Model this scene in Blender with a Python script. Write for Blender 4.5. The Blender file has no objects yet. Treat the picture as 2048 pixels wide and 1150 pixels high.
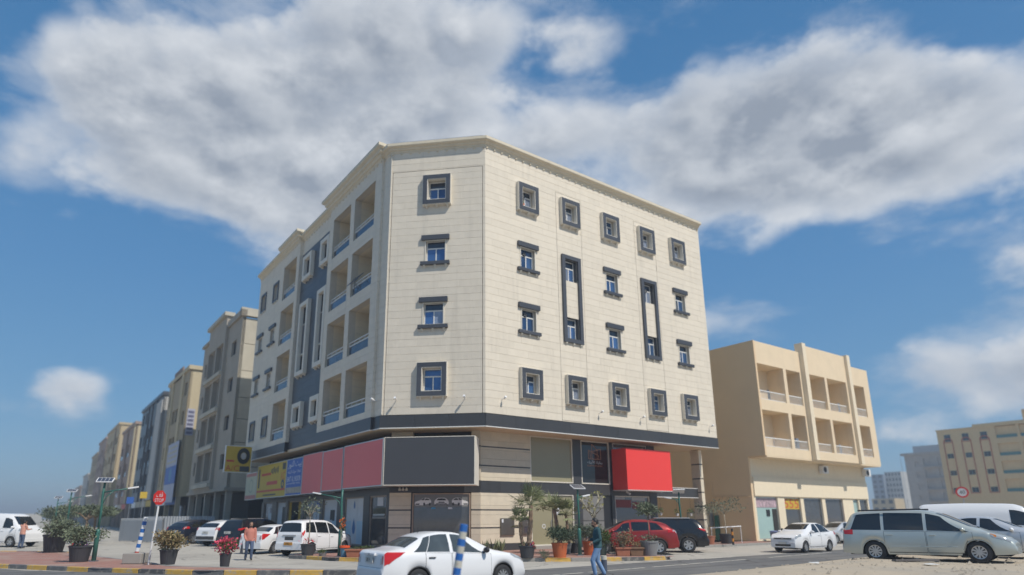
import bpy, math, random
import numpy as np
from mathutils import Vector, Matrix, noise as mnoise
R = math.radians
random.seed(7)
SC = bpy.context.scene
COL = SC.collection

# ------------------------------------------------------------------ camera
AL = R(35.15068)                       # direction of the street along the main facade
UX, UY = math.cos(AL), math.sin(AL)
C1 = (-0.0960, 31.8268)                # foot of the main building's corner edge
def B(u, v, z=0.0):
    """street frame: u along the road, v away from the road, z up"""
    return Vector((C1[0] + u*UX - v*UY, C1[1] + u*UY + v*UX, z))

cd = bpy.data.cameras.new('camera'); cam = bpy.data.objects.new('camera', cd); COL.objects.link(cam)
pit, rol = 0.257846, -0.001746
fw = Vector((0, math.cos(pit), math.sin(pit))); up = Vector((0, -math.sin(pit), math.cos(pit))); rt = Vector((1, 0, 0))
rt2 = rt*math.cos(rol) + up*math.sin(rol); up2 = up*math.cos(rol) - rt*math.sin(rol)
cam.matrix_world = Matrix(((rt2.x, up2.x, -fw.x, 0), (rt2.y, up2.y, -fw.y, 0), (rt2.z, up2.z, -fw.z, 1.65), (0, 0, 0, 1)))
cd.sensor_width = 36; cd.lens = 1272.51/2048*36
cd.shift_x = (1024-974.29)/2048; cd.shift_y = (698.86-575)/2048
cd.clip_start = 0.1; cd.clip_end = 5000
cd.dof.use_dof = True; cd.dof.focus_distance = 23.0; cd.dof.aperture_fstop = cd.lens/1000/0.085
SC.camera = cam

# ------------------------------------------------------------------ sun and sky
SUN_EL, SUN_AZ = 52.0, -43.85          # azimuth measured from +X in the ground plane
sd = Vector((math.cos(R(SUN_EL))*math.cos(R(SUN_AZ)), math.cos(R(SUN_EL))*math.sin(R(SUN_AZ)), math.sin(R(SUN_EL))))
sl = bpy.data.lights.new('sun', 'SUN'); sl.energy = 2.55; sl.angle = R(0.55); sl.color = (1.0, 0.945, 0.86)
so = bpy.data.objects.new('sun', sl); COL.objects.link(so)
so.rotation_euler = (-sd).to_track_quat('-Z', 'Y').to_euler(); so.location = sd*200

W = bpy.data.worlds.new('World'); SC.world = W; W.use_nodes = True
W.cycles.sampling_method = 'MANUAL'; W.cycles.sample_map_resolution = 512
wt = W.node_tree; wt.nodes.clear()
def nd(t, kind, **kw):
    n = t.nodes.new(kind)
    for k, v in kw.items(): setattr(n, k, v)
    return n
def put(t, sock, val):
    if isinstance(val, bpy.types.NodeSocket): t.links.new(val, sock)
    else: sock.default_value = val
def mth(t, op, a, b=0.0, c=0.0, clamp=False):
    n = nd(t, 'ShaderNodeMath', operation=op, use_clamp=clamp)
    put(t, n.inputs[0], a); put(t, n.inputs[1], b); put(t, n.inputs[2], c)
    return n.outputs[0]
def sstep(t, x, lo, hi):
    n = nd(t, 'ShaderNodeMapRange', interpolation_type='SMOOTHSTEP')
    put(t, n.inputs[0], x); n.inputs[1].default_value = lo; n.inputs[2].default_value = hi
    return n.outputs[0]
def mixc(t, f, a, b, mode='MIX'):
    n = nd(t, 'ShaderNodeMix', data_type='RGBA', blend_type=mode)
    put(t, n.inputs[0], f); put(t, n.inputs[6], a); put(t, n.inputs[7], b)
    return n.outputs[2]
SKY_K = 0.13
sky = nd(wt, 'ShaderNodeTexSky', sky_type='NISHITA', sun_disc=False, sun_elevation=R(SUN_EL), sun_rotation=R(90-SUN_AZ),
         altitude=0, air_density=1.0, dust_density=0.35, ozone_density=2.6)
tc = nd(wt, 'ShaderNodeTexCoord'); sep = nd(wt, 'ShaderNodeSeparateXYZ'); wt.links.new(tc.outputs['Generated'], sep.inputs[0])
az = mth(wt, 'MULTIPLY', mth(wt, 'ARCTAN2', sep.outputs[0], sep.outputs[1]), 57.2958)
el = mth(wt, 'MULTIPLY', mth(wt, 'ARCSINE', sep.outputs[2]), 57.2958)
def fbm(scale, off=(0, 0, 0), detail=7.0, rough=0.56, squash=1.7):
    mp = nd(wt, 'ShaderNodeMapping'); wt.links.new(tc.outputs['Generated'], mp.inputs[0])
    mp.inputs['Location'].default_value = off; mp.inputs['Scale'].default_value = (1, 1, squash)
    n = nd(wt, 'ShaderNodeTexNoise'); wt.links.new(mp.outputs[0], n.inputs['Vector'])
    n.inputs['Scale'].default_value = scale; n.inputs['Detail'].default_value = detail; n.inputs['Roughness'].default_value = rough
    return n.outputs['Fac']
# cloud banks: azimuth, elevation, half extents (deg), weight
BANKS = [(-25, 33.5, 15, 6.5, 1.25), (-12, 31, 12, 5.5, 0.95), (-36, 32, 5, 4.5, 0.55), (-25, 26.5, 9, 3.2, 0.75), (-14, 24.5, 7, 3.5, 0.7), (-4, 37, 9, 5, 0.6), (-12, 41, 14, 4, 0.8), (-38, 25, 6, 3.5, 0.5),
         (22, 31.5, 11, 4.8, 1.15), (33, 29.5, 10, 5.5, 1.15), (21, 27, 7, 3.0, 0.75), (28, 25.2, 7, 2.2, 0.5), (40, 25, 9, 4.5, 0.9), (9, 33, 7, 3.5, 0.5), (14, 40, 8, 3.0, 0.45),
         (42, 17, 4.5, 3.5, 0.65), (39, 9.2, 6, 3.6, 0.9), (-33.5, 9.6, 3.2, 2.2, 0.85), (-20, 21.8, 3, 1.6, 0.5), (23, 16, 5, 2.2, 0.5), (-41.5, 9.8, 1.8, 1.3, 0.45), (-37.5, 10, 1.6, 3, -0.35), (-38.5, 19.5, 2.6, 1.6, 0.3), (33, 19.8, 4, 1.2, 0.2),
         (-44, 29, 4, 9, -0.5), (-43, 36, 5, 4, -0.9), (-30, 16.5, 11, 4.5, -0.7), (29, 19, 9, 3.5, -0.45), (43, 34, 5, 3.5, -0.6), (5.5, 37.5, 3.4, 3.0, -0.45), (16, 37.2, 4.5, 1.6, -0.5), (-8, 27.5, 3, 3, -0.3), (-41, 21.5, 5, 2.2, -0.35), (24, 38.5, 6, 2.0, -0.35), (11, 27.5, 4, 3, -0.25), (-8, 44, 5, 3, -0.1)]
F = None
for a0, e0, ra, re, amp in BANKS:
    da = mth(wt, 'MULTIPLY', mth(wt, 'SUBTRACT', az, a0), 1.0/ra); de = mth(wt, 'MULTIPLY', mth(wt, 'SUBTRACT', el, e0), 1.0/re)
    d2 = mth(wt, 'ADD', mth(wt, 'MULTIPLY', da, da), mth(wt, 'MULTIPLY', de, de))
    g = mth(wt, 'MULTIPLY', mth(wt, 'EXPONENT', mth(wt, 'MULTIPLY', d2, -1.0)), amp)
    F = g if F is None else mth(wt, 'ADD', F, g)
low = fbm(2.2, (3.1, 1.7, 0.4), 2.0, 0.5)
F = mth(wt, 'ADD', F, mth(wt, 'MULTIPLY', mth(wt, 'SUBTRACT', low, 0.52), 1.1))
def relief(off, d1):
    mp = nd(wt, 'ShaderNodeMapping'); wt.links.new(tc.outputs['Generated'], mp.inputs[0])
    mp.inputs['Location'].default_value = off; mp.inputs['Scale'].default_value = (1, 1, 1.6)
    n = nd(wt, 'ShaderNodeTexNoise'); wt.links.new(mp.outputs[0], n.inputs['Vector']); n.inputs['Scale'].default_value = 5.5; n.inputs['Detail'].default_value = d1; n.inputs['Roughness'].default_value = 0.575
    wv = nd(wt, 'ShaderNodeVectorMath', operation='MULTIPLY_ADD'); wt.links.new(n.outputs['Color'], wv.inputs[0]); wv.inputs[1].default_value = (0.16, 0.16, 0.16); wt.links.new(mp.outputs[0], wv.inputs[2])
    v = nd(wt, 'ShaderNodeTexVoronoi', feature='F1'); wt.links.new(wv.outputs[0], v.inputs['Vector']); v.inputs['Scale'].default_value = 9.0; v.inputs['Detail'].default_value = 0.0
    return mth(wt, 'ADD', mth(wt, 'MULTIPLY', mth(wt, 'SUBTRACT', n.outputs['Fac'], 0.5), 2.0), mth(wt, 'MULTIPLY', mth(wt, 'SUBTRACT', 0.45, v.outputs['Distance']), 0.75))
n0 = relief((0, 0, 0), 8.0); n2 = relief((0.016, -0.006, 0.038), 6.0)
dens = mth(wt, 'ADD', F, n0)
wisp = fbm(7.0, (2.3, 0.7, 1.9), 6.0, 0.62, 2.6)
veil = mth(wt, 'MULTIPLY', sstep(wt, mth(wt, 'ADD', mth(wt, 'MULTIPLY', F, 0.9), mth(wt, 'MULTIPLY', mth(wt, 'SUBTRACT', wisp, 0.5), 3.0)), 0.05, 1.1), 0.55)
cov = mth(wt, 'MAXIMUM', sstep(wt, dens, 0.10, 0.78), veil)
thick = sstep(wt, dens, 0.30, 1.5)
lit = mth(wt, 'ADD', 0.40, mth(wt, 'MULTIPLY', mth(wt, 'SUBTRACT', n0, n2), 1.35), clamp=True)
ccol = mixc(wt, thick, (0.345, 0.38, 0.435, 1), (0.205, 0.232, 0.275, 1))
ccol = mixc(wt, mth(wt, 'MULTIPLY', lit, 0.85), ccol, (0.51, 0.525, 0.545, 1))
skc = nd(wt, 'ShaderNodeVectorMath', operation='SCALE'); wt.links.new(sky.outputs[0], skc.inputs[0]); skc.inputs['Scale'].default_value = SKY_K
rmp = nd(wt, 'ShaderNodeValToRGB'); put(wt, rmp.inputs[0], mth(wt, 'MULTIPLY', el, 1/90.0, clamp=True)); cr_ = rmp.color_ramp
cr_.elements[0].position = 0.0; cr_.elements[0].color = (0.105, 0.215, 0.325, 1); cr_.elements[1].position = 1.0; cr_.elements[1].color = (0.016, 0.075, 0.185, 1)
for ps, c_ in ((0.10, (0.066, 0.180, 0.320, 1)), (0.22, (0.046, 0.150, 0.305, 1)), (0.45, (0.026, 0.112, 0.250, 1))): e_ = cr_.elements.new(ps); e_.color = c_
clear = mixc(wt, 0.88, skc.outputs[0], rmp.outputs[0])
fin = mixc(wt, mth(wt, 'MULTIPLY', cov, 0.93), clear, ccol)
bg = nd(wt, 'ShaderNodeBackground'); wt.links.new(fin, bg.inputs[0]); bg.inputs[1].default_value = 1.0
wo = nd(wt, 'ShaderNodeOutputWorld'); wt.links.new(bg.outputs[0], wo.inputs[0])

vs = SC.view_settings; vs.view_transform = 'Standard'; vs.look = 'None'; vs.exposure = 0.62; vs.gamma = 1.0; vs.use_curve_mapping = False

# ------------------------------------------------------------------ materials
MATS = {}
def pm(name, col, rough=0.6, metal=0.0, var=0.10, scale=3.0, bump=0.0, bscale=40.0, coat=0.0, spec=0.5, orand=0.0, irand=0.0, streak=0.0, emit=0.0, trans=0.0, stain=None, subs=0.0):
    if name in MATS: return MATS[name]
    m = bpy.data.materials.new(name); m.use_nodes = True; t = m.node_tree
    b = t.nodes['Principled BSDF']; tcn = nd(t, 'ShaderNodeTexCoord'); ob = tcn.outputs['Object']
    c = (col[0], col[1], col[2], 1)
    n = nd(t, 'ShaderNodeTexNoise'); t.links.new(ob, n.inputs['Vector']); n.inputs['Scale'].default_value = scale; n.inputs['Detail'].default_value = 6; n.inputs['Roughness'].default_value = 0.65
    f = mth(t, 'ADD', 1.0, mth(t, 'MULTIPLY', mth(t, 'SUBTRACT', n.outputs['Fac'], 0.5), var*3))
    if orand or irand:
        oi = nd(t, 'ShaderNodeObjectInfo'); r_ = mth(t, 'MULTIPLY', mth(t, 'SUBTRACT', oi.outputs['Random'], 0.5), 2*orand)
        f = mth(t, 'ADD', f, r_)
        if irand:
            ge = nd(t, 'ShaderNodeNewGeometry'); f = mth(t, 'ADD', f, mth(t, 'MULTIPLY', mth(t, 'SUBTRACT', ge.outputs['Random Per Island'], 0.5), 2*irand))
    if streak:
        mp = nd(t, 'ShaderNodeMapping'); t.links.new(ob, mp.inputs[0]); mp.inputs['Scale'].default_value = (2.2, 2.2, 0.18)
        s = nd(t, 'ShaderNodeTexNoise'); t.links.new(mp.outputs[0], s.inputs['Vector']); s.inputs['Scale'].default_value = 1.4; s.inputs['Detail'].default_value = 5
        f = mth(t, 'SUBTRACT', f, mth(t, 'MULTIPLY', sstep(t, s.outputs['Fac'], 0.5, 0.8), streak))
    vm = nd(t, 'ShaderNodeVectorMath', operation='SCALE'); vm.inputs[0].default_value = col[:3]; t.links.new(f, vm.inputs['Scale'])
    oc = vm.outputs[0]
    if stain:
        s2 = nd(t, 'ShaderNodeTexNoise'); t.links.new(ob, s2.inputs['Vector']); s2.inputs['Scale'].default_value = stain[1]; s2.inputs['Detail'].default_value = 8; s2.inputs['Roughness'].default_value = 0.7
        oc = mixc(t, mth(t, 'MULTIPLY', sstep(t, s2.outputs['Fac'], stain[2], stain[2]+0.12), stain[3]), oc, (*stain[0], 1))
    t.links.new(oc, b.inputs['Base Color'])
    b.inputs['Roughness'].default_value = rough; b.inputs['Metallic'].default_value = metal
    b.inputs['Specular IOR Level'].default_value = spec; b.inputs['Coat Weight'].default_value = coat; b.inputs['Coat Roughness'].default_value = 0.06
    if rough > 0.15:
        t.links.new(mth(t, 'ADD', rough-0.06, mth(t, 'MULTIPLY', n.outputs['Fac'], 0.14), clamp=True), b.inputs['Roughness'])
    if trans: b.inputs['Transmission Weight'].default_value = trans
    if bump:
        bn = nd(t, 'ShaderNodeTexNoise'); t.links.new(ob, bn.inputs['Vector']); bn.inputs['Scale'].default_value = bscale; bn.inputs['Detail'].default_value = 5
        bp = nd(t, 'ShaderNodeBump'); bp.inputs['Strength'].default_value = bump; bp.inputs['Distance'].default_value = 0.02
        t.links.new(bn.outputs['Fac'], bp.inputs['Height']); t.links.new(bp.outputs[0], b.inputs['Normal'])
    MATS[name] = m
    return m

def ground_mat(name, col, crack, patch, oil, rough=0.9, cscale=0.55, bump=0.3, tracks=0.0, pamt=0.5):
    m = bpy.data.materials.new(name); m.use_nodes = True; t = m.node_tree; b = t.nodes['Principled BSDF']; tcn = nd(t, 'ShaderNodeTexCoord')
    mp = nd(t, 'ShaderNodeMapping'); t.links.new(tcn.outputs['Object'], mp.inputs[0]); mp.inputs['Rotation'].default_value = (0, 0, -AL); P = mp.outputs[0]
    def nz(sc, de=6, ro=0.65, src=P): n = nd(t, 'ShaderNodeTexNoise'); t.links.new(src, n.inputs['Vector']); n.inputs['Scale'].default_value = sc; n.inputs['Detail'].default_value = de; n.inputs['Roughness'].default_value = ro; return n
    big, fine, grit = nz(0.16, 5), nz(1.1, 8, 0.7), nz(55, 3)
    f = mth(t, 'ADD', 0.62, mth(t, 'ADD', mth(t, 'MULTIPLY', fine.outputs['Fac'], 0.42), mth(t, 'MULTIPLY', grit.outputs['Fac'], 0.34)))
    vm = nd(t, 'ShaderNodeVectorMath', operation='SCALE'); vm.inputs[0].default_value = col; t.links.new(f, vm.inputs['Scale']); c = vm.outputs[0]
    c = mixc(t, mth(t, 'MULTIPLY', sstep(t, big.outputs['Fac'], 0.46, 0.60), pamt), c, (*patch, 1))
    wv = nd(t, 'ShaderNodeVectorMath', operation='MULTIPLY_ADD'); t.links.new(nz(1.3, 4).outputs['Color'], wv.inputs[0]); wv.inputs[1].default_value = (0.9, 0.9, 0); t.links.new(P, wv.inputs[2])
    vo = nd(t, 'ShaderNodeTexVoronoi', feature='DISTANCE_TO_EDGE'); t.links.new(wv.outputs[0], vo.inputs['Vector']); vo.inputs['Scale'].default_value = cscale
    ck = mth(t, 'MULTIPLY', mth(t, 'SUBTRACT', 1.0, sstep(t, vo.outputs['Distance'], 0.004, 0.022)), sstep(t, nz(0.35, 3).outputs['Fac'], 0.45, 0.6))
    c = mixc(t, mth(t, 'MULTIPLY', ck, crack), c, (0.05, 0.045, 0.04, 1))
    ol = sstep(t, nz(0.8, 3, 0.5).outputs['Fac'], 0.64, 0.74); c = mixc(t, mth(t, 'MULTIPLY', ol, oil), c, (0.045, 0.042, 0.04, 1))
    if tracks:
        m2 = nd(t, 'ShaderNodeMapping'); t.links.new(P, m2.inputs[0]); m2.inputs['Scale'].default_value = (0.03, 1.6, 1); tk = nz(1.0, 4, 0.6, m2.outputs[0]); c = mixc(t, mth(t, 'MULTIPLY', sstep(t, tk.outputs['Fac'], 0.5, 0.68), tracks), c, (0.06, 0.06, 0.06, 1))
    t.links.new(c, b.inputs['Base Color']); b.inputs['Roughness'].default_value = rough; b.inputs['Specular IOR Level'].default_value = 0.25
    bp = nd(t, 'ShaderNodeBump'); bp.inputs['Strength'].default_value = bump; bp.inputs['Distance'].default_value = 0.02; t.links.new(mth(t, 'ADD', grit.outputs['Fac'], mth(t, 'MULTIPLY', fine.outputs['Fac'], 1.5)), bp.inputs['Height']); t.links.new(bp.outputs[0], b.inputs['Normal'])
    MATS[name] = m; return m
STONE = pm('cream_stone', (0.725, 0.65, 0.53), 0.75, var=0.07, scale=2.5, bump=0.12, bscale=30, orand=0.028, irand=0.028, streak=0.10, spec=0.3)
MORTAR = pm('mortar', (0.56, 0.50, 0.405), 0.9, var=0.1, spec=0.2)
TRIM = pm('stone_trim', (0.68, 0.60, 0.455), 0.7, var=0.08, streak=0.08, spec=0.3, bump=0.08)
TRIMW = pm('pale_trim', (0.72, 0.67, 0.57), 0.65, var=0.06, spec=0.3)
GRANITE = pm('dark_granite', (0.052, 0.052, 0.054), 0.34, var=0.07, scale=5, irand=0.12, orand=0.10, streak=0.18, spec=0.45)
GRANITE_SKY = pm('sky_tinted_granite', (0.078, 0.082, 0.092), 0.42, var=0.12, scale=4, irand=0.10, spec=0.5, streak=0.1)  # same dark granite, with the blue of reflected sky put into its colour
GRAN_F = pm('granite_surround', (0.062, 0.066, 0.076), 0.42, var=0.18, scale=9, orand=0.12, spec=0.5)
SOFFIT = pm('soffit_paint', (0.68, 0.53, 0.36), 0.8, var=0.06, streak=0.0, spec=0.2)
BALC = pm('balcony_plaster', (0.70, 0.60, 0.44), 0.85, var=0.07, spec=0.2)
WHITE = pm('white_frame', (0.72, 0.71, 0.67), 0.45, var=0.05)
ALU = pm('aluminium', (0.55, 0.55, 0.54), 0.35, metal=0.7, var=0.05)
PANE = pm('blue_glass', (0.06, 0.135, 0.28), 0.06, metal=0.45, var=0.35, scale=0.9, orand=0.45, spec=0.8)
PANE2 = pm('dark_pane', (0.035, 0.05, 0.075), 0.07, metal=0.25, var=0.3, orand=0.5, spec=0.8)
PANEC = pm('curtained_glass', (0.22, 0.26, 0.34), 0.08, metal=0.15, var=0.3, scale=5, orand=0.3, spec=0.7)
BGLASS = pm('balcony_glass', (0.085, 0.12, 0.17), 0.08, metal=0.3, var=0.25, scale=0.7, orand=0.3, spec=0.7)
GLASSD = pm('shop_glass', (0.15, 0.155, 0.16), 0.05, metal=0.6, var=0.2, spec=0.8)
OLIVE = pm('frosted_glass', (0.32, 0.29, 0.18), 0.22, var=0.06, scale=0.6, spec=0.5)
BLACK = pm('black_plastic', (0.018, 0.018, 0.02), 0.45, var=0.2)
RUBBER = pm('rubber', (0.022, 0.022, 0.024), 0.8, var=0.2)
STEEL = pm('steel', (0.45, 0.45, 0.46), 0.35, metal=0.85, var=0.08)
DARKIN = pm('dark_interior', (0.03, 0.028, 0.026), 0.8, var=0.3)
CONC = pm('concrete', (0.33, 0.31, 0.28), 0.9, var=0.14, scale=1.2, bump=0.2, streak=0.12)
GREENP = pm('green_lamp_paint', (0.035, 0.14, 0.11), 0.4, var=0.15, stain=((0.18, 0.09, 0.04), 6, 0.62, 0.6))
PAPER = pm('white_print', (0.72, 0.73, 0.74), 0.6, var=0.04)
SIGNW = pm('white_sign', (0.76, 0.76, 0.75), 0.5, var=0.04)

# ------------------------------------------------------------------ mesh helpers
class M:
    def __init__(s): s.v = []; s.f = []
    def add(s, vs_, fs_):
        o = len(s.v); s.v += [tuple(p) for p in vs_]; s.f += [tuple(o+i for i in f) for f in fs_]; return s
    def hexa(s, p):
        return s.add(p, [(0, 3, 2, 1), (4, 5, 6, 7), (0, 1, 5, 4), (1, 2, 6, 5), (2, 3, 7, 6), (3, 0, 4, 7)])
    def box(s, x0, x1, y0, y1, z0, z1):
        return s.hexa([(x0, y0, z0), (x1, y0, z0), (x1, y1, z0), (x0, y1, z0), (x0, y0, z1), (x1, y0, z1), (x1, y1, z1), (x0, y1, z1)])
    def cbox(s, cx, cy, cz, wx, wy, wz): return s.box(cx-wx/2, cx+wx/2, cy-wy/2, cy+wy/2, cz-wz/2, cz+wz/2)
    def prism(s, pts, z0, z1):
        n = len(pts)
        s.add([(x, y, z0) for x, y in pts] + [(x, y, z1) for x, y in pts],
              [tuple(range(n-1, -1, -1)), tuple(range(n, 2*n))] + [(i, (i+1) % n, n+(i+1) % n, n+i) for i in range(n)]); return s
    def tube(s, pts, rad, n=8, caps=True):
        pts = [Vector(p) for p in pts]; k = len(pts)
        if not hasattr(rad, '__len__'): rad = [rad]*k
        vs_, fs_ = [], []; ref = Vector((0.31, 0.17, 0.93)); prev = None
        for i, p in enumerate(pts):
            d = (pts[min(i+1, k-1)]-pts[max(i-1, 0)]).normalized()
            if prev is None:
                a = d.cross(ref); 
                if a.length < 1e-3: a = d.cross(Vector((1, 0, 0)))
                a.normalize()
            else:
                a = (prev - d*prev.dot(d)).normalized()
            prev = a; b = d.cross(a)
            for j in range(n):
                t = 2*math.pi*j/n; vs_.append(p + (a*math.cos(t)+b*math.sin(t))*rad[i])
        for i in range(k-1):
            for j in range(n): fs_.append((i*n+j, i*n+(j+1) % n, (i+1)*n+(j+1) % n, (i+1)*n+j))
        if caps: fs_ += [tuple(range(n-1, -1, -1)), tuple(range((k-1)*n, k*n))]
        return s.add(vs_, fs_)
    def lathe(s, prof, n=16, c=(0, 0, 0), axis='z', caps=True):
        vs_, fs_ = [], []; k = len(prof)
        for r, h in prof:
            for j in range(n):
                t = 2*math.pi*j/n; a, b = r*math.cos(t), r*math.sin(t)
                vs_.append((c[0]+a, c[1]+b, c[2]+h) if axis == 'z' else ((c[0]+a, c[1]+h, c[2]+b) if axis == 'y' else (c[0]+h, c[1]+a, c[2]+b)))
        for i in range(k-1):
            for j in range(n): fs_.append((i*n+j, i*n+(j+1) % n, (i+1)*n+(j+1) % n, (i+1)*n+j))
        if caps: fs_ += [tuple(range(n-1, -1, -1)), tuple(range((k-1)*n, k*n))]
        return s.add(vs_, fs_)
    def ball(s, c, r, n=12, m=8):
        if not hasattr(r, '__len__'): r = (r, r, r)
        vs_, fs_ = [], []
        for i in range(m+1):
            ph = math.pi*i/m
            for j in range(n):
                t = 2*math.pi*j/n
                vs_.append((c[0]+r[0]*math.sin(ph)*math.cos(t), c[1]+r[1]*math.sin(ph)*math.sin(t), c[2]+r[2]*math.cos(ph)))
        for i in range(m):
            for j in range(n): fs_.append((i*n+j, (i+1)*n+j, (i+1)*n+(j+1) % n, i*n+(j+1) % n))
        return s.add(vs_, fs_)
    def quad(s, a, b, c, d): return s.add([a, b, c, d], [(0, 1, 2, 3)])
    def xf(s, mat):
        s.v = [tuple(mat @ Vector(p)) for p in s.v]; return s
    def mesh(s, name, mat=None, smooth=False):
        me = bpy.data.meshes.new(name); me.from_pydata(s.v, [], s.f); me.update()
        if mat is not None: me.materials.append(mat)
        if smooth: me.polygons.foreach_set('use_smooth', [True]*len(me.polygons))
        return me
    def build(s, name, mat, parent=None, smooth=False, bevel=0.0):
        o = bpy.data.objects.new(name, s.mesh(name, mat, smooth)); COL.objects.link(o)
        if parent is not None: o.parent = parent
        if bevel:
            b = o.modifiers.new('bevel', 'BEVEL'); b.width = bevel; b.segments = 2; b.limit_method = 'ANGLE'
        return o
def tag(o, label, cat, group=None):
    o['label'] = label; o['category'] = cat
    if group: o['group'] = group
    return o
def thing(name, label, cat, loc=(0, 0, 0), rz=0.0, group=None):
    o = bpy.data.objects.new(name, None); COL.objects.link(o); o.empty_display_size = 0.2
    o.location = loc; o.rotation_euler = (0, 0, rz); return tag(o, label, cat, group)
def struct(o): o['kind'] = 'structure'; return o
def stuff(o): o['kind'] = 'stuff'; return o
def copy_tree(o, parent=None):
    c = o.copy(); COL.objects.link(c); c.parent = parent
    for ch in o.children: copy_tree(ch, c)
    return c
_textcache = {}
def text_mesh(s):
    """outline of a string as flat triangles, normalised to height 1, returns verts, faces, width"""
    if s in _textcache: return _textcache[s]
    cu = bpy.data.curves.new('lettering', 'FONT'); cu.body = s; cu.resolution_u = 2
    ob = bpy.data.objects.new('lettering', cu); COL.objects.link(ob)
    dg = bpy.context.evaluated_depsgraph_get(); dg.update()
    me = bpy.data.meshes.new_from_object(ob.evaluated_get(dg))
    vs_ = [v.co.copy() for v in me.vertices]; fs_ = [tuple(p.vertices) for p in me.polygons]
    bpy.data.objects.remove(ob); bpy.data.curves.remove(cu); bpy.data.meshes.remove(me)
    x0 = min(v.x for v in vs_); x1 = max(v.x for v in vs_); y0 = min(v.y for v in vs_); y1 = max(v.y for v in vs_)
    h = max(y1-y0, 1e-6)
    r = ([((v.x-x0)/h, (v.y-y0)/h) for v in vs_], fs_, (x1-x0)/h); _textcache[s] = r
    return r
def ar(*codes): return ''.join(chr(c) for c in reversed(codes))   # joined Arabic letter forms, laid out right to left

# facade frames, all in the street frame (u, v) of the building
class Fr:
    def __init__(s, org, d, n, flip=False): s.o = org; s.d = d; s.n = n; s.flip = flip
    def p(s, a, off, z): return (s.o[0]+a*s.d[0]+off*s.n[0], s.o[1]+a*s.d[1]+off*s.n[1], z)
    def box(s, m, a0, a1, o0, o1, z0, z1):
        return m.hexa([s.p(a0, o1, z0), s.p(a1, o1, z0), s.p(a1, o0, z0), s.p(a0, o0, z0), s.p(a0, o1, z1), s.p(a1, o1, z1), s.p(a1, o0, z1), s.p(a0, o0, z1)])
    def shift(s, off): return Fr((s.o[0]+off*s.n[0], s.o[1]+off*s.n[1]), s.d, s.n, s.flip)
    def text(s, m, txt, a0, a1, z0, z1, off, sx=None):
        """fit a string in the box a0..a1 (as read from outside) x z0..z1"""
        vv, ff, w = text_mesh(txt)
        k = 1.0/w
        def mp(q):
            t = q[0]*k
            a = a1-(a1-a0)*t if s.flip else a0+(a1-a0)*t
            return s.p(a, off, z0+(z1-z0)*q[1])
        m.add([mp(q) for q in vv], ff); return m
def cut(rects, holes):
    for h in holes:
        out = []
        for r in rects:
            a0, a1, z0, z1 = r
            if h[0] >= a1-1e-4 or h[1] <= a0+1e-4 or h[2] >= z1-1e-4 or h[3] <= z0+1e-4: out.append(r); continue
            if h[2] > z0: out.append((a0, a1, z0, h[2]))
            if h[3] < z1: out.append((a0, a1, h[3], z1))
            zl, zh = max(z0, h[2]), min(z1, h[3])
            if h[0] > a0: out.append((a0, h[0], zl, zh))
            if h[1] < a1: out.append((h[1], a1, zl, zh))
        rects = out
    return rects
# ------------------------------------------------------------------ ground, road, pavements
def sheet(name, pts, z, mat, world=False):
    m = M(); P = [(p[0], p[1]) if world else tuple(B(p[0], p[1])[:2]) for p in pts]
    m.add([(x, y, z) for x, y in P], [tuple(range(len(P)))]); return struct(m.build(name, mat))
SAND = ground_mat('sandy_ground', (0.49, 0.415, 0.315), 0.0, (0.40, 0.36, 0.30), 0.10, bump=0.8, pamt=0.7)
ASPH = ground_mat('asphalt', (0.155, 0.153, 0.150), 0.75, (0.21, 0.20, 0.18), 0.35, tracks=0.45, cscale=0.35)
LOT = ground_mat('parking_concrete', (0.45, 0.42, 0.365), 0.6, (0.33, 0.305, 0.265), 0.55, cscale=0.4)
def paver_mat():
    m = bpy.data.materials.new('red_pavers'); m.use_nodes = True; t = m.node_tree; b = t.nodes['Principled BSDF']
    tcn = nd(t, 'ShaderNodeTexCoord'); br = nd(t, 'ShaderNodeTexBrick'); t.links.new(tcn.outputs['Object'], br.inputs['Vector'])
    br.inputs['Color1'].default_value = (0.33, 0.15, 0.115, 1); br.inputs['Color2'].default_value = (0.40, 0.205, 0.16, 1); br.inputs['Mortar'].default_value = (0.24, 0.18, 0.15, 1)
    br.inputs['Scale'].default_value = 4.5; br.inputs['Mortar Size'].default_value = 0.018
    n = nd(t, 'ShaderNodeTexNoise'); t.links.new(tcn.outputs['Object'], n.inputs['Vector']); n.inputs['Scale'].default_value = 0.8; n.inputs['Detail'].default_value = 7
    c = mixc(t, mth(t, 'MULTIPLY', sstep(t, n.outputs['Fac'], 0.42, 0.7), 0.6), br.outputs['Color'], (0.40, 0.32, 0.26, 1))
    t.links.new(c, b.inputs['Base Color']); b.inputs['Roughness'].default_value = 0.9
    bp = nd(t, 'ShaderNodeBump'); bp.inputs['Strength'].default_value = 0.4; bp.inputs['Distance'].default_value = 0.01
    t.links.new(br.outputs['Fac'], bp.inputs['Height']); bp.invert = True; t.links.new(bp.outputs[0], b.inputs['Normal'])
    return m
PAVER = paver_mat()
KY = pm('kerb_yellow', (0.58, 0.36, 0.08), 0.75, var=0.2, scale=5, stain=((0.40, 0.35, 0.27), 4, 0.50, 0.8), orand=0.1)
KB = pm('kerb_black', (0.12, 0.12, 0.12), 0.8, var=0.2, scale=5, stain=((0.32, 0.29, 0.245), 4, 0.50, 0.75), orand=0.2)
KG = pm('kerb_plain', (0.30, 0.285, 0.26), 0.85, var=0.15, scale=4, stain=((0.2, 0.18, 0.16), 4, 0.56, 0.6))
LINE = pm('road_paint', (0.50, 0.47, 0.40), 0.8, var=0.2, scale=6, stain=((0.14, 0.135, 0.13), 3.5, 0.5, 0.85))
RZ = -0.13
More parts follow.
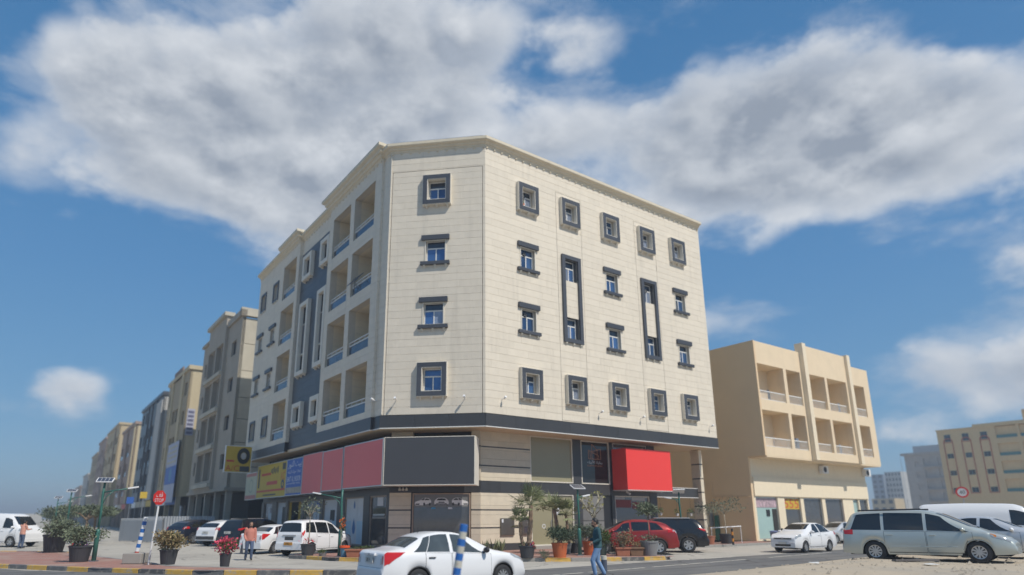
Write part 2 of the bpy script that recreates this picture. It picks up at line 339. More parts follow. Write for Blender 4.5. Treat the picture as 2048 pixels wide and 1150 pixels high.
sheet('ground', [(-3000, -3000), (3000, -3000), (3000, 3000), (-3000, 3000)], -0.20, SAND, True)
sheet('parking_lot', [(-22.5, -9), (22, -9), (70, -7.2), (70, 1.2), (-2, 1.2), (-2, 300), (-22.5, 300)], -0.138, LOT)
sheet('road', [(-60, -40), (-22, -40), (-3.2, -12.6), (-0.74, -12.35), (4.72, -11.92), (11.87, -11.2), (30, -10.6), (140, -8.6), (140, -5.2), (21, -7.0), (12.3, -7.35), (3.9, -7.5), (-3.7, -7.7), (-6.5, -7.2), (-9.2, -6.2), (-13, -3.4), (-18, 2.6), (-22, 12), (-30, 22), (-60, 22)], RZ, ASPH)
m = M()
for a, b in ((-6.2, -2.9), (-2.6, 0.4), (0.9, 7.5), (9.5, 16)):
    m.hexa([tuple(B(a, -9.72+0.082*(a+2), RZ+0.001)), tuple(B(b, -9.72+0.082*(b+2), RZ+0.001)), tuple(B(b, -9.60+0.082*(b+2), RZ+0.001)), tuple(B(a, -9.60+0.082*(a+2), RZ+0.001)),
            tuple(B(a, -9.72+0.082*(a+2), RZ+0.005)), tuple(B(b, -9.72+0.082*(b+2), RZ+0.005)), tuple(B(b, -9.60+0.082*(b+2), RZ+0.005)), tuple(B(a, -9.60+0.082*(a+2), RZ+0.005))])
struct(m.build('lane_marking', LINE))
m = M()
for a, b, v0, v1 in ((5.2, 8.6, -7.62, -7.40),):
    m.add([tuple(B(a, v0, RZ+0.004)), tuple(B(b, v0, RZ+0.004)), tuple(B(b, v1, RZ+0.004)), tuple(B(a, v1, RZ+0.004))], [(0, 1, 2, 3)])
struct(m.build('edge_marking', LINE))
# raised sandy lot on the near right side of the road
def sand_z(u, v):
    e = min(max((-12.1-v+0.08*max(0, u-4))/2.6, 0), 1); e = e*e*(3-2*e)
    k = min(max((u+5)/5, 0), 1)
    return -0.135 + k*(e*0.30 + 0.05*e*mnoise.noise((u*0.6, v*0.6, 0.3)) + 0.02*mnoise.noise((u*2.3, v*2.3, 1.1))*e)
m = M(); nu, nv = 90, 60
for i in range(nu+1):
    for j in range(nv+1):
        u = -5 + 65*(i/nu)**1.4; v0 = -11.75 + (0.075*max(0, u-1) if u < 12 else 0.82 + 0.02*(u-12)) ; v = v0 - 34*(j/nv)**1.6
        m.v.append(tuple(B(u, v, sand_z(u, v) if j else -0.145)))
for i in range(nu):
    for j in range(nv):
        a = i*(nv+1)+j; m.f.append((a, a+1, a+nv+2, a+nv+1))
struct(m.build('sand_lot', SAND, smooth=True))

def kerb_run(parent, pts, seg=1.05, w=0.16, z0=-0.2, z1=0.012, pat=(KY, KB), k0=0):
    """kerb stones along a polyline given in the street frame, left-hand side outside"""
    P = [Vector(B(*p)[:2]) for p in pts]; L_ = [0]
    for a, b in zip(P, P[1:]): L_.append(L_[-1]+(b-a).length)
    def at(s):
        for i in range(len(P)-1):
            if s <= L_[i+1] or i == len(P)-2:
                t = (s-L_[i])/(L_[i+1]-L_[i]); return P[i].lerp(P[i+1], t), (P[i+1]-P[i]).normalized()
    n = max(1, round(L_[-1]/seg)); d = L_[-1]/n
    for i in range(n):
        a, da = at(i*d+0.006); b, db = at((i+1)*d-0.006)
        na = Vector((-da.y, da.x)); nb = Vector((-db.y, db.x)); jz = random.uniform(-0.004, 0.006)
        mm = M(); a2, b2 = a+na*w, b+nb*w
        mm.hexa([(a.x, a.y, z0), (b.x, b.y, z0), (b2.x, b2.y, z0), (a2.x, a2.y, z0), (a.x, a.y, z1+jz), (b.x, b.y, z1+jz), (b2.x, b2.y, z1+jz), (a2.x, a2.y, z1+jz)])
        mm.build('kerb_stone', pat[(i+k0) % len(pat)], parent, bevel=0.02)
# pavement round the corner building
PV = [(-8.26, 3.65), (-7.65, 2.33), (-7.34, 0.87), (-6.5, -0.15), (-4.0, -2.2), (-1.18, -4.11), (0.19, -5.12), (2.47, -6.43), (4.26, -6.96), (5.02, -7.11), (5.35, -6.6), (4.6, -4.9), (3.9, -2.6), (4.6, -1.0), (24, -1.0), (24, 1.57), (0.8, 1.57), (-2.6, 5.0), (-2.6, 29), (-4.4, 29), (-4.4, 5.4), (-5.4, 4.4), (-7.4, 4.3)]
m = M(); m.add([tuple(B(*p, -0.004)) for p in PV], [tuple(range(len(PV)))])
pav = struct(m.build('pavement', PAVER))
kerb_run(pav, PV[:6], 1.08, k0=1)
kerb_run(pav, PV[5:11], 1.12, pat=(KG, KY, KG, KY, KB, KY), k0=0)
kerb_run(pav, PV[10:15], 1.1, pat=(KG,))
# red paved island in the left foreground
IS = [(-9.3, -6.05), (-10.75, -5.0), (-13.36, -3.08), (-16.04, 0.2), (-18.7, 4.49), (-22.4, 9.8), (-28, 17), (-24, 19.5), (-19.0, 16.4), (-16.4, 14.2), (-15.6, 8.9), (-14.4, 3.6), (-13.9, -0.1), (-11.5, -3.4), (-9.2, -5.7)]
m = M(); m.add([tuple(B(*p, -0.004)) for p in IS], [tuple(range(len(IS)))])
isl = struct(m.build('pavement_island', PAVER))
kerb_run(isl, list(reversed(IS[:7])), 1.08)
kerb_run(isl, IS[7:11], 1.1, k0=1)
kerb_run(isl, IS[10:], 1.1, pat=(KG,))

# ------------------------------------------------------------------ main building
MB_ = thing('apartment_building', 'cream stone corner apartment block with dark framed windows above shops', 'building', (C1[0], C1[1], 0), AL)
c43 = R(-43.7506); CDx, CDy = math.cos(c43), math.sin(c43); CL = 5.470
C0 = (-CL*CDx, -CL*CDy)
FRr = Fr((0, 0), (1, 0), (0, -1))
FRc = Fr(C0, (CDx, CDy), (CDy, -CDx))
FRl = Fr(C0, (0, 1), (-1, 0), flip=True)
RL, LL = 18.95, 25.0
ZS, ZT, ZB = 6.75, 21.98, 6.09
COUR = 0.4005
N_STONE = [0]; REST = M()
def stones(fr, a0, a1, z0, z1, holes, off=0.0, single=True, wid=(0.85, 1.35), course=COUR, gap=0.011, rest=None, th=0.04, name='stone_panel', mat=STONE):
    rest = REST if rest is None else rest
    n = max(1, round((z1-z0)/course)); h = (z1-z0)/n
    for k in range(n):
        a = a0 - random.uniform(0, 0.8); zz0, zz1 = z0+k*h+gap/2, z0+(k+1)*h-gap/2
        while a < a1:
            w = random.uniform(*wid); l, r = max(a, a0), min(a+w, a1); a += w
            if r-l < 0.06: continue
            if a1-r < 0.25: r = a1; a = a1+1
            rc = [q for q in cut([(l+0.0015, r-0.0015, zz0, zz1)], holes) if q[1]-q[0] > 0.02 and q[3]-q[2] > 0.02]
            if not rc: continue
            pr = random.uniform(-0.002, 0.003)
            if single and N_STONE[0] < 300:
                mm = M(); 
                for q in rc: fr.box(mm, q[0], q[1], off-th, off+pr, q[2], q[3])
                mm.build(name, mat, MB_); N_STONE[0] += 1
            else:
                for q in rc: fr.box(rest, q[0], q[1], off-th, off+pr, q[2], q[3])
def backing(fr, a0, a1, z0, z1, holes, off=0.0, th=0.34, mat=MORTAR):
    mm = M()
    for q in cut([(a0, a1, z0, z1)], holes): fr.box(mm, q[0], q[1], off-th, off-0.014, q[2], q[3])
    mm.build('wall', mat, MB_)
def ring(m, fr, a0, a1, z0, z1, t, o0, o1, bottom=True):
    fr.box(m, a0, a1, o0, o1, z1-t, z1); 
    if bottom: fr.box(m, a0, a1, o0, o1, z0, z0+t)
    fr.box(m, a0, a0+t, o0, o1, z0+(t if bottom else 0), z1-t); fr.box(m, a1-t, a1, o0, o1, z0+(t if bottom else 0), z1-t)
def window(fr, a0, a1, z0, z1, off, open_=0, parent=None):
    """white frame with a transom light over two sliding panes"""
    mm = M(); f = 0.055; zt = z0+(z1-z0)*0.66; am = (a0+a1)/2
    ring(mm, fr, a0, a1, z0, z1, f, off-0.05, off)
    fr.box(mm, a0+f, a1-f, off-0.05, off, zt-0.035, zt+0.035); fr.box(mm, am-0.03, am+0.03, off-0.045, off-0.002, z0+f, zt-0.035)
    w = mm.build('window', WHITE, parent or MB_)
    def pane(p0, p1, q0, q1, mat, o):
        t1, t2 = random.uniform(-0.004, 0.004), random.uniform(-0.004, 0.004)
        pp = M(); pp.hexa([fr.p(p0, o+t1, q0), fr.p(p1, o-t1, q0), fr.p(p1, o-0.02, q0), fr.p(p0, o-0.02, q0), fr.p(p0, o+t2, q1), fr.p(p1, o-t2, q1), fr.p(p1, o-0.02, q1), fr.p(p0, o-0.02, q1)])
        pp.build('pane', mat, w)
    pane(a0+f, a1-f, zt+0.035, z1-f, PANE2 if random.random() < 0.75 else PANE, off-0.028)
    if random.random() < open_:
        pane(a0+f, am-0.03, z0+f, zt-0.035, PANE2, off-0.034)
    else: pane(a0+f, am-0.03, z0+f, zt-0.035, PANEC if random.random() < 0.25 else PANE, off-0.028)
    pane(am+0.03, a1-f, z0+f, zt-0.035, PANEC if random.random() < 0.28 else PANE, off-0.022)
    return w
def corbels(fr, a0, a1, z, off, par, n=3):
    for i in range(n):
        a = a0+0.18+(a1-a0-0.36)*i/(n-1); mm = M()
        fr.box(mm, a-0.05, a+0.05, 0.0, off*0.8, z-0.07, z); fr.box(mm, a-0.04, a+0.04, 0.0, off*0.45, z-0.14, z-0.07)
        mm.build('corbel', TRIMW, par)
def framed(fr, ac, z0, z1, hw, base=0.0, prot=0.24, mface=GRAN_F, bw=0.245):
    """square surround: pale stone box with a granite face; returns the hole for the wall"""
    a0, a1 = ac-hw, ac+hw
    mm = M(); ring(mm, fr, a0-0.03, a1+0.03, z0-0.03, z1+0.03, bw+0.065, base, base+prot)
    s = mm.build('window_surround', TRIMW, MB_)
    for (p0, p1, q0, q1) in ((a0, a1, z1-bw, z1), (a0, a1, z0, z0+bw), (a0, a0+bw, z0+bw+0.004, z1-bw-0.004), (a1-bw, a1, z0+bw+0.004, z1-bw-0.004)):
        g = M(); fr.box(g, p0, p1, base+prot-0.01, base+prot+0.022, q0, q1); g.build('granite_slab', mface, s)
    corbels(fr, a0, a1, z0-0.03, base+prot, s)
    i0, i1, j0, j1 = a0+bw+0.03, a1-bw-0.03, z0+bw+0.03, z1-bw-0.03
    window(fr, i0+0.002, i1-0.002, j0+0.002, j1-0.002, base-0.16, 0.2)
    return (i0, i1, j0, j1)
def linteled(fr, ac, zs0, zs1, zl0, zl1, hw, base=0.0, half=0.5):
    mm = M(); fr.box(mm, ac-hw, ac+hw, base-0.02, base+0.15, zl0, zl1); s = mm.build('lintel', GRAN_F, MB_, bevel=0.01)
    mm = M(); fr.box(mm, ac-hw-0.03, ac+hw+0.03, base-0.02, base+0.17, zs0, zs1); s = mm.build('window_sill', GRAN_F, MB_, bevel=0.01)
    corbels(fr, ac-hw, ac+hw, zs0, base+0.15, s)
    i0, i1, j0, j1 = ac-half, ac+half, zs1-0.01, zl0+0.01
    mm = M(); ring(mm, fr, i0-0.05, i1+0.05, zs1, zl0, 0.05, base-0.01, base+0.035); mm.build('window_trim', TRIMW, MB_)
    window(fr, i0+0.002, i1-0.002, j0+0.012, j1-0.012, base-0.17, 0.25)
    return (i0, i1, j0, j1)

# --- road facade
UC = [2.93, 6.20, 9.65, 13.04, 16.22]
holes = []
for uc in UC:
    holes.append(framed(FRr, uc, 18.62, 20.33, 0.72)); holes.append(framed(FRr, uc, 7.73, 9.35, 0.71))
for uc in (UC[0], UC[2], UC[4]):
    holes.append(linteled(FRr, uc, 14.95, 15.13, 16.41, 16.70, 0.74)); holes.append(linteled(FRr, uc, 11.31, 11.49, 12.78, 13.07, 0.74))
for uc in (UC[1], UC[3]):
    mm = M(); ring(mm, FRr, uc-0.75, uc+0.75, 11.32, 16.70, 0.24, 0.001, 0.13)
    s = mm.build('window_surround', GRAN_F, MB_, bevel=0.008)
    corbels(FRr, uc-0.75, uc+0.75, 11.32, 0.13, s)
    for z0, z1 in ((11.56, 12.86), (15.12, 16.46)):
        holes.append((uc-0.51, uc+0.51, z0, z1))
        window(FRr, uc-0.42, uc+0.42, z0+0.002, z1-0.03, -0.20, 0.2)
        mm = M()
        for a in (uc-0.508, uc+0.425): FRr.box(mm, a, a+0.083, -0.30, -0.03, z0, z1)
        FRr.box(mm, uc-0.42, uc+0.42, -0.30, -0.03, z1-0.028, z1-0.002); mm.build('reveal', GRANITE, s)
    for a in (uc-1.03, uc+0.98): holes.append((a, a+0.022, ZS, 20.70))
    holes.append((uc-1.03, uc+1.0, 20.68, 20.702)); holes.append((uc-1.03, uc+1.0, 6.80, 6.82))
HR = holes
# --- chamfer facade
holes = [framed(FRc, 2.765, 18.47, 20.24, 0.775, bw=0.235), framed(FRc, 2.70, 7.66, 9.41, 0.775, bw=0.235),
         linteled(FRc, 2.72, 14.90, 15.09, 16.36, 16.64, 0.78, half=0.54), linteled(FRc, 2.67, 11.30, 11.50, 12.76, 13.04, 0.78, half=0.54)]
for a in (0.14, 5.31): holes.append((a, a+0.03, ZS, 20.70))
holes.append((0.14, 5.34, 20.68, 20.71))
stones(FRc, 0.0, CL, ZS, ZT, holes, wid=(0.95, 1.6)); backing(FRc, 0.02, CL-0.02, ZS, ZT, holes)
stones(FRr, 0.0, RL, ZS, ZT, HR, wid=(0.95, 1.5)); backing(FRr, 0.02, RL, ZS, ZT, HR)
# --- side-street facade
stones(FRl, 0.0, 0.85, ZS, ZT, [], single=False); backing(FRl, 0.02, 1.0, ZS, ZT, [])
PIT = 3.672
def balcony(fr, a0, a1, z0, z1, off, k):
    b = M(); d = 1.55; o1 = off-0.06; o0 = off-d
    fr.box(b, a0-0.12, a1+0.12, o0-0.1, o0, z0-0.1, z1+0.1)
    fr.box(b, a0-0.12, a0-0.001, o0, o1-0.3, z0-0.1, z1+0.1); fr.box(b, a1+0.001, a1+0.12, o0, o1-0.3, z0-0.1, z1+0.1)
    fr.box(b, a0, a1, o0, o1, z0-0.1, z0-0.001); fr.box(b, a0, a1, o0, o1, z1+0.001, z1+0.1)
    bo = b.build('balcony', BALC, MB_)
    ln = M()
    for i in range(6):
        z = z0+0.25+i*0.42
        if z < z1-0.1: fr.box(ln, a1-0.012, a1-0.002, o0+0.02, o1-0.32, z, z+0.014); fr.box(ln, a0+0.03, a1-0.03, o0+0.001, o0+0.008, z, z+0.012)
    ln.build('joint_lines', MORTAR, bo)
    g = M(); fr.box(g, a0+0.06, a1-0.05, off-0.16, off-0.14, z0+0.04, z0+0.56); g.build('glass_panel', BGLASS, bo)
    r = M(); fr.box(r, a0+0.01, a1-0.01, off-0.19, off-0.11, z0+0.57, z0+0.635); fr.box(r, a0+0.01, a1-0.01, off-0.18, off-0.12, z0+0.80, z0+0.85)
    for i in range(5):
        a = a0+0.04+(a1-a0-0.08)*i/4; fr.box(r, a-0.02, a+0.02, off-0.17, off-0.13, z0+0.635, z0+0.80)
    fr.box(r, a0+0.01, a1-0.01, off-0.18, off-0.12, z0+0.005, z0+0.045)
    r.build('railing', WHITE, bo)
    dr = M(); da = a0+0.35; ring(dr, fr, da, da+1.5, z0+0.02, z0+2.15, 0.07, o0+0.001, o0+0.06); fr.box(dr, da+0.72, da+0.78, o0+0.001, o0+0.05, z0+0.09, z0+2.08)
    dd = dr.build('balcony_door', WHITE, bo)
    lm = M(); lm.lathe([(0.07, 0.0), (0.09, -0.05), (0.05, -0.09)], 10, fr.p((a0+a1)/2-0.9, off-0.7, z1)); lm.build('ceiling_light', WHITE, bo)
    p = M(); fr.box(p, da+0.07, da+1.43, o0+0.005, o0+0.03, z0+0.09, z0+2.08); p.build('door_glass', PANE2, bo)
BA, BF = 0.15, 0.15
hn = []
for k in range(4):
    z0 = 7.12+k*PIT; z1 = z0+2.84
    for a0, a1 in ((1.67, 4.60), (5.22, 8.07)):
        hn.append((a0, a1, z0, z1)); balcony(FRl, a0, a1, z0, z1, BA, k)
stones(FRl, 0.85, 8.75, ZS, ZT, hn, off=BA, single=False); backing(FRl, 0.85, 8.75, ZS, ZT, hn, off=BA, th=0.44)
# dark granite bay, reflected sky tinted into its colour
hs = []
def granite_bay_win(a0, a1, z0, z1, tall=False):
    o = -0.1; mm = M(); t = 0.30; ring(mm, FRl, a0, a1, z0, z1, t, o, o+0.27); s = mm.build('window_surround', TRIMW, MB_, bevel=0.012)
    corbels(FRl.shift(o), a0, a1, z0, 0.27, s)
    i0, i1, j0, j1 = a0+t, a1-t, z0+t, z1-t; hs.append((i0, i1, j0, j1))
    if not tall: window(FRl, i0+0.003, i1-0.003, j0+0.003, j1-0.003, o-0.15)
    else:
        window(FRl, i0+0.003, i1-0.003, j1-1.3, j1-0.003, o-0.15); window(FRl, i0+0.003, i1-0.003, j0+0.003, j0+1.25, o-0.15)
        g = M(); FRl.box(g, i0+0.003, i1-0.003, o-0.2, o+0.02, j0+1.33, j1-1.34); g.build('spandrel', GRANITE_SKY, s)
        g = M(); FRl.box(g, i0+0.003, i1-0.003, o-0.2, o+0.06, j0+1.253, j0+1.326); FRl.box(g, i0+0.003, i1-0.003, o-0.2, o+0.06, j1-1.336, j1-1.303); g.build('spandrel_trim', TRIMW, s)
for a0, a1 in ((8.80, 10.40), (12.12, 13.90)):
    granite_bay_win(a0, a1, 18.38, 20.30); granite_bay_win(a0, a1, 7.60, 9.27); granite_bay_win(a0, a1, 11.22, 16.62, True)
backing(FRl, 8.75, 14.8, ZB, ZT, hs, off=-0.1, mat=GRANITE)
sm = M(); stones(FRl, 8.75, 14.8, ZB+0.02, 20.80, hs, off=-0.1, single=False, wid=(0.8, 0.81), course=0.5, gap=0.008, rest=sm); stuff(sm.build('sky_tinted_granite', GRANITE_SKY, MB_))
stones(FRl, 8.75, 14.8, 20.82, ZT, [], off=-0.1, single=False)
# far bay
hf = []
for k in range(4):
    z0 = 7.12+k*PIT; hf.append((15.38, 18.38, z0, z0+2.82)); balcony(FRl, 15.38, 18.38, z0, z0+2.82, BF, k)
for ac in (20.13, 23.45):
    for z0, z1 in ((18.60, 20.25), (7.60, 9.22)):
        mm = M(); ring(mm, FRl, ac-0.70, ac+0.70, z0, z1, 0.16, BF+0.001, BF+0.07); s = mm.build('window_surround', GRAN_F, MB_)
        corbels(FRl.shift(BF), ac-0.7, ac+0.7, z0, 0.12, s)
        h = (ac-0.54, ac+0.54, z0+0.16, z1-0.16); hf.append(h); window(FRl, h[0]+0.003, h[1]-0.003, h[2]+0.003, h[3]-0.003, BF-0.22)
    hf.append(linteled(FRl, ac, 14.95, 15.12, 16.32, 16.60, 0.80, base=BF)); hf.append(linteled(FRl, ac, 11.30, 11.48, 12.70, 12.98, 0.80, base=BF))
stones(FRl, 14.8, LL, ZS, ZT, hf, off=BF, single=False); backing(FRl, 14.8, LL, ZS, ZT, hf, off=BF, th=0.44)
# returns of the projecting bays
mm = M()
for a in (0.845, 14.795): 
    for k in range(38): FRl.box(mm, a-0.03, a, -0.1, BA, ZS+k*COUR+0.008, ZS+(k+1)*COUR-0.008)
stuff(mm.build('bay_return_stone', STONE, MB_))
stuff(REST.build('stone_cladding', STONE, MB_))
# rear walls, roof slab, soffit
cx = C0[0]
core = [(0.05, 0.08), (RL, 0.08), (RL, 28.7), (cx+0.2, 28.7), (cx+0.2, C0[1]+0.1)]
m = M(); m.prism(core, 21.6, 21.9); m.build('roof_slab', CONC, MB_)
m = M(); m.box(RL-0.3, RL-0.001, 0.35, 28.7, ZB+0.05, 21.95); m.box(cx+0.6, RL-0.3, 28.4, 28.7, ZB+0.05, 21.95); m.build('rear_wall', TRIM, MB_)
m = M(); m.prism([(0.03, 0.06), (RL-0.02, 0.06), (RL-0.02, 28.6), (cx+0.06, 28.6), (cx+0.06, C0[1]+0.08)], ZB-0.03, ZB+0.12); m.build('soffit', SOFFIT, MB_)
# granite band, slab by slab
def band(fr, a0, a1, z0, z1, off, w, th=0.12, name='granite_slab', mat=GRANITE):
    n = max(1, round((a1-a0)/w)); d = (a1-a0)/n
    for i in range(n):
        mm = M(); fr.box(mm, a0+i*d+0.003, a0+(i+1)*d-0.003, off-th, off+random.uniform(-0.002, 0.002), z0, z1); mm.build(name, mat, MB_)
band(FRr, 0.0, RL, ZB, ZS-0.03, 0.05, 1.9); band(FRc, -0.02, CL+0.02, ZB, ZS-0.03, 0.05, 1.8); band(FRl, -0.02, 0.85, ZB, ZS-0.03, 0.05, 1.2)
band(FRl, 0.84, 8.75, ZB, ZS-0.01, BA+0.03, 1.6, mat=GRANITE_SKY); band(FRl, 14.8, LL, ZB, ZS-0.02, BF+0.03, 1.7, mat=GRANITE_SKY)
mm = M(); FRl.box(mm, 14.74, 14.80, -0.1, BF+0.03, ZB, ZS-0.03); FRl.box(mm, 0.79, 0.84, 0.0, BA+0.03, ZB, ZS-0.03); mm.build('granite_return', GRANITE, MB_)
mm = M()
for fr, a0, a1, o in ((FRr, 0, RL, 0.05), (FRc, -0.02, CL+0.02, 0.05), (FRl, 0, 0.85, 0.05), (FRl, 0.84, 8.75, BA+0.03), (FRl, 8.75, 14.8, -0.1), (FRl, 14.8, LL, BF+0.03)):
    fr.box(mm, a0, a1, o-0.10, o+0.015, ZB-0.045, ZB-0.002)
mm.build('drip_edge', WHITE, MB_)
# cornice swept along the roof edge
def sweep(path, prof, name, mat, closed_ends=True):
    """path: list of (u, v) ; prof: list of (out, z); outside is to the right when walking the path"""
    n = len(path); m = M(); P = [Vector(p) for p in path]; dirs = [(P[i+1]-P[i]).normalized() for i in range(n-1)]
    nor = [Vector((d.y, -d.x)) for d in dirs]; rows = []
    for i in range(n):
        if i == 0: nn, k = nor[0], 1
        elif i == n-1: nn, k = nor[-1], 1
        else:
            nn = (nor[i-1]+nor[i]); 
            nn.normalize(); k = 1/max(0.35, nn.dot(nor[i]))
        rows.append([(P[i].x+nn.x*o*k, P[i].y+nn.y*o*k, z) for o, z in prof])
    q = len(prof)
    for r in rows: m.v += r
    for i in range(n-1):
        for j in range(q-1): m.f.append((i*q+j, i*q+j+1, (i+1)*q+j+1, (i+1)*q+j))
    if closed_ends: m.f += [tuple(range(q)), tuple(reversed(range((n-1)*q, n*q)))]
    return m.build(name, mat, MB_)
PROF = [(-0.25, 21.90), (0.0, 21.90), (0.05, 21.97), (0.05, 22.03), (0.13, 22.07), (0.17, 22.13), (0.17, 22.16), (0.30, 22.20), (0.34, 22.24), (0.34, 22.40), (0.30, 22.42), (-0.25, 22.42)]
PROF2 = [(-0.25, 21.86), (0.0, 21.86), (0.06, 21.95), (0.06, 22.02), (0.16, 22.06), (0.20, 22.14), (0.20, 22.19), (0.32, 22.24), (0.34, 22.30), (0.34, 22.40), (0.46, 22.46), (0.52, 22.52), (0.52, 22.70), (0.48, 22.72), (-0.25, 22.72)]
xl = cx
yb = lambda v: C0[1]+v
# walk with the outside on the right: from the far side-street end to the road end
sweep([(xl-BF, yb(LL)), (xl-BF, yb(18.75))], PROF, 'cornice', TRIM)
sweep([(xl-BF, yb(18.75)), (xl-BF, yb(14.8)), (xl+0.3, yb(14.8))], PROF2, 'cornice', TRIM)
sweep([(xl+0.1, yb(14.8)), (xl+0.1, yb(8.75))], PROF, 'cornice', TRIM)
sweep([(xl+0.3, yb(8.75)), (xl-BA, yb(8.75)), (xl-BA, yb(0.85)), (xl+0.3, yb(0.85))], PROF2, 'cornice', TRIM)
sweep([(xl, yb(0.83)), (xl, yb(0)), (0, 0), (RL, 0)], PROF, 'cornice', TRIM)
for fr, a0, a1, o in ((FRr, 0.15, RL, 0.30), (FRc, 0.1, CL-0.1, 0.30), (FRl, 8.9, 14.2, 0.2), (FRl, 19.3, LL, 0.45)): cap = M(); fr.box(cap, a0, a1, -0.2, o, 22.421, 22.45); cap.build('parapet_flashing', ALU, MB_)
dm = M()
def dent(fr, a0, a1, off, z):
    n = round((a1-a0)/0.52)
    for i in range(n+1):
        a = a0+(a1-a0)*i/n; fr.box(dm, a-0.045, a+0.045, off, off+0.07, z-0.08, z)
dent(FRr, 0.1, RL-0.1, 0, 21.90); dent(FRc, 0.1, CL-0.1, 0, 21.90); dent(FRl, 0.1, 0.7, 0, 21.90); dent(FRl, 0.95, 8.65, BA, 21.86); dent(FRl, 8.9, 14.6, -0.1, 21.90); dent(FRl, 14.9, LL-0.1, BF, 21.88)
stuff(dm.build('cornice_dentils', TRIM, MB_))
# corner spotlights
for fr, a, z in [(FRc, 0.82, 7.52), (FRc, 4.43, 7.52), (FRr, 1.05, 7.55), (FRr, 8.0, 7.45), (FRr, 11.5, 7.45), (FRr, 18.2, 7.45), (FRl, 0.55, 7.6)]:
    m = M(); q = Vector(fr.p(a, 0, z)); n3_ = Vector((fr.n[0], fr.n[1], 0)); m.tube([q, q+n3_*0.16, q+n3_*0.2+Vector((0, 0, 0.02)), q+n3_*0.34+Vector((0, 0, 0.08))], [0.02, 0.02, 0.055, 0.06], 10); m.build('wall_spotlight', SIGNW, MB_)
# drain pipe on the chamfer edge
m = M(); q = FRc.p(0.05, 0.03, 6.8); m.tube([q, (q[0], q[1], 21.9)], 0.022, 8); m.build('downpipe', TRIMW, MB_)

PLASTG = pm('fan_grey', (0.3, 0.3, 0.3), 0.5)
# exhaust fans set in some transom lights
for a, z, o in ((2.80, 19.72, -0.15), (2.80, 16.08, -0.16), (2.80, 12.46, -0.16), (2.80, 8.75, -0.15), (12.95, 8.75, -0.15), (12.95, 16.0, -0.19)):
    m = M(); q = FRr.p(a, o, z); m.lathe([(0.0, -0.02), (0.10, -0.02), (0.10, -0.035), (0.13, -0.035), (0.13, 0.01)], 16, q, 'y', caps=False); f_ = m.build('exhaust_fan', BLACK, MB_)
    m = M()
    for k in range(4): t_ = k*math.pi/2+0.4; m.hexa([(q[0]+r_*math.cos(t_+d_), q[1]-0.036-h_, q[2]+r_*math.sin(t_+d_)) for h_ in (0, 0.006) for r_, d_ in ((0.02, 0), (0.095, -0.25), (0.095, 0.25), (0.02, 0.5))])
    m.build('fan_blades', PLASTG, f_)
# ------------------------------------------------------------------ ground floor of the main building
G1 = Fr((0, 1.57), (1, 0), (0, -1))
G2 = FRc.shift(-1.5)
G3 = Fr((cx+1.2, C0[1]), (0, 1), (-1, 0), flip=True)
GW = M()                                                    # solid ground-floor mass
GW.prism([(0.80, 1.90), (14.2, 1.90), (14.2, 27.5), (cx+1.55, 27.5), (cx+1.55, 5.1)], 0.0, ZB-0.02)
GW.build('ground_floor_wall', DARKIN, MB_)
GST = pm('ground_stone', (0.68, 0.595, 0.455), 0.7, var=0.08, orand=0.05, irand=0.05, bump=0.1, spec=0.3, streak=0.06)
GREST = M()
STR = [(5.22, 5.29), (4.23, 4.30), (1.98, 2.05), (1.09, 1.16), (2.89, 3.49)]
def gstone(fr, a0, a1, z0=0.34, z1=ZB-0.03):
    hs_ = [(a0-1, a1+1, a, b) for a, b in STR]
    stones(fr, a0, a1, z0, z1, hs_, off=0.0, single=False, course=0.475, wid=(1.1, 1.8), gap=0.008, rest=GREST, th=0.33)
    for a, b in STR[:4]:
        mm = M(); fr.box(mm, a0+0.004, a1-0.004, -0.3, -0.012, a+0.004, b-0.004); mm.build('granite_strip', GRANITE, MB_)
    mm = M(); fr.box(mm, a0, a1, -0.30, 0.03, 0.0, 0.335); mm.build('plinth', GRANITE, MB_)
gstone(G1, 0.70, 4.12); gstone(G2, 0.16, 1.33); gstone(G2, 4.50, 4.98)
stuff(GREST.build('ground_floor_stone', GST, MB_))
mm = M(); G2.box(mm, 1.33, 4.50, -0.3, 0.03, 0.0, 0.30); mm.build('plinth', GRANITE, MB_)
def gband(fr, a0, a1, z0=2.895, z1=3.485, o=0.02, th=0.3, w=1.4): band(fr, a0, a1, z0, z1, o, w, th)
gband(G1, 0.70, 14.30); gband(G2, 0.16, 4.98); gband(G3, 1.05, 23.3, 2.80, 3.35, 0.02)
def glazing(fr, a0, a1, z0, z1, mat, off=-0.06, frame=TRIM, t=0.06, mull=0, name='shop_window'):
    mm = M(); ring(mm, fr, a0, a1, z0, z1, t, off-0.06, off+0.05)
    for i in range(mull):
        a = a0+(a1-a0)*(i+1)/(mull+1); fr.box(mm, a-0.02, a+0.02, off-0.05, off+0.02, z0+t, z1-t)
    w = mm.build(name, frame, MB_)
    n = mull+1; d = (a1-a0-2*t)/n
    for i in range(n):
        p = M(); fr.box(p, a0+t+i*d, a0+t+(i+1)*d, off-0.04, off-0.02, z0+t, z1-t); p.build('pane', mat, w)
    return w
def slab(fr, a0, a1, z0, z1, o=0.0, th=0.3, mat=GRANITE, name='granite_slab'):
    mm = M(); fr.box(mm, a0, a1, o-th, o, z0, z1); return mm.build(name, mat, MB_)
glazing(G1, 4.13, 7.28, 3.52, ZB-0.04, OLIVE, frame=TRIMW)
slab(G1, 7.29, 7.94, 3.49, ZB-0.04); slab(G1, 10.30, 10.58, 3.49, ZB-0.04)
lw = glazing(G1, 7.95, 10.28, 3.52, ZB-0.05, pm('black_glass', (0.02, 0.02, 0.022), 0.06, var=0.1, spec=0.7), frame=TRIMW)
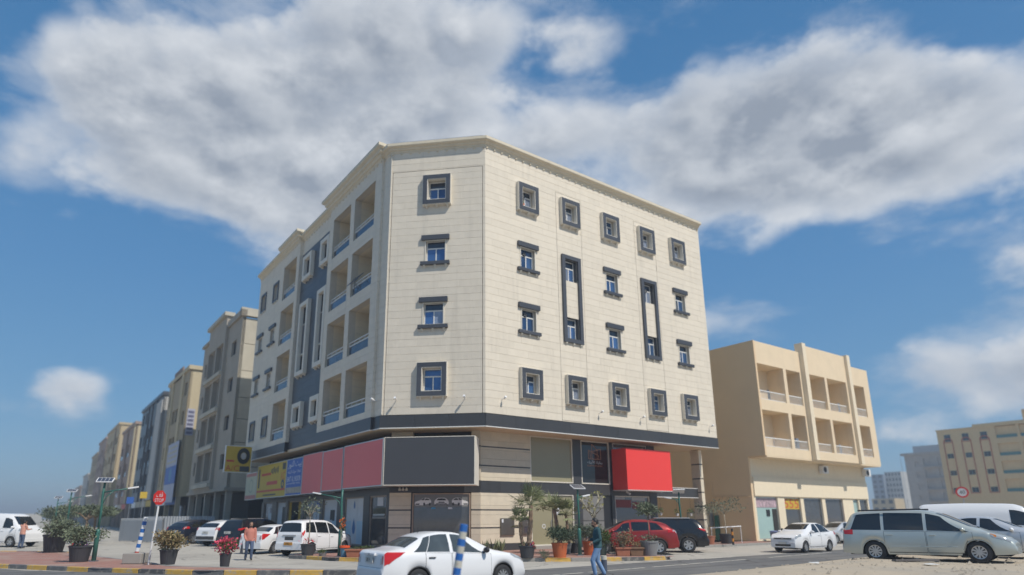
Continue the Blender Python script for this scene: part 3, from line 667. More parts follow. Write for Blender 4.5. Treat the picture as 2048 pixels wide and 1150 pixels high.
glazing(G1, 10.6, 13.66, 3.5, ZB-0.05, GLASSD, frame=TRIMW); slab(G1, 13.68, 14.34, 0.0, ZB-0.04, 0.04, 0.9)
# logo on the dark window
ORG = pm('copper_print', (0.55, 0.25, 0.13), 0.5, var=0.05)
lg = M(); lo = -0.075
def seg(m, fr, pts, w, off):
    for (a, za), (b, zb_) in zip(pts, pts[1:]):
        d = Vector((b-a, zb_-za)).normalized(); n_ = Vector((-d.y, d.x))*w/2
        q = [(a+n_.x, za+n_.y), (b+n_.x, zb_+n_.y), (b-n_.x, zb_-n_.y), (a-n_.x, za-n_.y)]
        m.hexa([fr.p(x, off, z) for x, z in q] + [fr.p(x, off+0.006, z) for x, z in q])
x0, x1, zb0, zt0 = 8.62, 9.62, 4.99, 5.86
def LP(x, y): return (x0+(x1-x0)*x, zb0+(zt0-zb0)*y)
for pts in ([(0, 0), (1, 0), (1, 0.72), (0.28, 0.5)], [(0, 0), (0, 0.58), (0.82, 0.25), (0.82, 0)], [(0.28, 0), (0.28, 1.0), (0.72, 0.63), (0.72, 0)], [(0.14, 0), (0.14, 0.5)]):
    seg(lg, G1, [LP(*p) for p in pts], 0.028, lo)
G1.text(lg, 'ALABNAA BUILDING', 8.50, 9.74, 4.55, 4.645, lo+0.004)
lg.build('logo', ORG, lw)
lt = M(); G1.text(lt, ar(0xFE91, 0xFEE8, 0xFE8E, 0xFEF3, 0xFE94, 0x20, 0xFE8D, 0xFEF7, 0xFE91, 0xFEE8, 0xFE8E, 0xFE80), 8.50, 9.74, 4.68, 4.92, lo+0.004); lt.build('lettering', SIGNW, lw)
# entrance doors
dw = glazing(G1, 4.13, 7.24, 0.16, 2.885, OLIVE, frame=TRIMW, mull=0, name='glass_doors')
mm = M(); G1.box(mm, 5.66, 5.70, -0.075, -0.05, 0.22, 2.82); mm.build('door_gap', GRANITE, dw)
mm = M(); G1.box(mm, 5.40, 5.60, -0.078, -0.07, 2.30, 2.42); G1.box(mm, 5.88, 6.08, -0.078, -0.07, 2.30, 2.42)
for a in (5.54, 5.82): q = G1.p(a, 0.0, 0.9); mm.tube([q, (q[0], q[1], 1.5)], 0.018, 6)
mm.build('door_fittings', STEEL, dw)
mm = M(); G1.box(mm, 5.98, 6.20, -0.078, -0.072, 1.78, 2.16); mm.build('notice', PAPER, dw)
mm = M(); mm.lathe([(0.085, 0), (0.12, 0), (0.12, 0.006), (0.085, 0.006), (0.085, 0)], 18, G1.p(5.05, -0.076, 1.17), 'y', caps=False); mm.build('round_decal', PAPER, dw)
slab(G1, 4.12, 7.26, 0.0, 0.155, 0.35, 0.6, CONC, 'door_step'); slab(G1, 7.26, 7.93, 0.0, 2.89)
# lobby recess with grey marble walls
MARB = pm('grey_marble', (0.20, 0.195, 0.185), 0.5, var=0.22, scale=1.6, spec=0.4, orand=0.08)
mm = M(); G1.box(mm, 7.94, 10.3, -0.32, -0.05, 0.0, 2.89); mm.build('lobby_back', DARKIN, MB_)
for k in range(4):
    mm = M(); G1.box(mm, 7.95, 9.62, -0.06, -0.02, 0.02+k*0.72, 0.02+(k+1)*0.72-0.035); mm.build('marble_panel', MARB, MB_)
slab(G1, 9.64, 10.28, 0.0, 2.885, -0.035, 0.02, BLACK, 'lobby_door'); slab(G1, 10.30, 10.56, 0.0, 2.89, 0.03)
# gallery shop window below the red box
sw = glazing(G1, 10.58, 13.66, 0.34, 2.885, GLASSD, frame=TRIMW); slab(G1, 10.58, 13.66, 0, 0.33)
RD = pm('dark_red_print', (0.20, 0.025, 0.025), 0.5, var=0.1)
mm = M(); G1.box(mm, 10.72, 12.05, -0.078, -0.07, 2.2, 2.66); G1.box(mm, 12.15, 13.35, -0.078, -0.07, 2.12, 2.55); mm.build('red_poster', RD, sw)
GRP = pm('grey_print', (0.4, 0.4, 0.4), 0.6)
for a0, a1, z0_, z1_ in ((10.70, 11.5, 2.68, 2.80), (12.1, 13.3, 2.62, 2.8)): mm = M(); G1.box(mm, a0, a1, -0.078, -0.066, z0_, z1_); mm.build('header_strip', GRP, sw)
for i in range(7): a = 10.95+0.36*i; mm = M(); G1.box(mm, a, a+0.10, -0.078, -0.07, 0.5, 0.75+0.25*random.random()); mm.build('display_item', GRP, sw)
# covered way at the right end
m = M(); m.box(14.36, 18.6, 1.60, 1.98, 2.90, 3.47); m.build('portico_beam', GRANITE, MB_)
m = M(); m.box(14.36, 18.55, 1.585, 1.60, 2.86, 2.90); m.box(14.36, 18.55, 1.585, 1.60, 3.47, 3.51); m.build('beam_trim', WHITE, MB_)
for (a0, a1, b0, b1) in ((18.58, 18.90, 1.32, 2.0), (18.58, 18.90, 9.0, 9.9)):
    z = 0.0; m = M(); g = M()
    for zz in (0.55, 1.42, 2.3, 3.2, 4.1, 5.05, 6.05):
        m.box(a0, a1, b0, b1, z, zz); g.box(a0+0.012, a1-0.012, b0+0.012, b1-0.012, zz, zz+0.075); z = zz+0.075
    co = m.build('column', GST, MB_); g.build('granite_strip', GRANITE, co)
# electrical meter boxes
for a0, a1, z0, z1 in ((2.02, 2.90, 0.73, 1.60), (3.42, 3.88, 0.75, 1.66)):
    m = M(); G1.box(m, a0, a1, 0.0, 0.09, z0, z1); o = m.build('meter_box', pm('bronze_metal', (0.20, 0.18, 0.15), 0.3, metal=0.7, var=0.1), MB_, bevel=0.01)
    m = M()
    if a0 < 3: G1.box(m, a0+0.05, a0+0.16, 0.09, 0.094, z1-0.22, z1-0.05); m.build('sticker', PAPER, o)
    else: G1.box(m, a0+0.13, a1-0.1, 0.09, 0.095, z0+0.1, z0+0.42); m.build('meter_glass', GLASSD, o)
# chamfer shop window with the print of three white cars
cwn = glazing(G2, 1.40, 4.46, 0.30, 2.86, GLASSD, frame=pm('rusty_frame', (0.40, 0.30, 0.22), 0.7, var=0.25, scale=8))
slab(G2, 1.33, 1.40, 0, 2.89, 0.0, 0.3, BLACK, 'joint')
GP = pm('grey_print_band', (0.20, 0.205, 0.20), 0.4, var=0.1, scale=2)
mm = M(); G2.box(mm, 1.47, 4.39, -0.079, -0.074, 2.16, 2.79); pb = mm.build('print_band', GP, cwn)
def car_print(a, z, w, kind):
    b = M(); k = M()
    def P(pts, m_, o):
        n = len(pts); q = [G2.p(a+w*x, -0.074+o, z+w*y) for x, y in pts]; q2 = [G2.p(a+w*x, -0.072+o, z+w*y) for x, y in pts]
        m_.add(q+q2, [tuple(range(n)), tuple(range(n, 2*n))])
    if kind == 0:
        P([(-0.5, 0.02), (-0.46, -0.03), (0.02, -0.03), (0.1, 0.02), (0.38, 0.06), (0.44, 0.13), (0.43, 0.24), (0.3, 0.36), (0.1, 0.38), (-0.06, 0.36), (-0.18, 0.25), (-0.44, 0.18), (-0.5, 0.12)], b, 0)
        P([(-0.15, 0.25), (-0.04, 0.345), (0.08, 0.36), (0.02, 0.25)], k, 0.003); P([(0.06, 0.25), (0.13, 0.35), (0.28, 0.33), (0.36, 0.25)], k, 0.003)
        P([(-0.46, 0.0), (-0.46, 0.06), (-0.22, 0.06), (-0.24, 0.0)], k, 0.003)
        for x in (0.04, 0.36): P([(x+0.055*math.cos(t), 0.03+0.085*math.sin(t)) for t in np.linspace(0, 6.28, 12)[:-1]], k, 0.004)
    else:
        P([(-0.42, 0.0), (0.42, 0.0), (0.45, 0.1), (0.42, 0.22), (0.28, 0.36), (0.16, 0.39), (-0.16, 0.39), (-0.28, 0.36), (-0.42, 0.22), (-0.45, 0.1)], b, 0)
        P([(-0.3, 0.24), (-0.22, 0.34), (0, 0.36), (0.22, 0.34), (0.3, 0.24)], k, 0.003); P([(-0.2, 0.10), (-0.17, 0.16), (0.17, 0.16), (0.2, 0.10)], k, 0.003); P([(-0.36, 0.01), (-0.34, 0.06), (0.34, 0.06), (0.36, 0.01)], k, 0.003)
        P([(-0.42, -0.05), (-0.42, 0.0), (-0.3, 0.0), (-0.3, -0.05)], k, 0.003); P([(0.3, -0.05), (0.3, 0.0), (0.42, 0.0), (0.42, -0.05)], k, 0.003)
    b.build('car_print', SIGNW, pb); k.build('car_print_detail', BLACK, pb)
car_print(1.98, 2.28, 0.92, 0); car_print(2.93, 2.29, 0.86, 1)
G2keep = G2
G2 = Fr((G2keep.o[0], G2keep.o[1]), (-G2keep.d[0], -G2keep.d[1]), G2keep.n); car_print(-3.88, 2.28, 0.92, 0); G2 = G2keep
mm = M(); G2.box(mm, 2.40, 2.62, -0.078, -0.07, 2.06, 2.15); mm.build('blue_sticker', pm('blue_print', (0.05, 0.28, 0.5), 0.5), cwn)
mm = M(); G2.box(mm, 3.28, 3.5, -0.078, -0.07, 2.06, 2.15); mm.build('white_sticker', PAPER, cwn)
# side-street shops
BLUEP = pm('pale_blue_print', (0.42, 0.56, 0.66), 0.5, var=0.1, scale=1); BLUED = pm('blue_drop_print', (0.06, 0.16, 0.36), 0.5)
GREYP = pm('pale_grey_print', (0.58, 0.60, 0.62), 0.5, var=0.15, scale=1.3); YEL = pm('yellow_paint', (0.50, 0.30, 0.02), 0.6, var=0.12)
FRM = pm('brown_frame', (0.30, 0.25, 0.205), 0.55, var=0.2)
for a0, a1 in ((1.05, 1.35), (3.42, 4.2), (6.87, 8.0), (10.35, 10.85), (13.82, 14.38), (17.2, 17.7), (19.8, 20.9), (23.0, 23.6)): slab(G3, a0, a1, 0, 2.80, 0.02, 0.3, GRANITE, 'granite_pier')
wins = []
for a0, a1, mt in ((1.36, 3.40, GLASSD), (4.22, 6.85, GREYP), (8.02, 10.33, GREYP), (10.87, 13.8, GLASSD), (14.4, 17.18, DARKIN), (17.72, 19.78, GREYP), (20.92, 22.98, GLASSD)):
    wins.append(glazing(G3, a0, a1, 0.12, 2.79, mt, frame=FRM, t=0.08)); slab(G3, a0, a1, 0, 0.118, 0.02, 0.3, GRANITE, 'threshold')
def flat(win, a0, a1, z0, z1, mat, name, o=-0.066):
    mm = M(); G3.box(mm, a0, a1, -0.079, o, z0, z1); return mm.build(name, mat, win)
w = wins[1]; flat(w, 4.32, 6.75, 0.2, 1.45, BLUEP, 'blue_film', -0.072); flat(w, 5.2, 6.0, 0.2, 2.7, GREYP, 'grey_banner', -0.068)
mm = M()
for zc, s in ((1.1, 0.30), (2.35, 0.17)):
    pts = [(5.6+s*0.75*math.sin(t)*(1 if math.cos(t) < 0.2 else 1-math.cos(t)), zc-s*1.25*-math.cos(t)*(1 if math.cos(t) < 0 else 1.5)) for t in np.linspace(0, 6.283, 20)[:-1]]
    mm.add([G3.p(a, -0.062, z) for a, z in pts], [tuple(range(len(pts)))])
mm.build('water_drop', BLUED, w)
w = wins[2]; flat(w, 8.1, 10.2, 0.2, 1.5, BLUEP, 'blue_film', -0.072); flat(w, 8.55, 9.25, 1.45, 2.1, BLACK, 'dark_poster'); flat(w, 8.9, 9.9, 0.3, 1.5, GREYP, 'grey_banner', -0.064)
w = wins[0]; flat(w, 1.9, 2.6, 2.25, 2.7, GREYP, 'grey_banner'); flat(w, 1.7, 3.1, 1.75, 1.83, STEEL, 'door_rail')
w = wins[3]; flat(w, 11.6, 12.2, 1.1, 2.0, GREYP, 'grey_banner'); flat(w, 10.97, 11.5, 0.3, 2.4, GREYP, 'grey_curtain')
w = wins[4]; flat(w, 14.5, 15.1, 0.2, 2.7, YEL, 'yellow_shelf'); flat(w, 16.0, 17.1, 0.2, 1.2, YEL, 'yellow_shelf'); flat(w, 16.6, 17.1, 1.2, 2.7, YEL, 'yellow_shelf')
w = wins[5]; flat(w, 17.9, 18.6, 0.6, 2.4, BLACK, 'dark_doorway'); w = wins[6]; flat(w, 21.1, 22.0, 0.7, 2.5, PAPER, 'poster'); flat(w, 21.2, 21.6, 2.0, 2.4, RD, 'red_poster')
mm = M()
for i in range(8):
    zz = 0.6+0.3*i*0.9
    mm.ball(G3.p(16.0-0.17*(i % 4)*1.2, 0.02, 0.9+0.38*(i//2)*0.9), (0.05, 0.22, 0.22), 10, 6)
mm.build('hanging_tyre_stock', RUBBER, wins[4])

# ------------------------------------------------------------------ signboards
def signboard(name, label, fr, a0, a1, z0, z1, off, depth, mat, frame=ALU, group=None, side=None, t=0.05, cat='sign'):
    r = thing(name, label, cat, (C1[0], C1[1], 0), AL, group)
    m = M(); fr.box(m, a0, a1, off-depth, off-0.02, z0, z1); m.build('box', side or frame, r)
    m = M(); fr.box(m, a0+t, a1-t, off-0.02, off, z0+t, z1-t); m.build('panel', mat, r)
    m = M(); ring(m, fr, a0, a1, z0, z1, t, off-0.02, off+0.012); m.build('frame', frame, r)
    return r
CHAR = pm('charcoal_vinyl', (0.062, 0.063, 0.068), 0.5, var=0.04, scale=0.5); PINK = pm('rose_red_vinyl', (0.74, 0.17, 0.165), 0.55, var=0.03, scale=0.5)
REDV = pm('bright_red_vinyl', (0.86, 0.055, 0.045), 0.45, var=0.02, scale=0.5)
signboard('signboard', 'blank charcoal signboard with cream box over the chamfered shop front', FRc, 0.36, 5.0, 3.18, 5.57, 0.33, 1.2, CHAR, TRIMW, t=0.035)
signboard('signboard', 'widest blank rose red signboard, next to the charcoal one', FRl, -0.44, 4.52, 3.17, 5.55, 0.0, 0.9, PINK)
signboard('signboard', 'blank rose red signboard, middle of the three', FRl, 4.62, 7.74, 3.14, 5.52, 0.0, 0.9, PINK)
signboard('signboard', 'blank rose red signboard next to the blue lettered sign', FRl, 7.78, 11.2, 3.08, 5.55, 0.0, 0.9, PINK, t=0.03)
SBLUE = pm('sign_blue', (0.035, 0.12, 0.42), 0.5, var=0.06); SYEL = pm('sign_yellow', (0.58, 0.40, 0.045), 0.55, var=0.1, scale=1.5); SPALE = pm('sign_pale', (0.50, 0.50, 0.36), 0.6, var=0.1)
SRED = pm('sign_red', (0.55, 0.06, 0.035), 0.5)
r = signboard('signboard', 'blue shop sign with white Arabic and English lettering', FRl, 11.24, 14.36, 3.06, 5.5, 0.0, 0.9, SBLUE)
mm = M()
FRl.text(mm, ar(0xFE91, 0xFEF4, 0xFE96, 0x20, 0xFE8D, 0xFEDF, 0xFEE8, 0xFEEE, 0xFEAD), 11.45, 14.1, 4.83, 5.36, 0.004)
FRl.text(mm, ar(0xFE97, 0xFEA0, 0xFE8E, 0xFEAD, 0xFE93, 0x20, 0xFEE3, 0xFEEE, 0xFE8D, 0xFEA9, 0x20, 0xFE8D, 0xFEDF, 0xFE92, 0xFEE8, 0xFE8E, 0xFE80), 11.55, 14.1, 4.47, 4.76, 0.004)
FRl.text(mm, 'BAIT AL NOOR', 11.5, 14.15, 3.98, 4.33, 0.004); FRl.text(mm, 'BUILDING MATERIAL TRADING', 11.5, 14.15, 3.80, 3.91, 0.004)
mm.build('lettering', SIGNW, r)
mm = M(); FRl.box(mm, 11.29, 14.31, -0.001, 0.003, 3.22, 3.60); mm.build('picture_strip', pm('beige_print', (0.42, 0.37, 0.29), 0.6, var=0.5, scale=3), r)
r = signboard('signboard', 'long yellow garage sign with red lettering and grey pictures', FRl, 14.40, 21.3, 3.04, 5.5, 0.0, 0.9, SYEL)
mm = M(); FRl.text(mm, 'A/C', 14.7, 15.6, 4.2, 4.75, 0.004); FRl.box(mm, 16.3, 18.8, 0.0, 0.004, 3.95, 4.2); FRl.box(mm, 17.9, 20.2, 0.0, 0.004, 4.66, 4.84); FRl.box(mm, 14.5, 21.2, 0.0, 0.004, 3.48, 3.62); mm.build('red_print', SRED, r)
mm = M(); FRl.box(mm, 14.65, 15.3, 0.0, 0.004, 4.9, 5.35); FRl.box(mm, 20.6, 20.95, 0.0, 0.004, 3.8, 5.2)
for i in range(6): FRl.box(mm, 16.2+0.3*i, 16.38+0.3*i, 0.0, 0.004, 4.72+0.1*(i % 2), 5.2-0.07*(i % 3))
FRl.box(mm, 16.5, 19.5, 0.0, 0.004, 3.2, 3.3); mm.build('dark_print', pm('dark_print', (0.06, 0.07, 0.08), 0.6), r)
mm = M(); mm.lathe([(0.14, 0), (0.33, 0), (0.33, 0.006), (0.14, 0.006)], 16, FRl.p(15.1, 0.004, 3.9), 'x', caps=False); mm.build('tyre_picture', pm('tyre_print', (0.06, 0.08, 0.13), 0.6), r)
r = signboard('signboard', 'faded pale poster board with pink edges at the end of the shop signs', FRl, 21.4, 24.4, 3.0, 5.1, 0.0, 0.5, SPALE)
PKE = pm('faded_pink', (0.5, 0.20, 0.17), 0.6); 
for za, zb_ in ((3.06, 3.35), (4.8, 5.04)): mm = M(); FRl.box(mm, 21.46, 24.34, 0.0, 0.004, za, zb_); mm.build('pink_strip', PKE, r)
mm = M(); mm.lathe([(0.45, 0), (0.52, 0), (0.52, 0.006), (0.45, 0.006)], 20, FRl.p(22.9, 0.005, 4.05), 'x', caps=False); mm.build('round_print', pm('grey_green_print', (0.25, 0.3, 0.25), 0.6), r)
# projecting yellow sign: it faces the road
FP = Fr((cx-2.55, yb(21.9)), (1, 0), (0, -1))
r = signboard('projecting_sign', 'square yellow projecting sign with a tyre picture and red letters', FP, 0.15, 2.15, 5.0, 7.05, 0.0, 0.22, SYEL, SIGNW)
m = M(); FP.box(m, 2.15, 2.6, -0.14, -0.08, 6.6, 6.68); FP.box(m, 2.15, 2.6, -0.14, -0.08, 5.4, 5.48); m.build('bracket', STEEL, r)
m = M(); c = FP.p(1.52, 0.004, 6.28); m.lathe([(0.28, 0), (0.62, 0.0), (0.62, -0.008), (0.28, -0.008)], 24, c, 'y', caps=False); m.v = [(c[0]+(x-c[0])*0.78, y, z) for x, y, z in m.v]; m.build('tyre_picture', BLACK, r)
m = M(); m.lathe([(0.0, 0), (0.26, 0.0), (0.26, -0.006)], 20, c, 'y', caps=False); m.v = [(c[0]+(x-c[0])*0.78, y, z) for x, y, z in m.v]; m.build('wheel_picture', ALU, r)
m = M(); FP.text(m, 'A/C', 0.25, 1.25, 5.12, 5.55, 0.005); m.build('lettering', SRED, r); m = M(); FP.box(m, 0.3, 0.85, 0, 0.004, 5.8, 5.95); m.build('red_print', SRED, r)
m = M(); FP.box(m, 1.3, 2.02, 0, 0.005, 5.08, 5.5); m.build('dark_print', MATS['dark_print'], r)
# plain red box over the gallery
r = thing('box_sign', 'plain bright red box sign projecting from the dark shop front', 'sign', (C1[0], C1[1], 0), AL)
m = M(); m.box(10.40, 14.40, 0.32, 1.50, 3.20, 5.63); m.build('box', REDV, r, bevel=0.015)
m = M(); m.box(10.38, 14.42, 0.30, 1.50, 3.165, 3.198); m.build('bottom_trim', WHITE, r)
m = M(); q = Vector((10.9, 0.9, 3.16)); m.tube([q, q+Vector((0, 0, -0.06)), q+Vector((0.05, -0.22, -0.2))], [0.02, 0.05, 0.06], 8); m.build('floodlight', SIGNW, r)
# lamps under the soffit
for i in range(3):
    m = M(); q = FRc.p(0.75+0.18*i, -1.35, 3.05); m.lathe([(0.03, 0.1), (0.07, 0.02), (0.075, -0.05), (0.0, -0.06)], 10, q); m.build('wall_lamp', TRIMW, MB_)
# drying rack on a balcony
r = thing('drying_rack', 'folded grey drying rack leaning over a balcony railing', 'drying rack', B(C0[0]-0.15, yb(3.9), 7.12+2*PIT), AL)
m = M()
for i in range(7):
    z = 0.62+0.09*i; m.tube([(-0.28+0.07*i, -0.7, z), (-0.18+0.07*i, 0.75, z+0.12)], 0.012, 5)
m.tube([(-0.32, -0.7, 0.58), (0.2, -0.68, 1.22)], 0.018, 6); m.tube([(-0.22, 0.75, 0.7), (0.3, 0.73, 1.34)], 0.018, 6); m.tube([(0.1, -0.4, 0.05), (-0.1, 0.1, 1.0)], 0.018, 6); m.tube([(0.1, 0.4, 0.05), (-0.1, -0.2, 1.0)], 0.018, 6)
m.build('frame', pm('rack_grey', (0.12, 0.12, 0.13), 0.5), r)
# flower pot on an upper sill
r = thing('flower_pot', 'small orange flower pot on an upper window sill', 'flower pot', B(2.66, 0.02, 18.93), AL)
m = M(); m.lathe([(0.07, 0), (0.10, 0.17), (0.11, 0.17), (0.11, 0.2)], 12); m.build('pot', pm('orange_clay', (0.6, 0.13, 0.03), 0.7), r)
m = M()
for i in range(24): 
    a = random.uniform(0, 6.28); q = Vector((0, 0, 0.2)); e = q+Vector((math.cos(a)*0.13, math.sin(a)*0.1, random.uniform(0.1, 0.3))); m.tube([q, e], [0.012, 0.004], 4)
m.build('leaves', pm('sill_leaves', (0.12, 0.17, 0.06), 0.7), r)
# ------------------------------------------------------------------ neighbouring buildings
FF = Fr((0, 0), (0, 1), (-1, 0), flip=True)      # street front of a block in the side street (local frame)
FS = Fr((0, 0), (1, 0), (0, -1))                 # its flank facing the main road
def wallpan(fr, a0, a1, z0, z1, holes, mat, par, off=0.0, th=0.3, name='wall'):
    mm = M()
    for q in cut([(a0, a1, z0, z1)], holes): fr.box(mm, q[0], q[1], off-th, off, q[2], q[3])
    return mm.build(name, mat, par)
def simple_window(fr, a0, a1, z0, z1, off, par, frame=BLACK, glass=PANE2, mull=True):
    mm = M(); ring(mm, fr, a0, a1, z0, z1, 0.06, off-0.05, off)
    if mull: am = (a0+a1)/2; fr.box(mm, am-0.03, am+0.03, off-0.04, off-0.005, z0+0.06, z1-0.06)
    w = mm.build('window', frame, par); p = M(); fr.box(p, a0+0.06, a1-0.06, off-0.04, off-0.025, z0+0.06, z1-0.06); p.build('pane', glass, w); return w
def lroot(name, label, v0, off=0.0, group=None): return thing(name, label, 'building', B(cx-off, yb(v0), -0.13), AL, group)
# grey unfinished block
GREY = pm('bare_render', (0.40, 0.355, 0.29), 0.9, var=0.15, scale=0.8, streak=0.15, spec=0.2, bump=0.15); GREYL = pm('bare_render_lit', (0.52, 0.475, 0.38), 0.85, var=0.2, scale=0.6, streak=0.1, spec=0.2, orand=0.06)  # GREYL: lighter copy with the flank's sunlight put into its colour
r = lroot('grey_building', 'unfinished grey rendered block with empty openings beside the cream corner block', 30.8)
z0 = 0.13; hl = []
for k, (a, b) in enumerate(((6.0, 7.4), (9.6, 11.0), (13.25, 14.65), (16.85, 18.35))):
    for y0, y1 in ((1.6, 3.35), (13.6, 15.1)):
        hl.append((y0, y1, a+z0, b+z0)); simple_window(FF, y0, y1, a+z0, b+z0, -0.22, r)
wallpan(FF, 0.0, 5.2, 4.4, 20.4, hl, GREY, r); wallpan(FF, 12.7, 16.4, 4.4, 20.6, hl, GREY, r)
hc = []
for k in range(4):
    a = 4.9+3.65*k
    for y0, y1 in ((5.7, 8.7), (9.2, 12.2)):
        hc.append((y0, y1, a+0.35, a+3.15))
        m = M(); FF.box(m, y0, y1, -1.6, -1.5, a+0.3, a+3.2); m.build('recess_back', GREY, r)
        m = M(); FF.box(m, (y0+y1)/2-0.09, (y0+y1)/2+0.09, -0.1, 0.1, a+0.36, a+3.14); m.build('post', GREY, r)
    m = M(); FF.box(m, 5.25, 12.65, 0.3, 0.55, a-0.28, a+0.10); m.build('floor_ledge', GREYL, r)
wallpan(FF, 5.2, 12.7, 4.4, 21.7, hc, GREY, r, off=0.3, th=0.6)
m = M(); FF.box(m, 5.0, 12.9, -0.4, 0.6, 21.7, 22.1); m.build('parapet', GREYL, r); m = M(); FF.box(m, -0.25, 5.0, -0.3, 0.25, 20.4, 21.0); FF.box(m, 12.9, 16.6, -0.3, 0.25, 20.6, 20.9); m.build('parapet', GREY, r)
m = M(); FS.box(m, -0.25, 12, -0.3, 0.25, 20.42, 21.2); m.build('parapet', GREYL, r)
zz = 4.4
for h in (1.9, 2.15, 2.15, 2.0, 2.55, 2.6, 2.55):
    m = M(); FS.box(m, 0.02, 12, -0.3, 0.0, zz, min(zz+h-0.05, 20.4)); m.build('wall_panel', GREYL, r); zz += h
m = M(); m.box(0.3, 14, 0.3, 16.2, 4.3, 20.2); m.box(2.2, 14, 0.5, 16, 0, 4.3); m.build('core', DARKIN, r)
for y in (0.1, 4.2, 8.4, 12.2, 15.9): m = M(); m.box(0.1, 0.6, y, y+0.5, 0, 4.4); m.build('ground_column', GREY, r)
m = M(); m.box(-0.2, 14, -0.1, 16.4, 4.1, 4.4); m.build('first_floor_slab', GREY, r)
# blocks further down the side street
def block(name, label, v0, v1, H, off, wallm, cols, floors=4, z1f=5.6, pit=3.6, flank=None, roof=0.5, frame=BLACK, dep=14, bands=None, top=None):
    r = lroot(name, label, v0, off); L_ = v1-v0; hl = []
    for (y0, y1, h, kind) in cols:
        for k in range(floors):
            z = z1f+k*pit
            if z+h > H-0.6: continue
            hl.append((y0, y1, z, z+h)); 
            if kind == 'w': simple_window(FF, y0, y1, z, z+h, -0.2, r, frame)
            else:
                m = M(); FF.box(m, y0, y1, -1.3, -1.2, z-0.1, z+h+0.1); m.build('recess_back', kind if not isinstance(kind, str) else DARKIN, r)
                m = M(); FF.box(m, y0, y1, -0.1, 0.0, z, z+0.8); m.build('balcony_panel', BGLASS if kind == 'g' else wallm, r)
    wallpan(FF, 0, L_, 4.2, H, hl, wallm, r)
    wallpan(FS, 0.0, dep, 4.2, H, [], flank or wallm, r, off=0.0, th=0.28)
    m = M(); m.box(0.35, dep, 0.3, L_, 4.2, H-0.2); m.box(1.5, dep, 0.2, L_-0.2, 0, 4.2); m.build('core', DARKIN, r)
    m = M(); m.box(-0.25, dep, -0.2, L_, H, H+roof); m.build('parapet', top or wallm, r)
    n = max(2, int(L_/5))
    for i in range(n+1): y = 0.05+(L_-0.5)*i/n; m = M(); m.box(0.05, 0.55, y, y+0.45, 0, 4.2); m.build('ground_column', wallm, r)
    for i in range(n):
        y = 0.5+(L_-0.5)*i/n; m = M(); FF.box(m, y+0.15, y+(L_-0.5)/n-0.6, -1.4, -1.3, 0.1, 3.2); m.build('shop_window', PANE2, r)
        m = M(); FF.box(m, y+0.1, y+(L_-0.5)/n-0.55, -0.2, -0.05, 3.3, 4.15); m.build('shop_fascia', random.choice([MATS['sign_yellow'], MATS['sign_blue'], SIGNW, MATS['sign_red'], GREYL]), r)
    for (y0, y1, z0_, z1_, mt) in (bands or []): m = M(); FF.box(m, y0, y1, 0.0, 0.18, z0_, z1_); m.build('pier', mt, r)
    return r
TAN = pm('tan_render', (0.42, 0.345, 0.235), 0.85, var=0.12, streak=0.12, spec=0.2); TANL = pm('pale_tan_render', (0.55, 0.46, 0.30), 0.85, var=0.1, spec=0.2); BROWN = pm('brown_cladding', (0.23, 0.15, 0.105), 0.7, var=0.2)
DGREY = pm('dark_cladding', (0.07, 0.075, 0.085), 0.4, var=0.2); PALE = pm('pale_render', (0.46, 0.45, 0.42), 0.8, var=0.12, streak=0.1); OCHRE = pm('ochre_render', (0.50, 0.395, 0.235), 0.85, var=0.1); PINKT = pm('dusty_pink_render', (0.36, 0.26, 0.21), 0.85, var=0.12)
block('tan_building', 'tan block with brown window bays, next beyond the grey unfinished block', 53.2, 67.5, 19.4, 0.2, TAN, [(1.2, 2.6, 1.7, 'w'), (5.2, 7.2, 2.6, BROWN), (7.7, 9.7, 2.6, BROWN), (11.6, 13.2, 1.7, 'w')], flank=TANL, bands=[(4.6, 10.2, 19.4, 20.6, BROWN), (3.2, 4.6, 4.2, 20.0, TANL), (10.3, 11.2, 4.2, 20.0, TANL)], top=TANL)
block('dark_clad_building', 'dark clad block with a pale white stair tower and curved top', 70.0, 91.0, 18.8, 0.4, DGREY, [(6.5, 9.0, 2.5, 'g'), (10.0, 12.5, 2.5, 'g'), (14.5, 16.5, 1.8, 'w'), (18, 19.8, 1.8, 'w')], flank=PALE, bands=[(0.3, 5.0, 4.2, 18.2, PALE), (5.4, 5.9, 4.2, 19.0, DGREY), (9.3, 9.7, 4.2, 19.3, DGREY), (13, 13.5, 4.2, 19.4, DGREY)], top=DGREY)
block('dusty_pink_building', 'dusty pink block with a cream corner behind the dark clad one', 100.5, 120, 18.2, 0.1, PINKT, [(2, 4, 1.8, 'w'), (6.5, 9.5, 2.4, 'g'), (11, 13, 1.8, 'w'), (15, 18, 2.4, 'g')], flank=TANL, bands=[(0.2, 1.5, 4.2, 18.8, TANL), (9.8, 10.6, 4.2, 18.6, BROWN)])
block('ochre_building', 'ochre block with white balconies far along the street', 127, 152, 21.2, 0.3, OCHRE, [(1.5, 5.5, 2.5, PALE), (7, 9, 1.8, 'w'), (11, 15, 2.5, PALE), (17, 19, 1.8, 'w'), (20.5, 23.5, 2.5, PALE)], flank=OCHRE, bands=[(6.0, 6.6, 4.2, 21, BROWN)])
block('brown_building', 'brown grey block far along the street past the ochre one', 156, 175, 21.0, 0.2, PINKT, [(2, 4, 1.8, 'w'), (6, 9, 2.5, TAN), (11, 13, 1.8, 'w'), (15, 17, 1.8, 'w')], flank=TAN)
block('tan_grey_building', 'tan block second last in the receding left row', 178, 198, 19.0, 0.0, TAN, [(2, 4, 1.8, 'w'), (7, 9, 1.8, 'w'), (12, 14, 1.8, 'w')], flank=TANL)
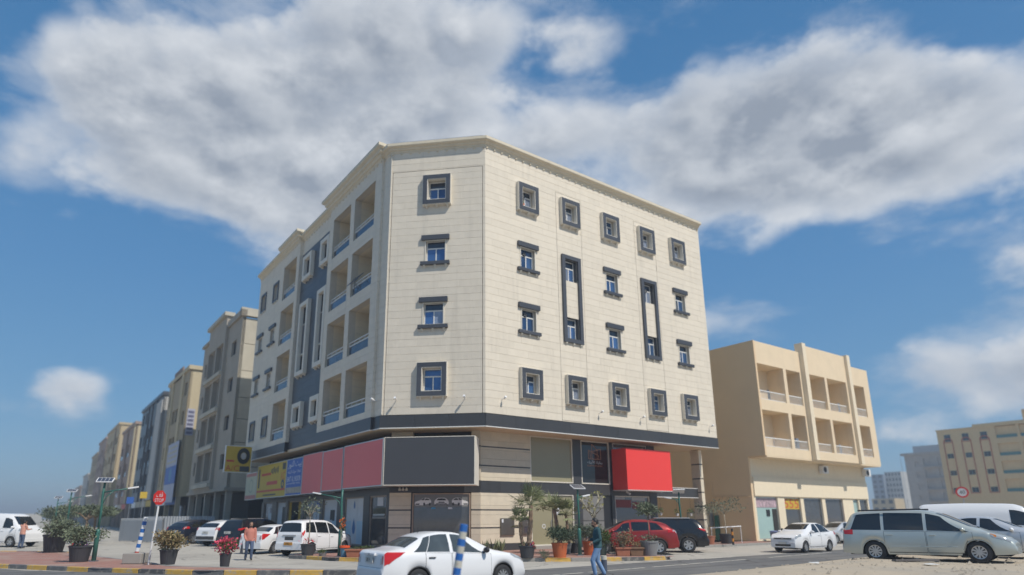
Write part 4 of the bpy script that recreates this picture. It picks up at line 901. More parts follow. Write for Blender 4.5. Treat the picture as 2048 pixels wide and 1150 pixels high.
block('slim_grey_building', 'smallest grey block at the far end of the left row', 203, 225, 14.6, 0.0, PALE, [(2, 4, 1.8, 'w'), (8, 11, 1.8, 'w'), (15, 18, 1.8, 'w')], floors=3, flank=PALE)
for i, (a, b, h) in enumerate(((232, 262, 12.0), (268, 300, 9.0), (306, 350, 7.5))):
    block('distant_building', ['grey block just past the slim grey one, low over the lamps', 'low tan block near the end of the street', 'lowest pale block at the very end of the street'][i], a, b, h, 0.0, [PINKT, TAN, PALE][i], [(3, 6, 1.6, 'w'), (11, 14, 1.6, 'w'), (20, 23, 1.6, 'w')], floors=2, flank=PALE)
# banners hung on the tan block
LAV = pm('lavender_banner', (0.42, 0.43, 0.52), 0.6, var=0.05)
r = thing('banner', 'tall white and blue advertising banner hanging on the tan block', 'banner', B(cx-0.45, yb(53.3), 0), AL)
for z0_, z1_, mt, nm in ((3.4, 5.6, LAV, 'lower_sheet'), (5.6, 7.7, MATS['sign_blue'], 'blue_sheet'), (7.7, 10.6, LAV, 'upper_sheet')): m = M(); FF.box(m, 0.2, 7.2, 0.02, 0.06, z0_+0.01, z1_-0.01); m.build(nm, mt, r)
for k in range(4): m = M(); FF.box(m, 0.8, 6.6-0.6*(k % 2), 0.06, 0.07, 8.1+0.6*k, 8.35+0.6*k); m.build('printed_line', GREYL, r)
m = M(); m.lathe([(0.0, 0), (0.85, 0)], 18, (-0.065, 3.6, 6.65), 'x', caps=False); m.build('round_logo', pm('logo_teal', (0.08, 0.25, 0.42), 0.5), r)
r = thing('banner', 'narrow dark vertical text banner above the white and blue one', 'banner', B(cx-0.2, yb(53.2), 0), AL)
m = M(); FS.box(m, 0.15, 1.0, 0.06, 0.1, 11.2, 14.4); m.build('sheet', LAV, r)
for k in range(6): m = M(); FS.box(m, 0.25, 0.9, 0.1, 0.11, 11.35+0.5*k, 11.65+0.5*k); m.build('printed_line', pm('violet_print', (0.12, 0.12, 0.2), 0.6), r)

# corrugated site fence
FEN = pm('white_sheet_metal', (0.38, 0.40, 0.42), 0.45, var=0.08, streak=0.1, metal=0.1)
def fence(label, p0, p1, h, zt=None):
    a, b = B(*p0), B(*p1); d = (b-a); n = int(d.length/1.05); root = thing('site_fence', label, 'fence', (a.x, a.y, -0.13), math.atan2(d.y, d.x), 'corrugated site fences')
    for i in range(n):
        m = M(); x0 = i*d.length/n; w = d.length/n-0.01; k = 10
        pts = [(x0+w*j/k, 0.035*(1 if j % 2 else -1)) for j in range(k+1)]
        m.v += [(x, y, 0.05) for x, y in pts]+[(x, y, h) for x, y in pts]; m.f += [(j, j+1, k+2+j, k+1+j) for j in range(k)]
        m.build('sheet_panel', FEN, root)
    for i in range(n//2+1): m = M(); x = min(2*i*d.length/n, d.length-0.1); m.box(x, x+0.06, 0.05, 0.11, 0, h); m.build('post', STEEL, root)
    m = M(); m.box(0, d.length, 0.05, 0.09, h-0.2, h-0.14); m.build('rail', STEEL, root)
fence('white corrugated site fence left of the gate gap, behind the blue striped post', (-11.9, 33.4), (-9.9, 27.0), 1.75)
fence('white corrugated site fence along the grey unfinished block', (-9.2, 33.0), (-5.6, 30.2), 1.9)
fence('white corrugated site fence behind the parked dark cars', (-8.6, 46), (-7.6, 34.5), 1.9)

# cream block on the right
PLAST_ = pm('dark_cloth', (0.05, 0.06, 0.08), 0.9); CLOTH_ = pm('grey_cloth', (0.2, 0.24, 0.3), 0.9)
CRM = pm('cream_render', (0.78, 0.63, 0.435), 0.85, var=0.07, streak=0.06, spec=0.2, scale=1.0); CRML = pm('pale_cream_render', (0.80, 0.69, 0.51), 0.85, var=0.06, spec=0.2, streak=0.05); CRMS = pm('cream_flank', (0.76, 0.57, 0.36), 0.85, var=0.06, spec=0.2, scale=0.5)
CB = thing('cream_building', 'three storey cream block with open balconies right of the main building', 'building', B(23.9, -0.3, 0), AL)
F1 = Fr((0, 0), (1, 0), (0, -1)); hl = []
OP = [(0.22, 3.65), (4.05, 6.0), (6.95, 9.5), (9.85, 12.95), (13.85, 16.3)]
for z0_, z1_ in ((9.93, 12.6), (6.5, 9.15)):
    for a0, a1 in OP: hl.append((a0, a1, z0_, z1_))
m = M()
for q in cut([(0.2, 6.3, 5.85, 14.28)], hl): F1.box(m, q[0], q[1], -0.25, 0.0, q[2], q[3])
m.build('wall', CRM, CB); m = M()
for q in cut([(13.6, 17.3, 5.85, 14.2)], hl): F1.box(m, q[0], q[1], -0.25, 0.0, q[2], q[3])
m.build('wall', CRM, CB)
m = M()
for q in cut([(6.3, 13.6, 5.85, 14.9)], hl): F1.box(m, q[0], q[1], -0.25, 0.12, q[2], q[3])
m.build('wall', CRM, CB)
for a in (6.25, 13.25): m = M(); F1.box(m, a, a+0.5, -0.3, 0.35, 5.80, 15.0); m.build('fin', CRML, CB)
m = M(); m.box(0.0, 0.2, -0.02, 16, 5.85, 14.3); m.build('flank_wall', CRMS, CB); m = M(); m.box(0.004, 0.2, 1.37, 16, 0, 5.85); m.build('flank_wall', CRMS, CB)
m = M(); m.box(17.1, 17.3, 1.6, 16, 0, 14.1); m.box(0.3, 17.0, 15.7, 16, 0, 14.0); m.box(0.2, 17.2, 0.2, 15.9, 13.6, 13.8); m.build('rear_wall', CRMS, CB)
for z0_, z1_ in ((9.93, 12.6), (6.5, 9.15)):
    for i, (a0, a1) in enumerate(OP):
        m = M(); F1.box(m, a0-0.1, a1+0.1, -1.45, -1.35, z0_-0.1, z1_+0.1); F1.box(m, a1, a1+0.1, -1.35, -0.26, z0_-0.1, z1_+0.1); F1.box(m, a0-0.1, a0, -1.35, -0.26, z0_-0.1, z1_+0.1); F1.box(m, a0, a1, -1.35, -0.26, z0_-0.1, z0_); F1.box(m, a0, a1, -1.35, -0.26, z1_, z1_+0.1); bo = m.build('balcony', CRM, CB)
        m = M(); F1.box(m, a0+0.3, a0+1.15, -1.348, -1.3, z0_, z0_+2.05); m.build('balcony_door', PANE2, bo)
        m = M(); F1.box(m, a0, a1, -0.14, -0.08, z0_+0.62, z0_+0.69); F1.box(m, a0, a1, -0.13, -0.09, z0_+0.03, z0_+0.07)
        n = max(3, int((a1-a0)/0.16))
        for j in range(n+1): a = a0+0.03+(a1-a0-0.06)*j/n; F1.box(m, a-0.016, a+0.016, -0.125, -0.095, z0_+0.07, z0_+0.62)
        m.build('railing', WHITE, bo)
m = M(); m.box(0.2, 17.2, 0.01, 1.6, 5.75, 5.85); m.build('soffit', CRM, CB)
FL = Fr((0, 1.37), (1, 0), (0, -1))
SH = [(0.42, 3.2, 0), (4.1, 6.3, 1), (6.75, 9.45, 2), (9.95, 12.7, 3), (14.4, 15.3, 0), (15.5, 16.9, 2)]
wallpan(FL, 0.2, 17.1, 0, 5.75, [(a, b, 0.1, 3.05) for a, b, _ in SH], CRML, CB, name='shop_wall')
m = M(); FL.box(m, 0.25, 17.0, 0.0, 0.10, 3.10, 4.45); m.build('blank_fascia', CRML, CB)
AQUA = pm('aqua_film', (0.36, 0.50, 0.47), 0.4, var=0.08)
for a, b, k in SH:
    mm = M(); ring(mm, FL, a, b, 0.1, 3.05, 0.06, -0.2, -0.1); w = mm.build('shop_window', ALU, CB)
    p = M(); FL.box(p, a+0.06, b-0.06, -0.17, -0.15, 0.16, 2.99); p.build('pane', AQUA if k == 0 else GLASSD, w)
    if k == 0 and b < 4:
        p = M(); FL.box(p, a+0.06, b-0.06, -0.15, -0.13, 2.3, 2.95); p.build('printed_header', pm('mixed_print', (0.45, 0.33, 0.36), 0.5, var=0.9, scale=5), w)
        p = M(); FL.box(p, 2.55, 3.1, -0.15, -0.12, 0.2, 2.2); p.build('doorway', DARKIN, w); p = M(); FL.box(p, 1.8, 2.2, -0.15, -0.1, 1.7, 2.15); p.build('lit_sign', BLACK, w)
    if k == 1:
        p = M(); FL.box(p, a+0.06, b-0.06, -0.15, -0.13, 2.2, 2.98); p.build('yellow_board', MATS['sign_yellow'], w)
        p = M(); FL.text(p, '555', a+0.12, b-0.12, 2.28, 2.92, -0.125); p.build('numbers', MATS['sign_red'], w)
        p = M(); FL.box(p, a+0.06, b-0.06, -0.15, -0.13, 0.2, 1.0); p.build('shelf', GREYP, w)
    if k == 3:
        p = M(); FL.box(p, a+0.1, a+1.9, -0.1, 0.4, 0.25, 1.0); p.build('red_counter', MATS['sign_red'], w)
for a, z in ((9.55, 5.0), (16.6, 5.0)):
    m = M(); m.box(a, a+0.85, 1.0, 1.34, z, z+0.6); o = m.build('air_conditioner', SIGNW, CB, bevel=0.02); m = M(); m.lathe([(0.0, 0), (0.22, 0), (0.22, -0.02), (0.0, -0.02)], 16, (a+0.3, 0.99, z+0.3), 'y'); m.build('fan_grille', BLACK, o)
m = M(); m.tube([(-0.04, 4.6, 0.9), (-0.04, 4.6, 4.2)], 0.03, 6); m.tube([(-0.04, 4.6, 3.1), (-0.04, 1.5, 3.05)], 0.025, 6); m.build('pipe', CRMS, CB)
r = thing('electrical_cabinet', 'grey electrical cabinet and green pipe on the tan flank wall', 'cabinet', B(23.78, 5.6, 0), AL)
m = M(); m.box(-0.30, 0.1, -1.2, 0.9, 0.95, 2.0); m.build('cabinet', pm('cabinet_grey', (0.26, 0.26, 0.25), 0.5, var=0.1), r, bevel=0.02); m = M(); m.box(-0.32, -0.30, -1.1, -0.2, 1.05, 1.9); m.box(-0.32, -0.30, -0.1, 0.8, 1.05, 1.9); m.build('door', GREYL, r); m = M(); m.box(-0.12, 0.05, -1.7, -1.4, 0, 1.75); m.build('pipe', GREENP, r)

for i, (a, z, mt) in enumerate(((4.25, 6.62, PLAST_), (4.6, 6.62, CLOTH_), (10.9, 6.55, CLOTH_), (1.4, 10.0, PLAST_), (11.6, 10.0, CLOTH_))):
    m = M(); k = 6; W_ = 0.32
    for j in range(k+1): x = a+W_*j/k; y = 0.14+0.02*math.sin(j*2.1+i); m.v += [(x, y, z), (x, y+0.015, z+0.75)]
    m.f = [(2*j, 2*j+2, 2*j+3, 2*j+1) for j in range(k)]; m.build('laundry', mt, CB)
# yellow building with arched windows, far right; its long front looks back along the road
r = thing('arched_building', 'large sandy yellow block with red framed arched windows behind the white van', 'building', B(114.4, 21.3, 0), AL)
SANDY = pm('sandy_render', (0.68, 0.51, 0.29), 0.85, var=0.1, streak=0.08, spec=0.2); RTR = pm('red_trim', (0.40, 0.085, 0.05), 0.7); TEAL = pm('teal_rail', (0.06, 0.2, 0.21), 0.4)
FA = Fr((0, 0), (0, -1), (-1, 0)); hl = []
for a in (1.55, 4.3, 7.0):
    m = M(); z0_, z1_ = 5.5, 14.4; w = 0.72
    ring(m, FA, a-w, a+w, z0_, z1_, 0.1, 0.002, 0.08, True)
    for i in range(9):
        t0, t1 = math.pi*i/9, math.pi*(i+1)/9
        p = [(a+w*math.cos(t0), z1_+w*math.sin(t0)), (a+w*math.cos(t1), z1_+w*math.sin(t1)), (a+(w-0.14)*math.cos(t1), z1_+(w-0.14)*math.sin(t1)), (a+(w-0.14)*math.cos(t0), z1_+(w-0.14)*math.sin(t0))]
        m.hexa([FA.p(x, 0.0, z) for x, z in p]+[FA.p(x, 0.08, z) for x, z in p])
    m.build('arched_trim', RTR, r)
    for k in range(4):
        z = 5.65+2.95*k; hl.append((a-0.5, a+0.5, z, z+0.85+(0.4 if k == 3 else 0))); simple_window(FA, a-0.5, a+0.5, z, z+0.85+(0.4 if k == 3 else 0), -0.1, r, TEAL)
for k in range(4):
    z = 5.6+2.95*k
    for a0 in (8.7, 12.0, 15.3): 
        hl.append((a0, a0+2.9, z, z+2.05)); m = M(); FA.box(m, a0, a0+2.9, -1.5, -1.4, z-0.1, z+2.2); m.build('balcony_back', SANDY, r)
        m = M(); FA.box(m, a0+0.02, a0+2.88, -0.15, -0.1, z, z+0.5); m.build('balcony_rail', TEAL, r); m = M(); FA.box(m, a0+1.0, a0+2.0, -1.4, -1.35, z, z+1.6); m.build('balcony_door', PANE2, r)
wallpan(FA, 0, 22, 0, 16.5, hl, SANDY, r); m = M(); m.box(0.3, 18, -22, 0, 0, 16.4); m.build('core', SANDY, r); m = M(); m.box(-0.15, 18, -22, -5.6, 16.5, 17.1); m.box(-0.1, 18, -5.6, 0.1, 16.5, 16.7); m.build('parapet', SANDY, r)
m = M(); m.box(3, 10, -22, -12, 17.1, 19.2); m.build('roof_room', SANDY, r)
# unfinished concrete block behind it
r = thing('concrete_building', 'bare concrete block under construction between the cream and arched buildings', 'building', B(196.2, 55.3, 0), AL)
RAW = pm('raw_block', (0.40, 0.36, 0.32), 0.9, var=0.2, scale=1.0, streak=0.1); hl = []
FA2 = Fr((0, 0), (0, -1), (-1, 0))
for k in range(5):
    z = 3.0+3.25*k
    for a0, a1, h in ((-2.3, -0.9, 1.4), (0.1, 2.0, 2.2), (3.8, 5.6, 2.2)):
        hl.append((a0, a1, z, z+h)); m = M(); FA2.box(m, a0, a1, -0.5, -0.4, z, z+h); m.build('opening', DARKIN, r)
    m = M(); FA2.box(m, 0.0, 6.2, 0.0, 1.0, z-0.45, z-0.25); m.build('balcony_slab', RAW, r)
wallpan(FA2, -4.8, 10, 0, 19.3, hl, RAW, r); m = M(); m.box(0.3, 14, -10, 4.8, 0, 19.2); m.build('core', RAW, r); m = M(); m.box(-0.6, 14, -10, 5.6, 19.3, 20.0); m.build('roof_slab', RAW, r); m = M(); m.box(1, 8, -6, 2.5, 20, 22); m.build('roof_screen', FEN, r)
for i in range(6): m = M(); m.tube([(-1.2, 5.4, 0), (-1.2, 5.4, 19)] if i == 0 else [(-1.2, 5.6, 3.1*i), (0.3, 5.6, 3.1*i)], 0.06, 5); m.build('scaffold_tube', STEEL, r)
# distant towers on the right horizon
def tower(name, label, x, y, w, d, h, mat, rows, cols):
    r = thing(name, label, 'building', (x, y, 0), AL); m = M(); m.box(0, d, -w, 0, 0, h); m.build('wall', mat, r)
    for i in range(rows):
        for j in range(cols):
            ww = w/cols; z = h*(i+0.3)/rows; m = M(); m.box(-0.12, 0.02, -w+ww*(j+0.25), -w+ww*(j+0.75), z, z+h/rows*0.5); m.build('window', PANE2, r)
    return r
tower('white_tower', 'pale gridded tower far off right of the cream block', 184, 300, 7, 8, 21.5, PALE, 9, 5); tower('blue_tower', 'slim blue glass tower beside the pale gridded one', 179, 302, 5, 8, 20.5, pm('steel_blue_clad', (0.2, 0.24, 0.3), 0.4), 9, 2)
tower('rough_block', 'low grey block with patterned wall right of the pale tower', 172, 258, 14, 8, 12.2, RAW, 4, 7); tower('red_brick_block', 'thin red brick strip building before the concrete block', 176.5, 255, 3, 6, 11.5, PINKT, 5, 1)
tower('low_orange_block', 'low orange balcony block at the foot of the towers', 147, 250, 8, 8, 8.2, OCHRE, 3, 3)
for i in range(9):
    x = -185+i*13.5; h = (3.2, 4.2, 2.8, 3.8, 4.6, 3.0, 4.0, 3.4, 4.8)[i]
    tower('distant_house', ['leftmost', 'second', 'third', 'fourth', 'fifth', 'sixth', 'seventh', 'eighth', 'ninth'][i]+' pale house from the left on the far left horizon', x, 255+5*(i % 3), 11, 10, h, (PALE, TANL, PALE)[i % 3], 1, 3)
# ------------------------------------------------------------------ vehicles
def paint(name, col, metal=0.0, rough=0.32): return pm(name, col, rough, metal, var=0.03, scale=1.2, coat=0.6, spec=0.5)
PWHITE = paint('white_car_paint', (0.80, 0.80, 0.80)); PBLACK = paint('black_car_paint', (0.012, 0.012, 0.014), 0.2, 0.25); PRED = paint('red_car_paint', (0.30, 0.020, 0.018), 0.35)
PSILV = paint('silver_car_paint', (0.56, 0.58, 0.60), 0.4); PSAGE = paint('sage_silver_paint', (0.50, 0.535, 0.50), 0.4); PNAVY = paint('navy_car_paint', (0.015, 0.018, 0.035), 0.3)
CGLASS = pm('car_glass', (0.012, 0.014, 0.016), 0.04, var=0.1, spec=0.9); CGLASSL = pm('clear_car_glass', (0.065, 0.078, 0.082), 0.04, var=0.45, scale=2.2, spec=0.9)
TAILR = pm('tail_light_red', (0.55, 0.012, 0.012), 0.15, var=0.08, coat=0.5); TAILW = pm('lamp_clear', (0.55, 0.55, 0.55), 0.12, metal=0.3, var=0.15, scale=9); HEADL = pm('headlamp_glass', (0.50, 0.51, 0.50), 0.08, metal=0.35, var=0.3, scale=8, coat=0.5)
PLATE = pm('number_plate', (0.62, 0.61, 0.56), 0.5); RIMM = pm('wheel_alloy', (0.50, 0.50, 0.50), 0.3, metal=0.75, var=0.1); PLAST = pm('grey_plastic', (0.05, 0.05, 0.052), 0.6); AMBER = pm('amber_lens', (0.6, 0.2, 0.03), 0.2); ORPL = pm('orange_plate', (0.55, 0.26, 0.04), 0.5)
WELL = pm('wheel_well', (0.008, 0.008, 0.008), 0.9)
def lerp(a, b, t): return a+(b-a)*t
class Car:
    def __init__(s, spec):
        s.__dict__.update(spec); s.n = len(s.ctrl)
        ts = np.arange(0, (s.n-1)*12+1)/12.0
        xs = np.interp(ts, range(s.n), [c[0] for c in s.ctrl]); zs = np.interp(ts, range(s.n), [c[1] for c in s.ctrl])
        for _ in range(s.__dict__.get('smooth', 3)):
            k = np.array([1, 2, 3, 2, 1])/9.0; xp = np.pad(xs, 2, 'edge'); zp = np.pad(zs, 2, 'edge'); x2 = np.convolve(xp, k, 'valid'); z2 = np.convolve(zp, k, 'valid'); x2[0], x2[-1], z2[0], z2[-1] = xs[0], xs[-1], zs[0], zs[-1]; xs, zs = x2, z2
        s.ts, s.xs, s.zs = ts, xs, zs
    def tx(s, x): return float(np.interp(-x, -s.xs, s.ts))
    def tz(s, z, lo): # parameter of a height on the falling tail after control point lo
        i0 = int(lo*12); return float(np.interp(-z, -s.zs[i0:], s.ts[i0:]))
    def section(s, t):
        x = float(np.interp(t, s.ts, s.xs)); zt = float(np.interp(t, s.ts, s.zs)); hw = s.W/2
        ef = max(0, (x-(s.L/2-s.rf))/s.rf); er = max(0, (-x-(s.L/2-s.rr))/s.rr)
        w = hw*(1-s.kf*ef*ef-s.kr*er*er)
        zb = s.sill+0.05*max(ef, er)
        for xw in (s.xf, s.xr):
            ra = s.rw*1.16; d = x-xw
            if abs(d) < ra: zb = max(zb, s.rw+math.sqrt(ra*ra-d*d))
        bl = s.belt[0]+(s.belt[1]-s.belt[0])*(s.L/2-x)/s.L
        zsh = min(bl, zt-0.02); zsh = max(zsh, zb+0.03); zt = max(zt, zsh+0.02)
        h = zsh-zb; dz = zt-zsh
        tum = min(0.10, dz*2.0)+s.tumble*max(0, dz-0.05)
        y4 = w-0.045*min(1, h/0.3); yr = y4-tum
        crown = 0.045*min(1, dz/0.12)
        return x, [(w-0.055, zb), (w-0.008, zb+0.22*h), (w, zb+0.48*h), (w-0.012, zb+0.80*h), (y4, zsh), (lerp(y4, yr, 0.46)+0.012*min(1, dz/0.3), lerp(zsh, zt-crown, 0.52)), (yr, zt-crown), (yr*0.86, zt-crown*0.35), (yr*0.45, zt-crown*0.05), (0.0, zt)]
    def pt(s, t, j, side):
        x, S = s.section(min(max(t, 0), s.n-1)); j = min(max(j, 0), 9); i = min(int(j), 8); f = j-i
        return Vector((x, side*lerp(S[i][0], S[i+1][0], f), lerp(S[i][1], S[i+1][1], f)))
    def nrm(s, t, j, side):
        a = s.pt(t+0.06, j, side)-s.pt(t-0.06, j, side); b = s.pt(t, min(j+0.08, 9), side)-s.pt(t, max(j-0.08, 0), side)
        n = a.cross(b)*(-side)
        if n.length < 1e-9: return Vector((0, side, 0))
        n.normalize(); c = s.pt(t, j, side)-Vector((c_ if (c_ := s.pt(t, j, side).x*0.8) else 0, 0, 0.55))
        return n if n.dot(c) > 0 else -n
    def patch(s, m, t0, t1, j0, j1, side, off, nt=10, nj=6, t0b=None, t1b=None):
        """t0..t1 at j0 and t0b..t1b at j1"""
        t0b = t0 if t0b is None else t0b; t1b = t1 if t1b is None else t1b; o = len(m.v)
        for b in range(nj+1):
            f = b/nj; j = lerp(j0, j1, f); ta, tb = lerp(t0, t0b, f), lerp(t1, t1b, f)
            for a in range(nt+1):
                t = lerp(ta, tb, a/nt); m.v.append(tuple(s.pt(t, j, side)+s.nrm(t, j, side)*off))
        for b in range(nj):
            for a in range(nt): q = o+b*(nt+1)+a; m.f.append((q, q+1, q+nt+2, q+nt+1))
    def span(s, m, t0, t1, jm, off, nt=10, nj=12, t0e=None, t1e=None, jm2=None):
        """patch across the car from one side to the other over the top surface"""
        o = len(m.v)
        for b in range(nj+1):
            q = -1+2*b/nj; e = q*q; ta = t0 if t0e is None else lerp(t0, t0e, e); tb = t1 if t1e is None else lerp(t1, t1e, e)
            for a in range(nt+1):
                f = a/nt; t = lerp(ta, tb, f); jj = jm if jm2 is None else lerp(jm, jm2, f); j = 9-abs(q)*(9-jj); sd_ = 1 if q >= 0 else -1
                m.v.append(tuple(s.pt(t, j, sd_)+s.nrm(t, min(j, 8.9), sd_)*off))
        for b in range(nj):
            for a in range(nt): k = o+b*(nt+1)+a; m.f.append((k, k+1, k+nt+2, k+nt+1))
_wheels = {}
def wheel(par, x, y, r, side, spokes, rimm):
    m = M(); w = 0.20
    m.lathe([(r*0.62, -w/2), (r*0.90, -w/2), (r*0.985, -w*0.36), (r, -w*0.2), (r, w*0.2), (r*0.985, w*0.36), (r*0.90, w/2), (r*0.62, w/2)], 28, (0, 0, 0), 'y', caps=False)
    t = m.build('wheel', RUBBER, par, smooth=True); t.location = (x, y, r)
    d = M(); sy = side*w*0.30; d.lathe([(0.0, sy*0.5), (r*0.63, sy*0.5)], 24, (0, 0, 0), 'y', caps=False); d.build('brake_disc', WELL, t)
    k = M(); k.lathe([(r*0.55, sy), (r*0.55, sy*1.35), (r*0.64, sy*1.45), (r*0.64, sy*0.6)], 28, (0, 0, 0), 'y', caps=False); k.lathe([(0.0, sy*1.35), (r*0.13, sy*1.3), (r*0.16, sy*0.9)], 14, (0, 0, 0), 'y', caps=False)
    for i in range(spokes):
        a = 2*math.pi*i/spokes+0.2; ca, sa = math.cos(a), math.sin(a); ww = r*0.95/spokes
        q = [(r*0.1, -ww*0.6), (r*0.58, -ww), (r*0.58, ww), (r*0.1, ww*0.6)]
        P = [(px*ca-pz*sa, sy*1.12, px*sa+pz*ca) for px, pz in q]+[(px*ca-pz*sa, sy*1.3, px*sa+pz*ca) for px, pz in q]; k.hexa(P)
    k.build('rim', rimm, t, smooth=False)
def make_car(name, label, cat, spec, pos, head, body, z=-0.13, glass=CGLASS, sides=(1, -1), group=None, tilt=0.0, roll=0.0):
    c = Car(spec); r = thing(name, label, cat, (pos[0], pos[1], z), head, group); r.rotation_euler = (roll, -tilt, head)
    r.scale = (spec.get('sc', 1.0),)*3
    m = M(); K = 10; ns = len(c.ts); rows = []
    for t in c.ts:
        x, S = c.section(t); row = [(x, y, zz) for y, zz in S]+[(x, -y, zz) for y, zz in reversed(S[:-1])]; rows.append(row)
    q = len(rows[0])
    for row in rows: m.v += row
    for i in range(ns-1):
        for j in range(q-1): m.f.append((i*q+j, i*q+j+1, (i+1)*q+j+1, (i+1)*q+j))
    m.f += [tuple(range(q)), tuple(reversed(range((ns-1)*q, ns*q)))]
    bo = m.build('body', body, r, smooth=True)
    me = bo.data
    for p in me.polygons:
        if len(p.vertices) > 4: p.use_smooth = False
    # floor and wheel housings
    m = M(); m.box(-c.L/2+0.2, c.L/2-0.2, -c.W/2+0.24, c.W/2-0.24, c.sill-0.02, 0.62); m.build('underbody', WELL, r)
    for sd_ in (1, -1):
        for xw in (c.xf, c.xr): wheel(r, xw, sd_*(c.W/2-0.125), c.rw, sd_, c.spokes, spec.get('rim', RIMM))
    # glass
    m = M(); c.span(m, c.tx(c.ws[0]), c.tx(c.ws[1]), c.wj, 0.006, t0e=c.tx(c.ws[0]-c.wc), t1e=c.tx(c.ws[1]-c.wc*0.6)); m.build('windshield', c.__dict__.get('wsm', glass), r, smooth=True)
    a, b = c.rg; m = M(); c.span(m, a, b, c.rj, 0.006, t0e=a+0.03, t1e=b-0.02); m.build('rear_window', glass, r, smooth=True)
    for sd_ in (1, -1):
        for (b0, b1, t0, t1) in c.sw:
            m = M(); c.patch(m, c.tx(b0), c.tx(b1), 4.12, c.swj, sd_, 0.006, 8, 5, c.tx(t0), c.tx(t1)); m.build('side_window', glass, r, smooth=True)
        if c.__dict__.get('trimw'):
            pass
        for (x0, x1, hz) in c.doors:
            g = M(); c.patch(g, c.tx(x0+0.010), c.tx(x1-0.010), 0.35, 4.02, sd_, 0.0025, 12, 10); g.build('door_gap', PLAST, r, smooth=True)
            d = M(); c.patch(d, c.tx(x0), c.tx(x1), 0.5, 3.98, sd_, 0.0055, 12, 10); do = d.build('door', body, r, smooth=True)
            h = M(); t_ = c.tx(x1+0.17); q0 = c.pt(t_, 3.25, sd_); h.cbox(q0.x, q0.y+sd_*0.022, q0.z, 0.20, 0.035, 0.035); h.build('handle', spec.get('handle', body), do, bevel=0.012)
        mq = c.pt(c.tx(c.mx), 4.15, sd_); mm = M(); mm.ball((mq.x+0.02, mq.y+sd_*0.12, mq.z+0.07), (0.07, 0.12, 0.075), 12, 8); mi = mm.build('mirror', spec.get('mirror', body), r, smooth=True); mm = M(); mm.tube([mq, (mq.x+0.01, mq.y+sd_*0.1, mq.z+0.04)], 0.025, 6); mm.build('mirror_arm', PLAST, mi)
        for nm, mt, args in c.lights:
            m = M()
            for a_ in args: c.patch(m, a_[0](c), a_[1](c), a_[2], a_[3], sd_, 0.009, 8, 6, *[q_(c) for q_ in a_[4:]])
            m.build(nm, mt, r, smooth=True)
        am = M()
        for xw in (c.xf, c.xr):
            ra = c.rw*1.16; pts = []
            for i in range(15):
                an = math.pi*(0.04+0.92*i/14); x = xw+ra*math.cos(an); pts.append((x, sd_*(c.section(c.tx(x))[1][0][0]+0.012), c.rw+ra*math.sin(an)))
            am.tube(pts, 0.018, 6)
        am.build('arch_lip', spec.get('archm', body), r, smooth=True)
    if c.__dict__.get('plate_r'):
        x_, z_, w_ = c.plate_r; m = M(); m.box(x_-0.015, x_, -w_/2, w_/2, z_-0.07, z_+0.07); pl = m.build('number_plate', spec.get('plm', PLATE), r)
        m = M(); FR_ = Fr((x_-0.016, 0), (0, 1), (-1, 0), flip=True); FR_.text(m, spec.get('plate_txt', '8819'), -w_*0.18, w_*0.30, z_-0.045, z_+0.045, 0.001); m.build('characters', BLACK, pl)
    if c.__dict__.get('plate_f'):
        x_, z_, w_ = c.plate_f; m = M(); m.box(x_, x_+0.015, -w_/2, w_/2, z_-0.06, z_+0.06); m.build('number_plate', PLATE, r)
    for nm, mt, boxes in c.__dict__.get('extra', []):
        m = M()
        for b_ in boxes: m.box(*b_)
        m.build(nm, mt, r, bevel=0.012)
    return r, c
X = lambda x: (lambda c: c.tx(x))
T = lambda t: (lambda c: t)
SEDAN = dict(L=4.43, W=1.69, rf=0.75, rr=0.6, kf=0.20, kr=0.12, sill=0.22, xf=1.36, xr=-1.24, rw=0.305, belt=(0.86, 1.02), tumble=0.40,
    ctrl=[(2.215, 0.52), (2.17, 0.68), (2.02, 0.79), (1.55, 0.93), (1.12, 1.01), (0.32, 1.40), (-0.05, 1.475), (-0.55, 1.485), (-0.98, 1.42), (-1.62, 1.115), (-1.80, 1.075), (-2.08, 1.05), (-2.17, 0.98), (-2.195, 0.66), (-2.215, 0.60), (-2.215, 0.46)],
    ws=(0.98, 0.30), wj=6.25, wc=0.16, rg=(8.22, 9.0), rj=6.3, sw=[(0.72, -0.23, 0.12, -0.20), (-0.33, -1.02, -0.30, -0.80), (-1.04, -1.40, -0.82, -1.02)], swj=5.9, doors=[(0.95, -0.26, 0), (-0.30, -1.05, 0)], mx=0.72, spokes=10,
    lights=[('tail_light', TAILR, [(X(-2.06), X(-2.17), 2.5, 4.12, X(-1.62), X(-2.155)), (T(12.1), T(12.7), 4.0, 6.2)]), ('reversing_light', TAILW, [(T(12.35), T(12.78), 5.4, 6.9)]), ('headlight', HEADL, [(X(2.12), X(1.62), 3.5, 5.2)])],
    plate_r=(-2.215, 0.82, 0.42), handle=PLAST, mirror=BLACK, archm=PLAST, plate_txt='8819',
    extra=[('trunk_garnish', PWHITE, [(-2.232, -2.17, -0.30, 0.30, 0.92, 0.985)]), ('badge', STEEL, [(-2.238, -2.22, -0.035, 0.035, 0.93, 0.985)]), ('trunk_gap', PLAST, [(-2.204, -2.15, -0.62, 0.62, 0.645, 0.653)]), ('antenna', BLACK, [(-0.86, -0.84, 0.0, 0.012, 1.44, 1.60)])], sc=0.965)
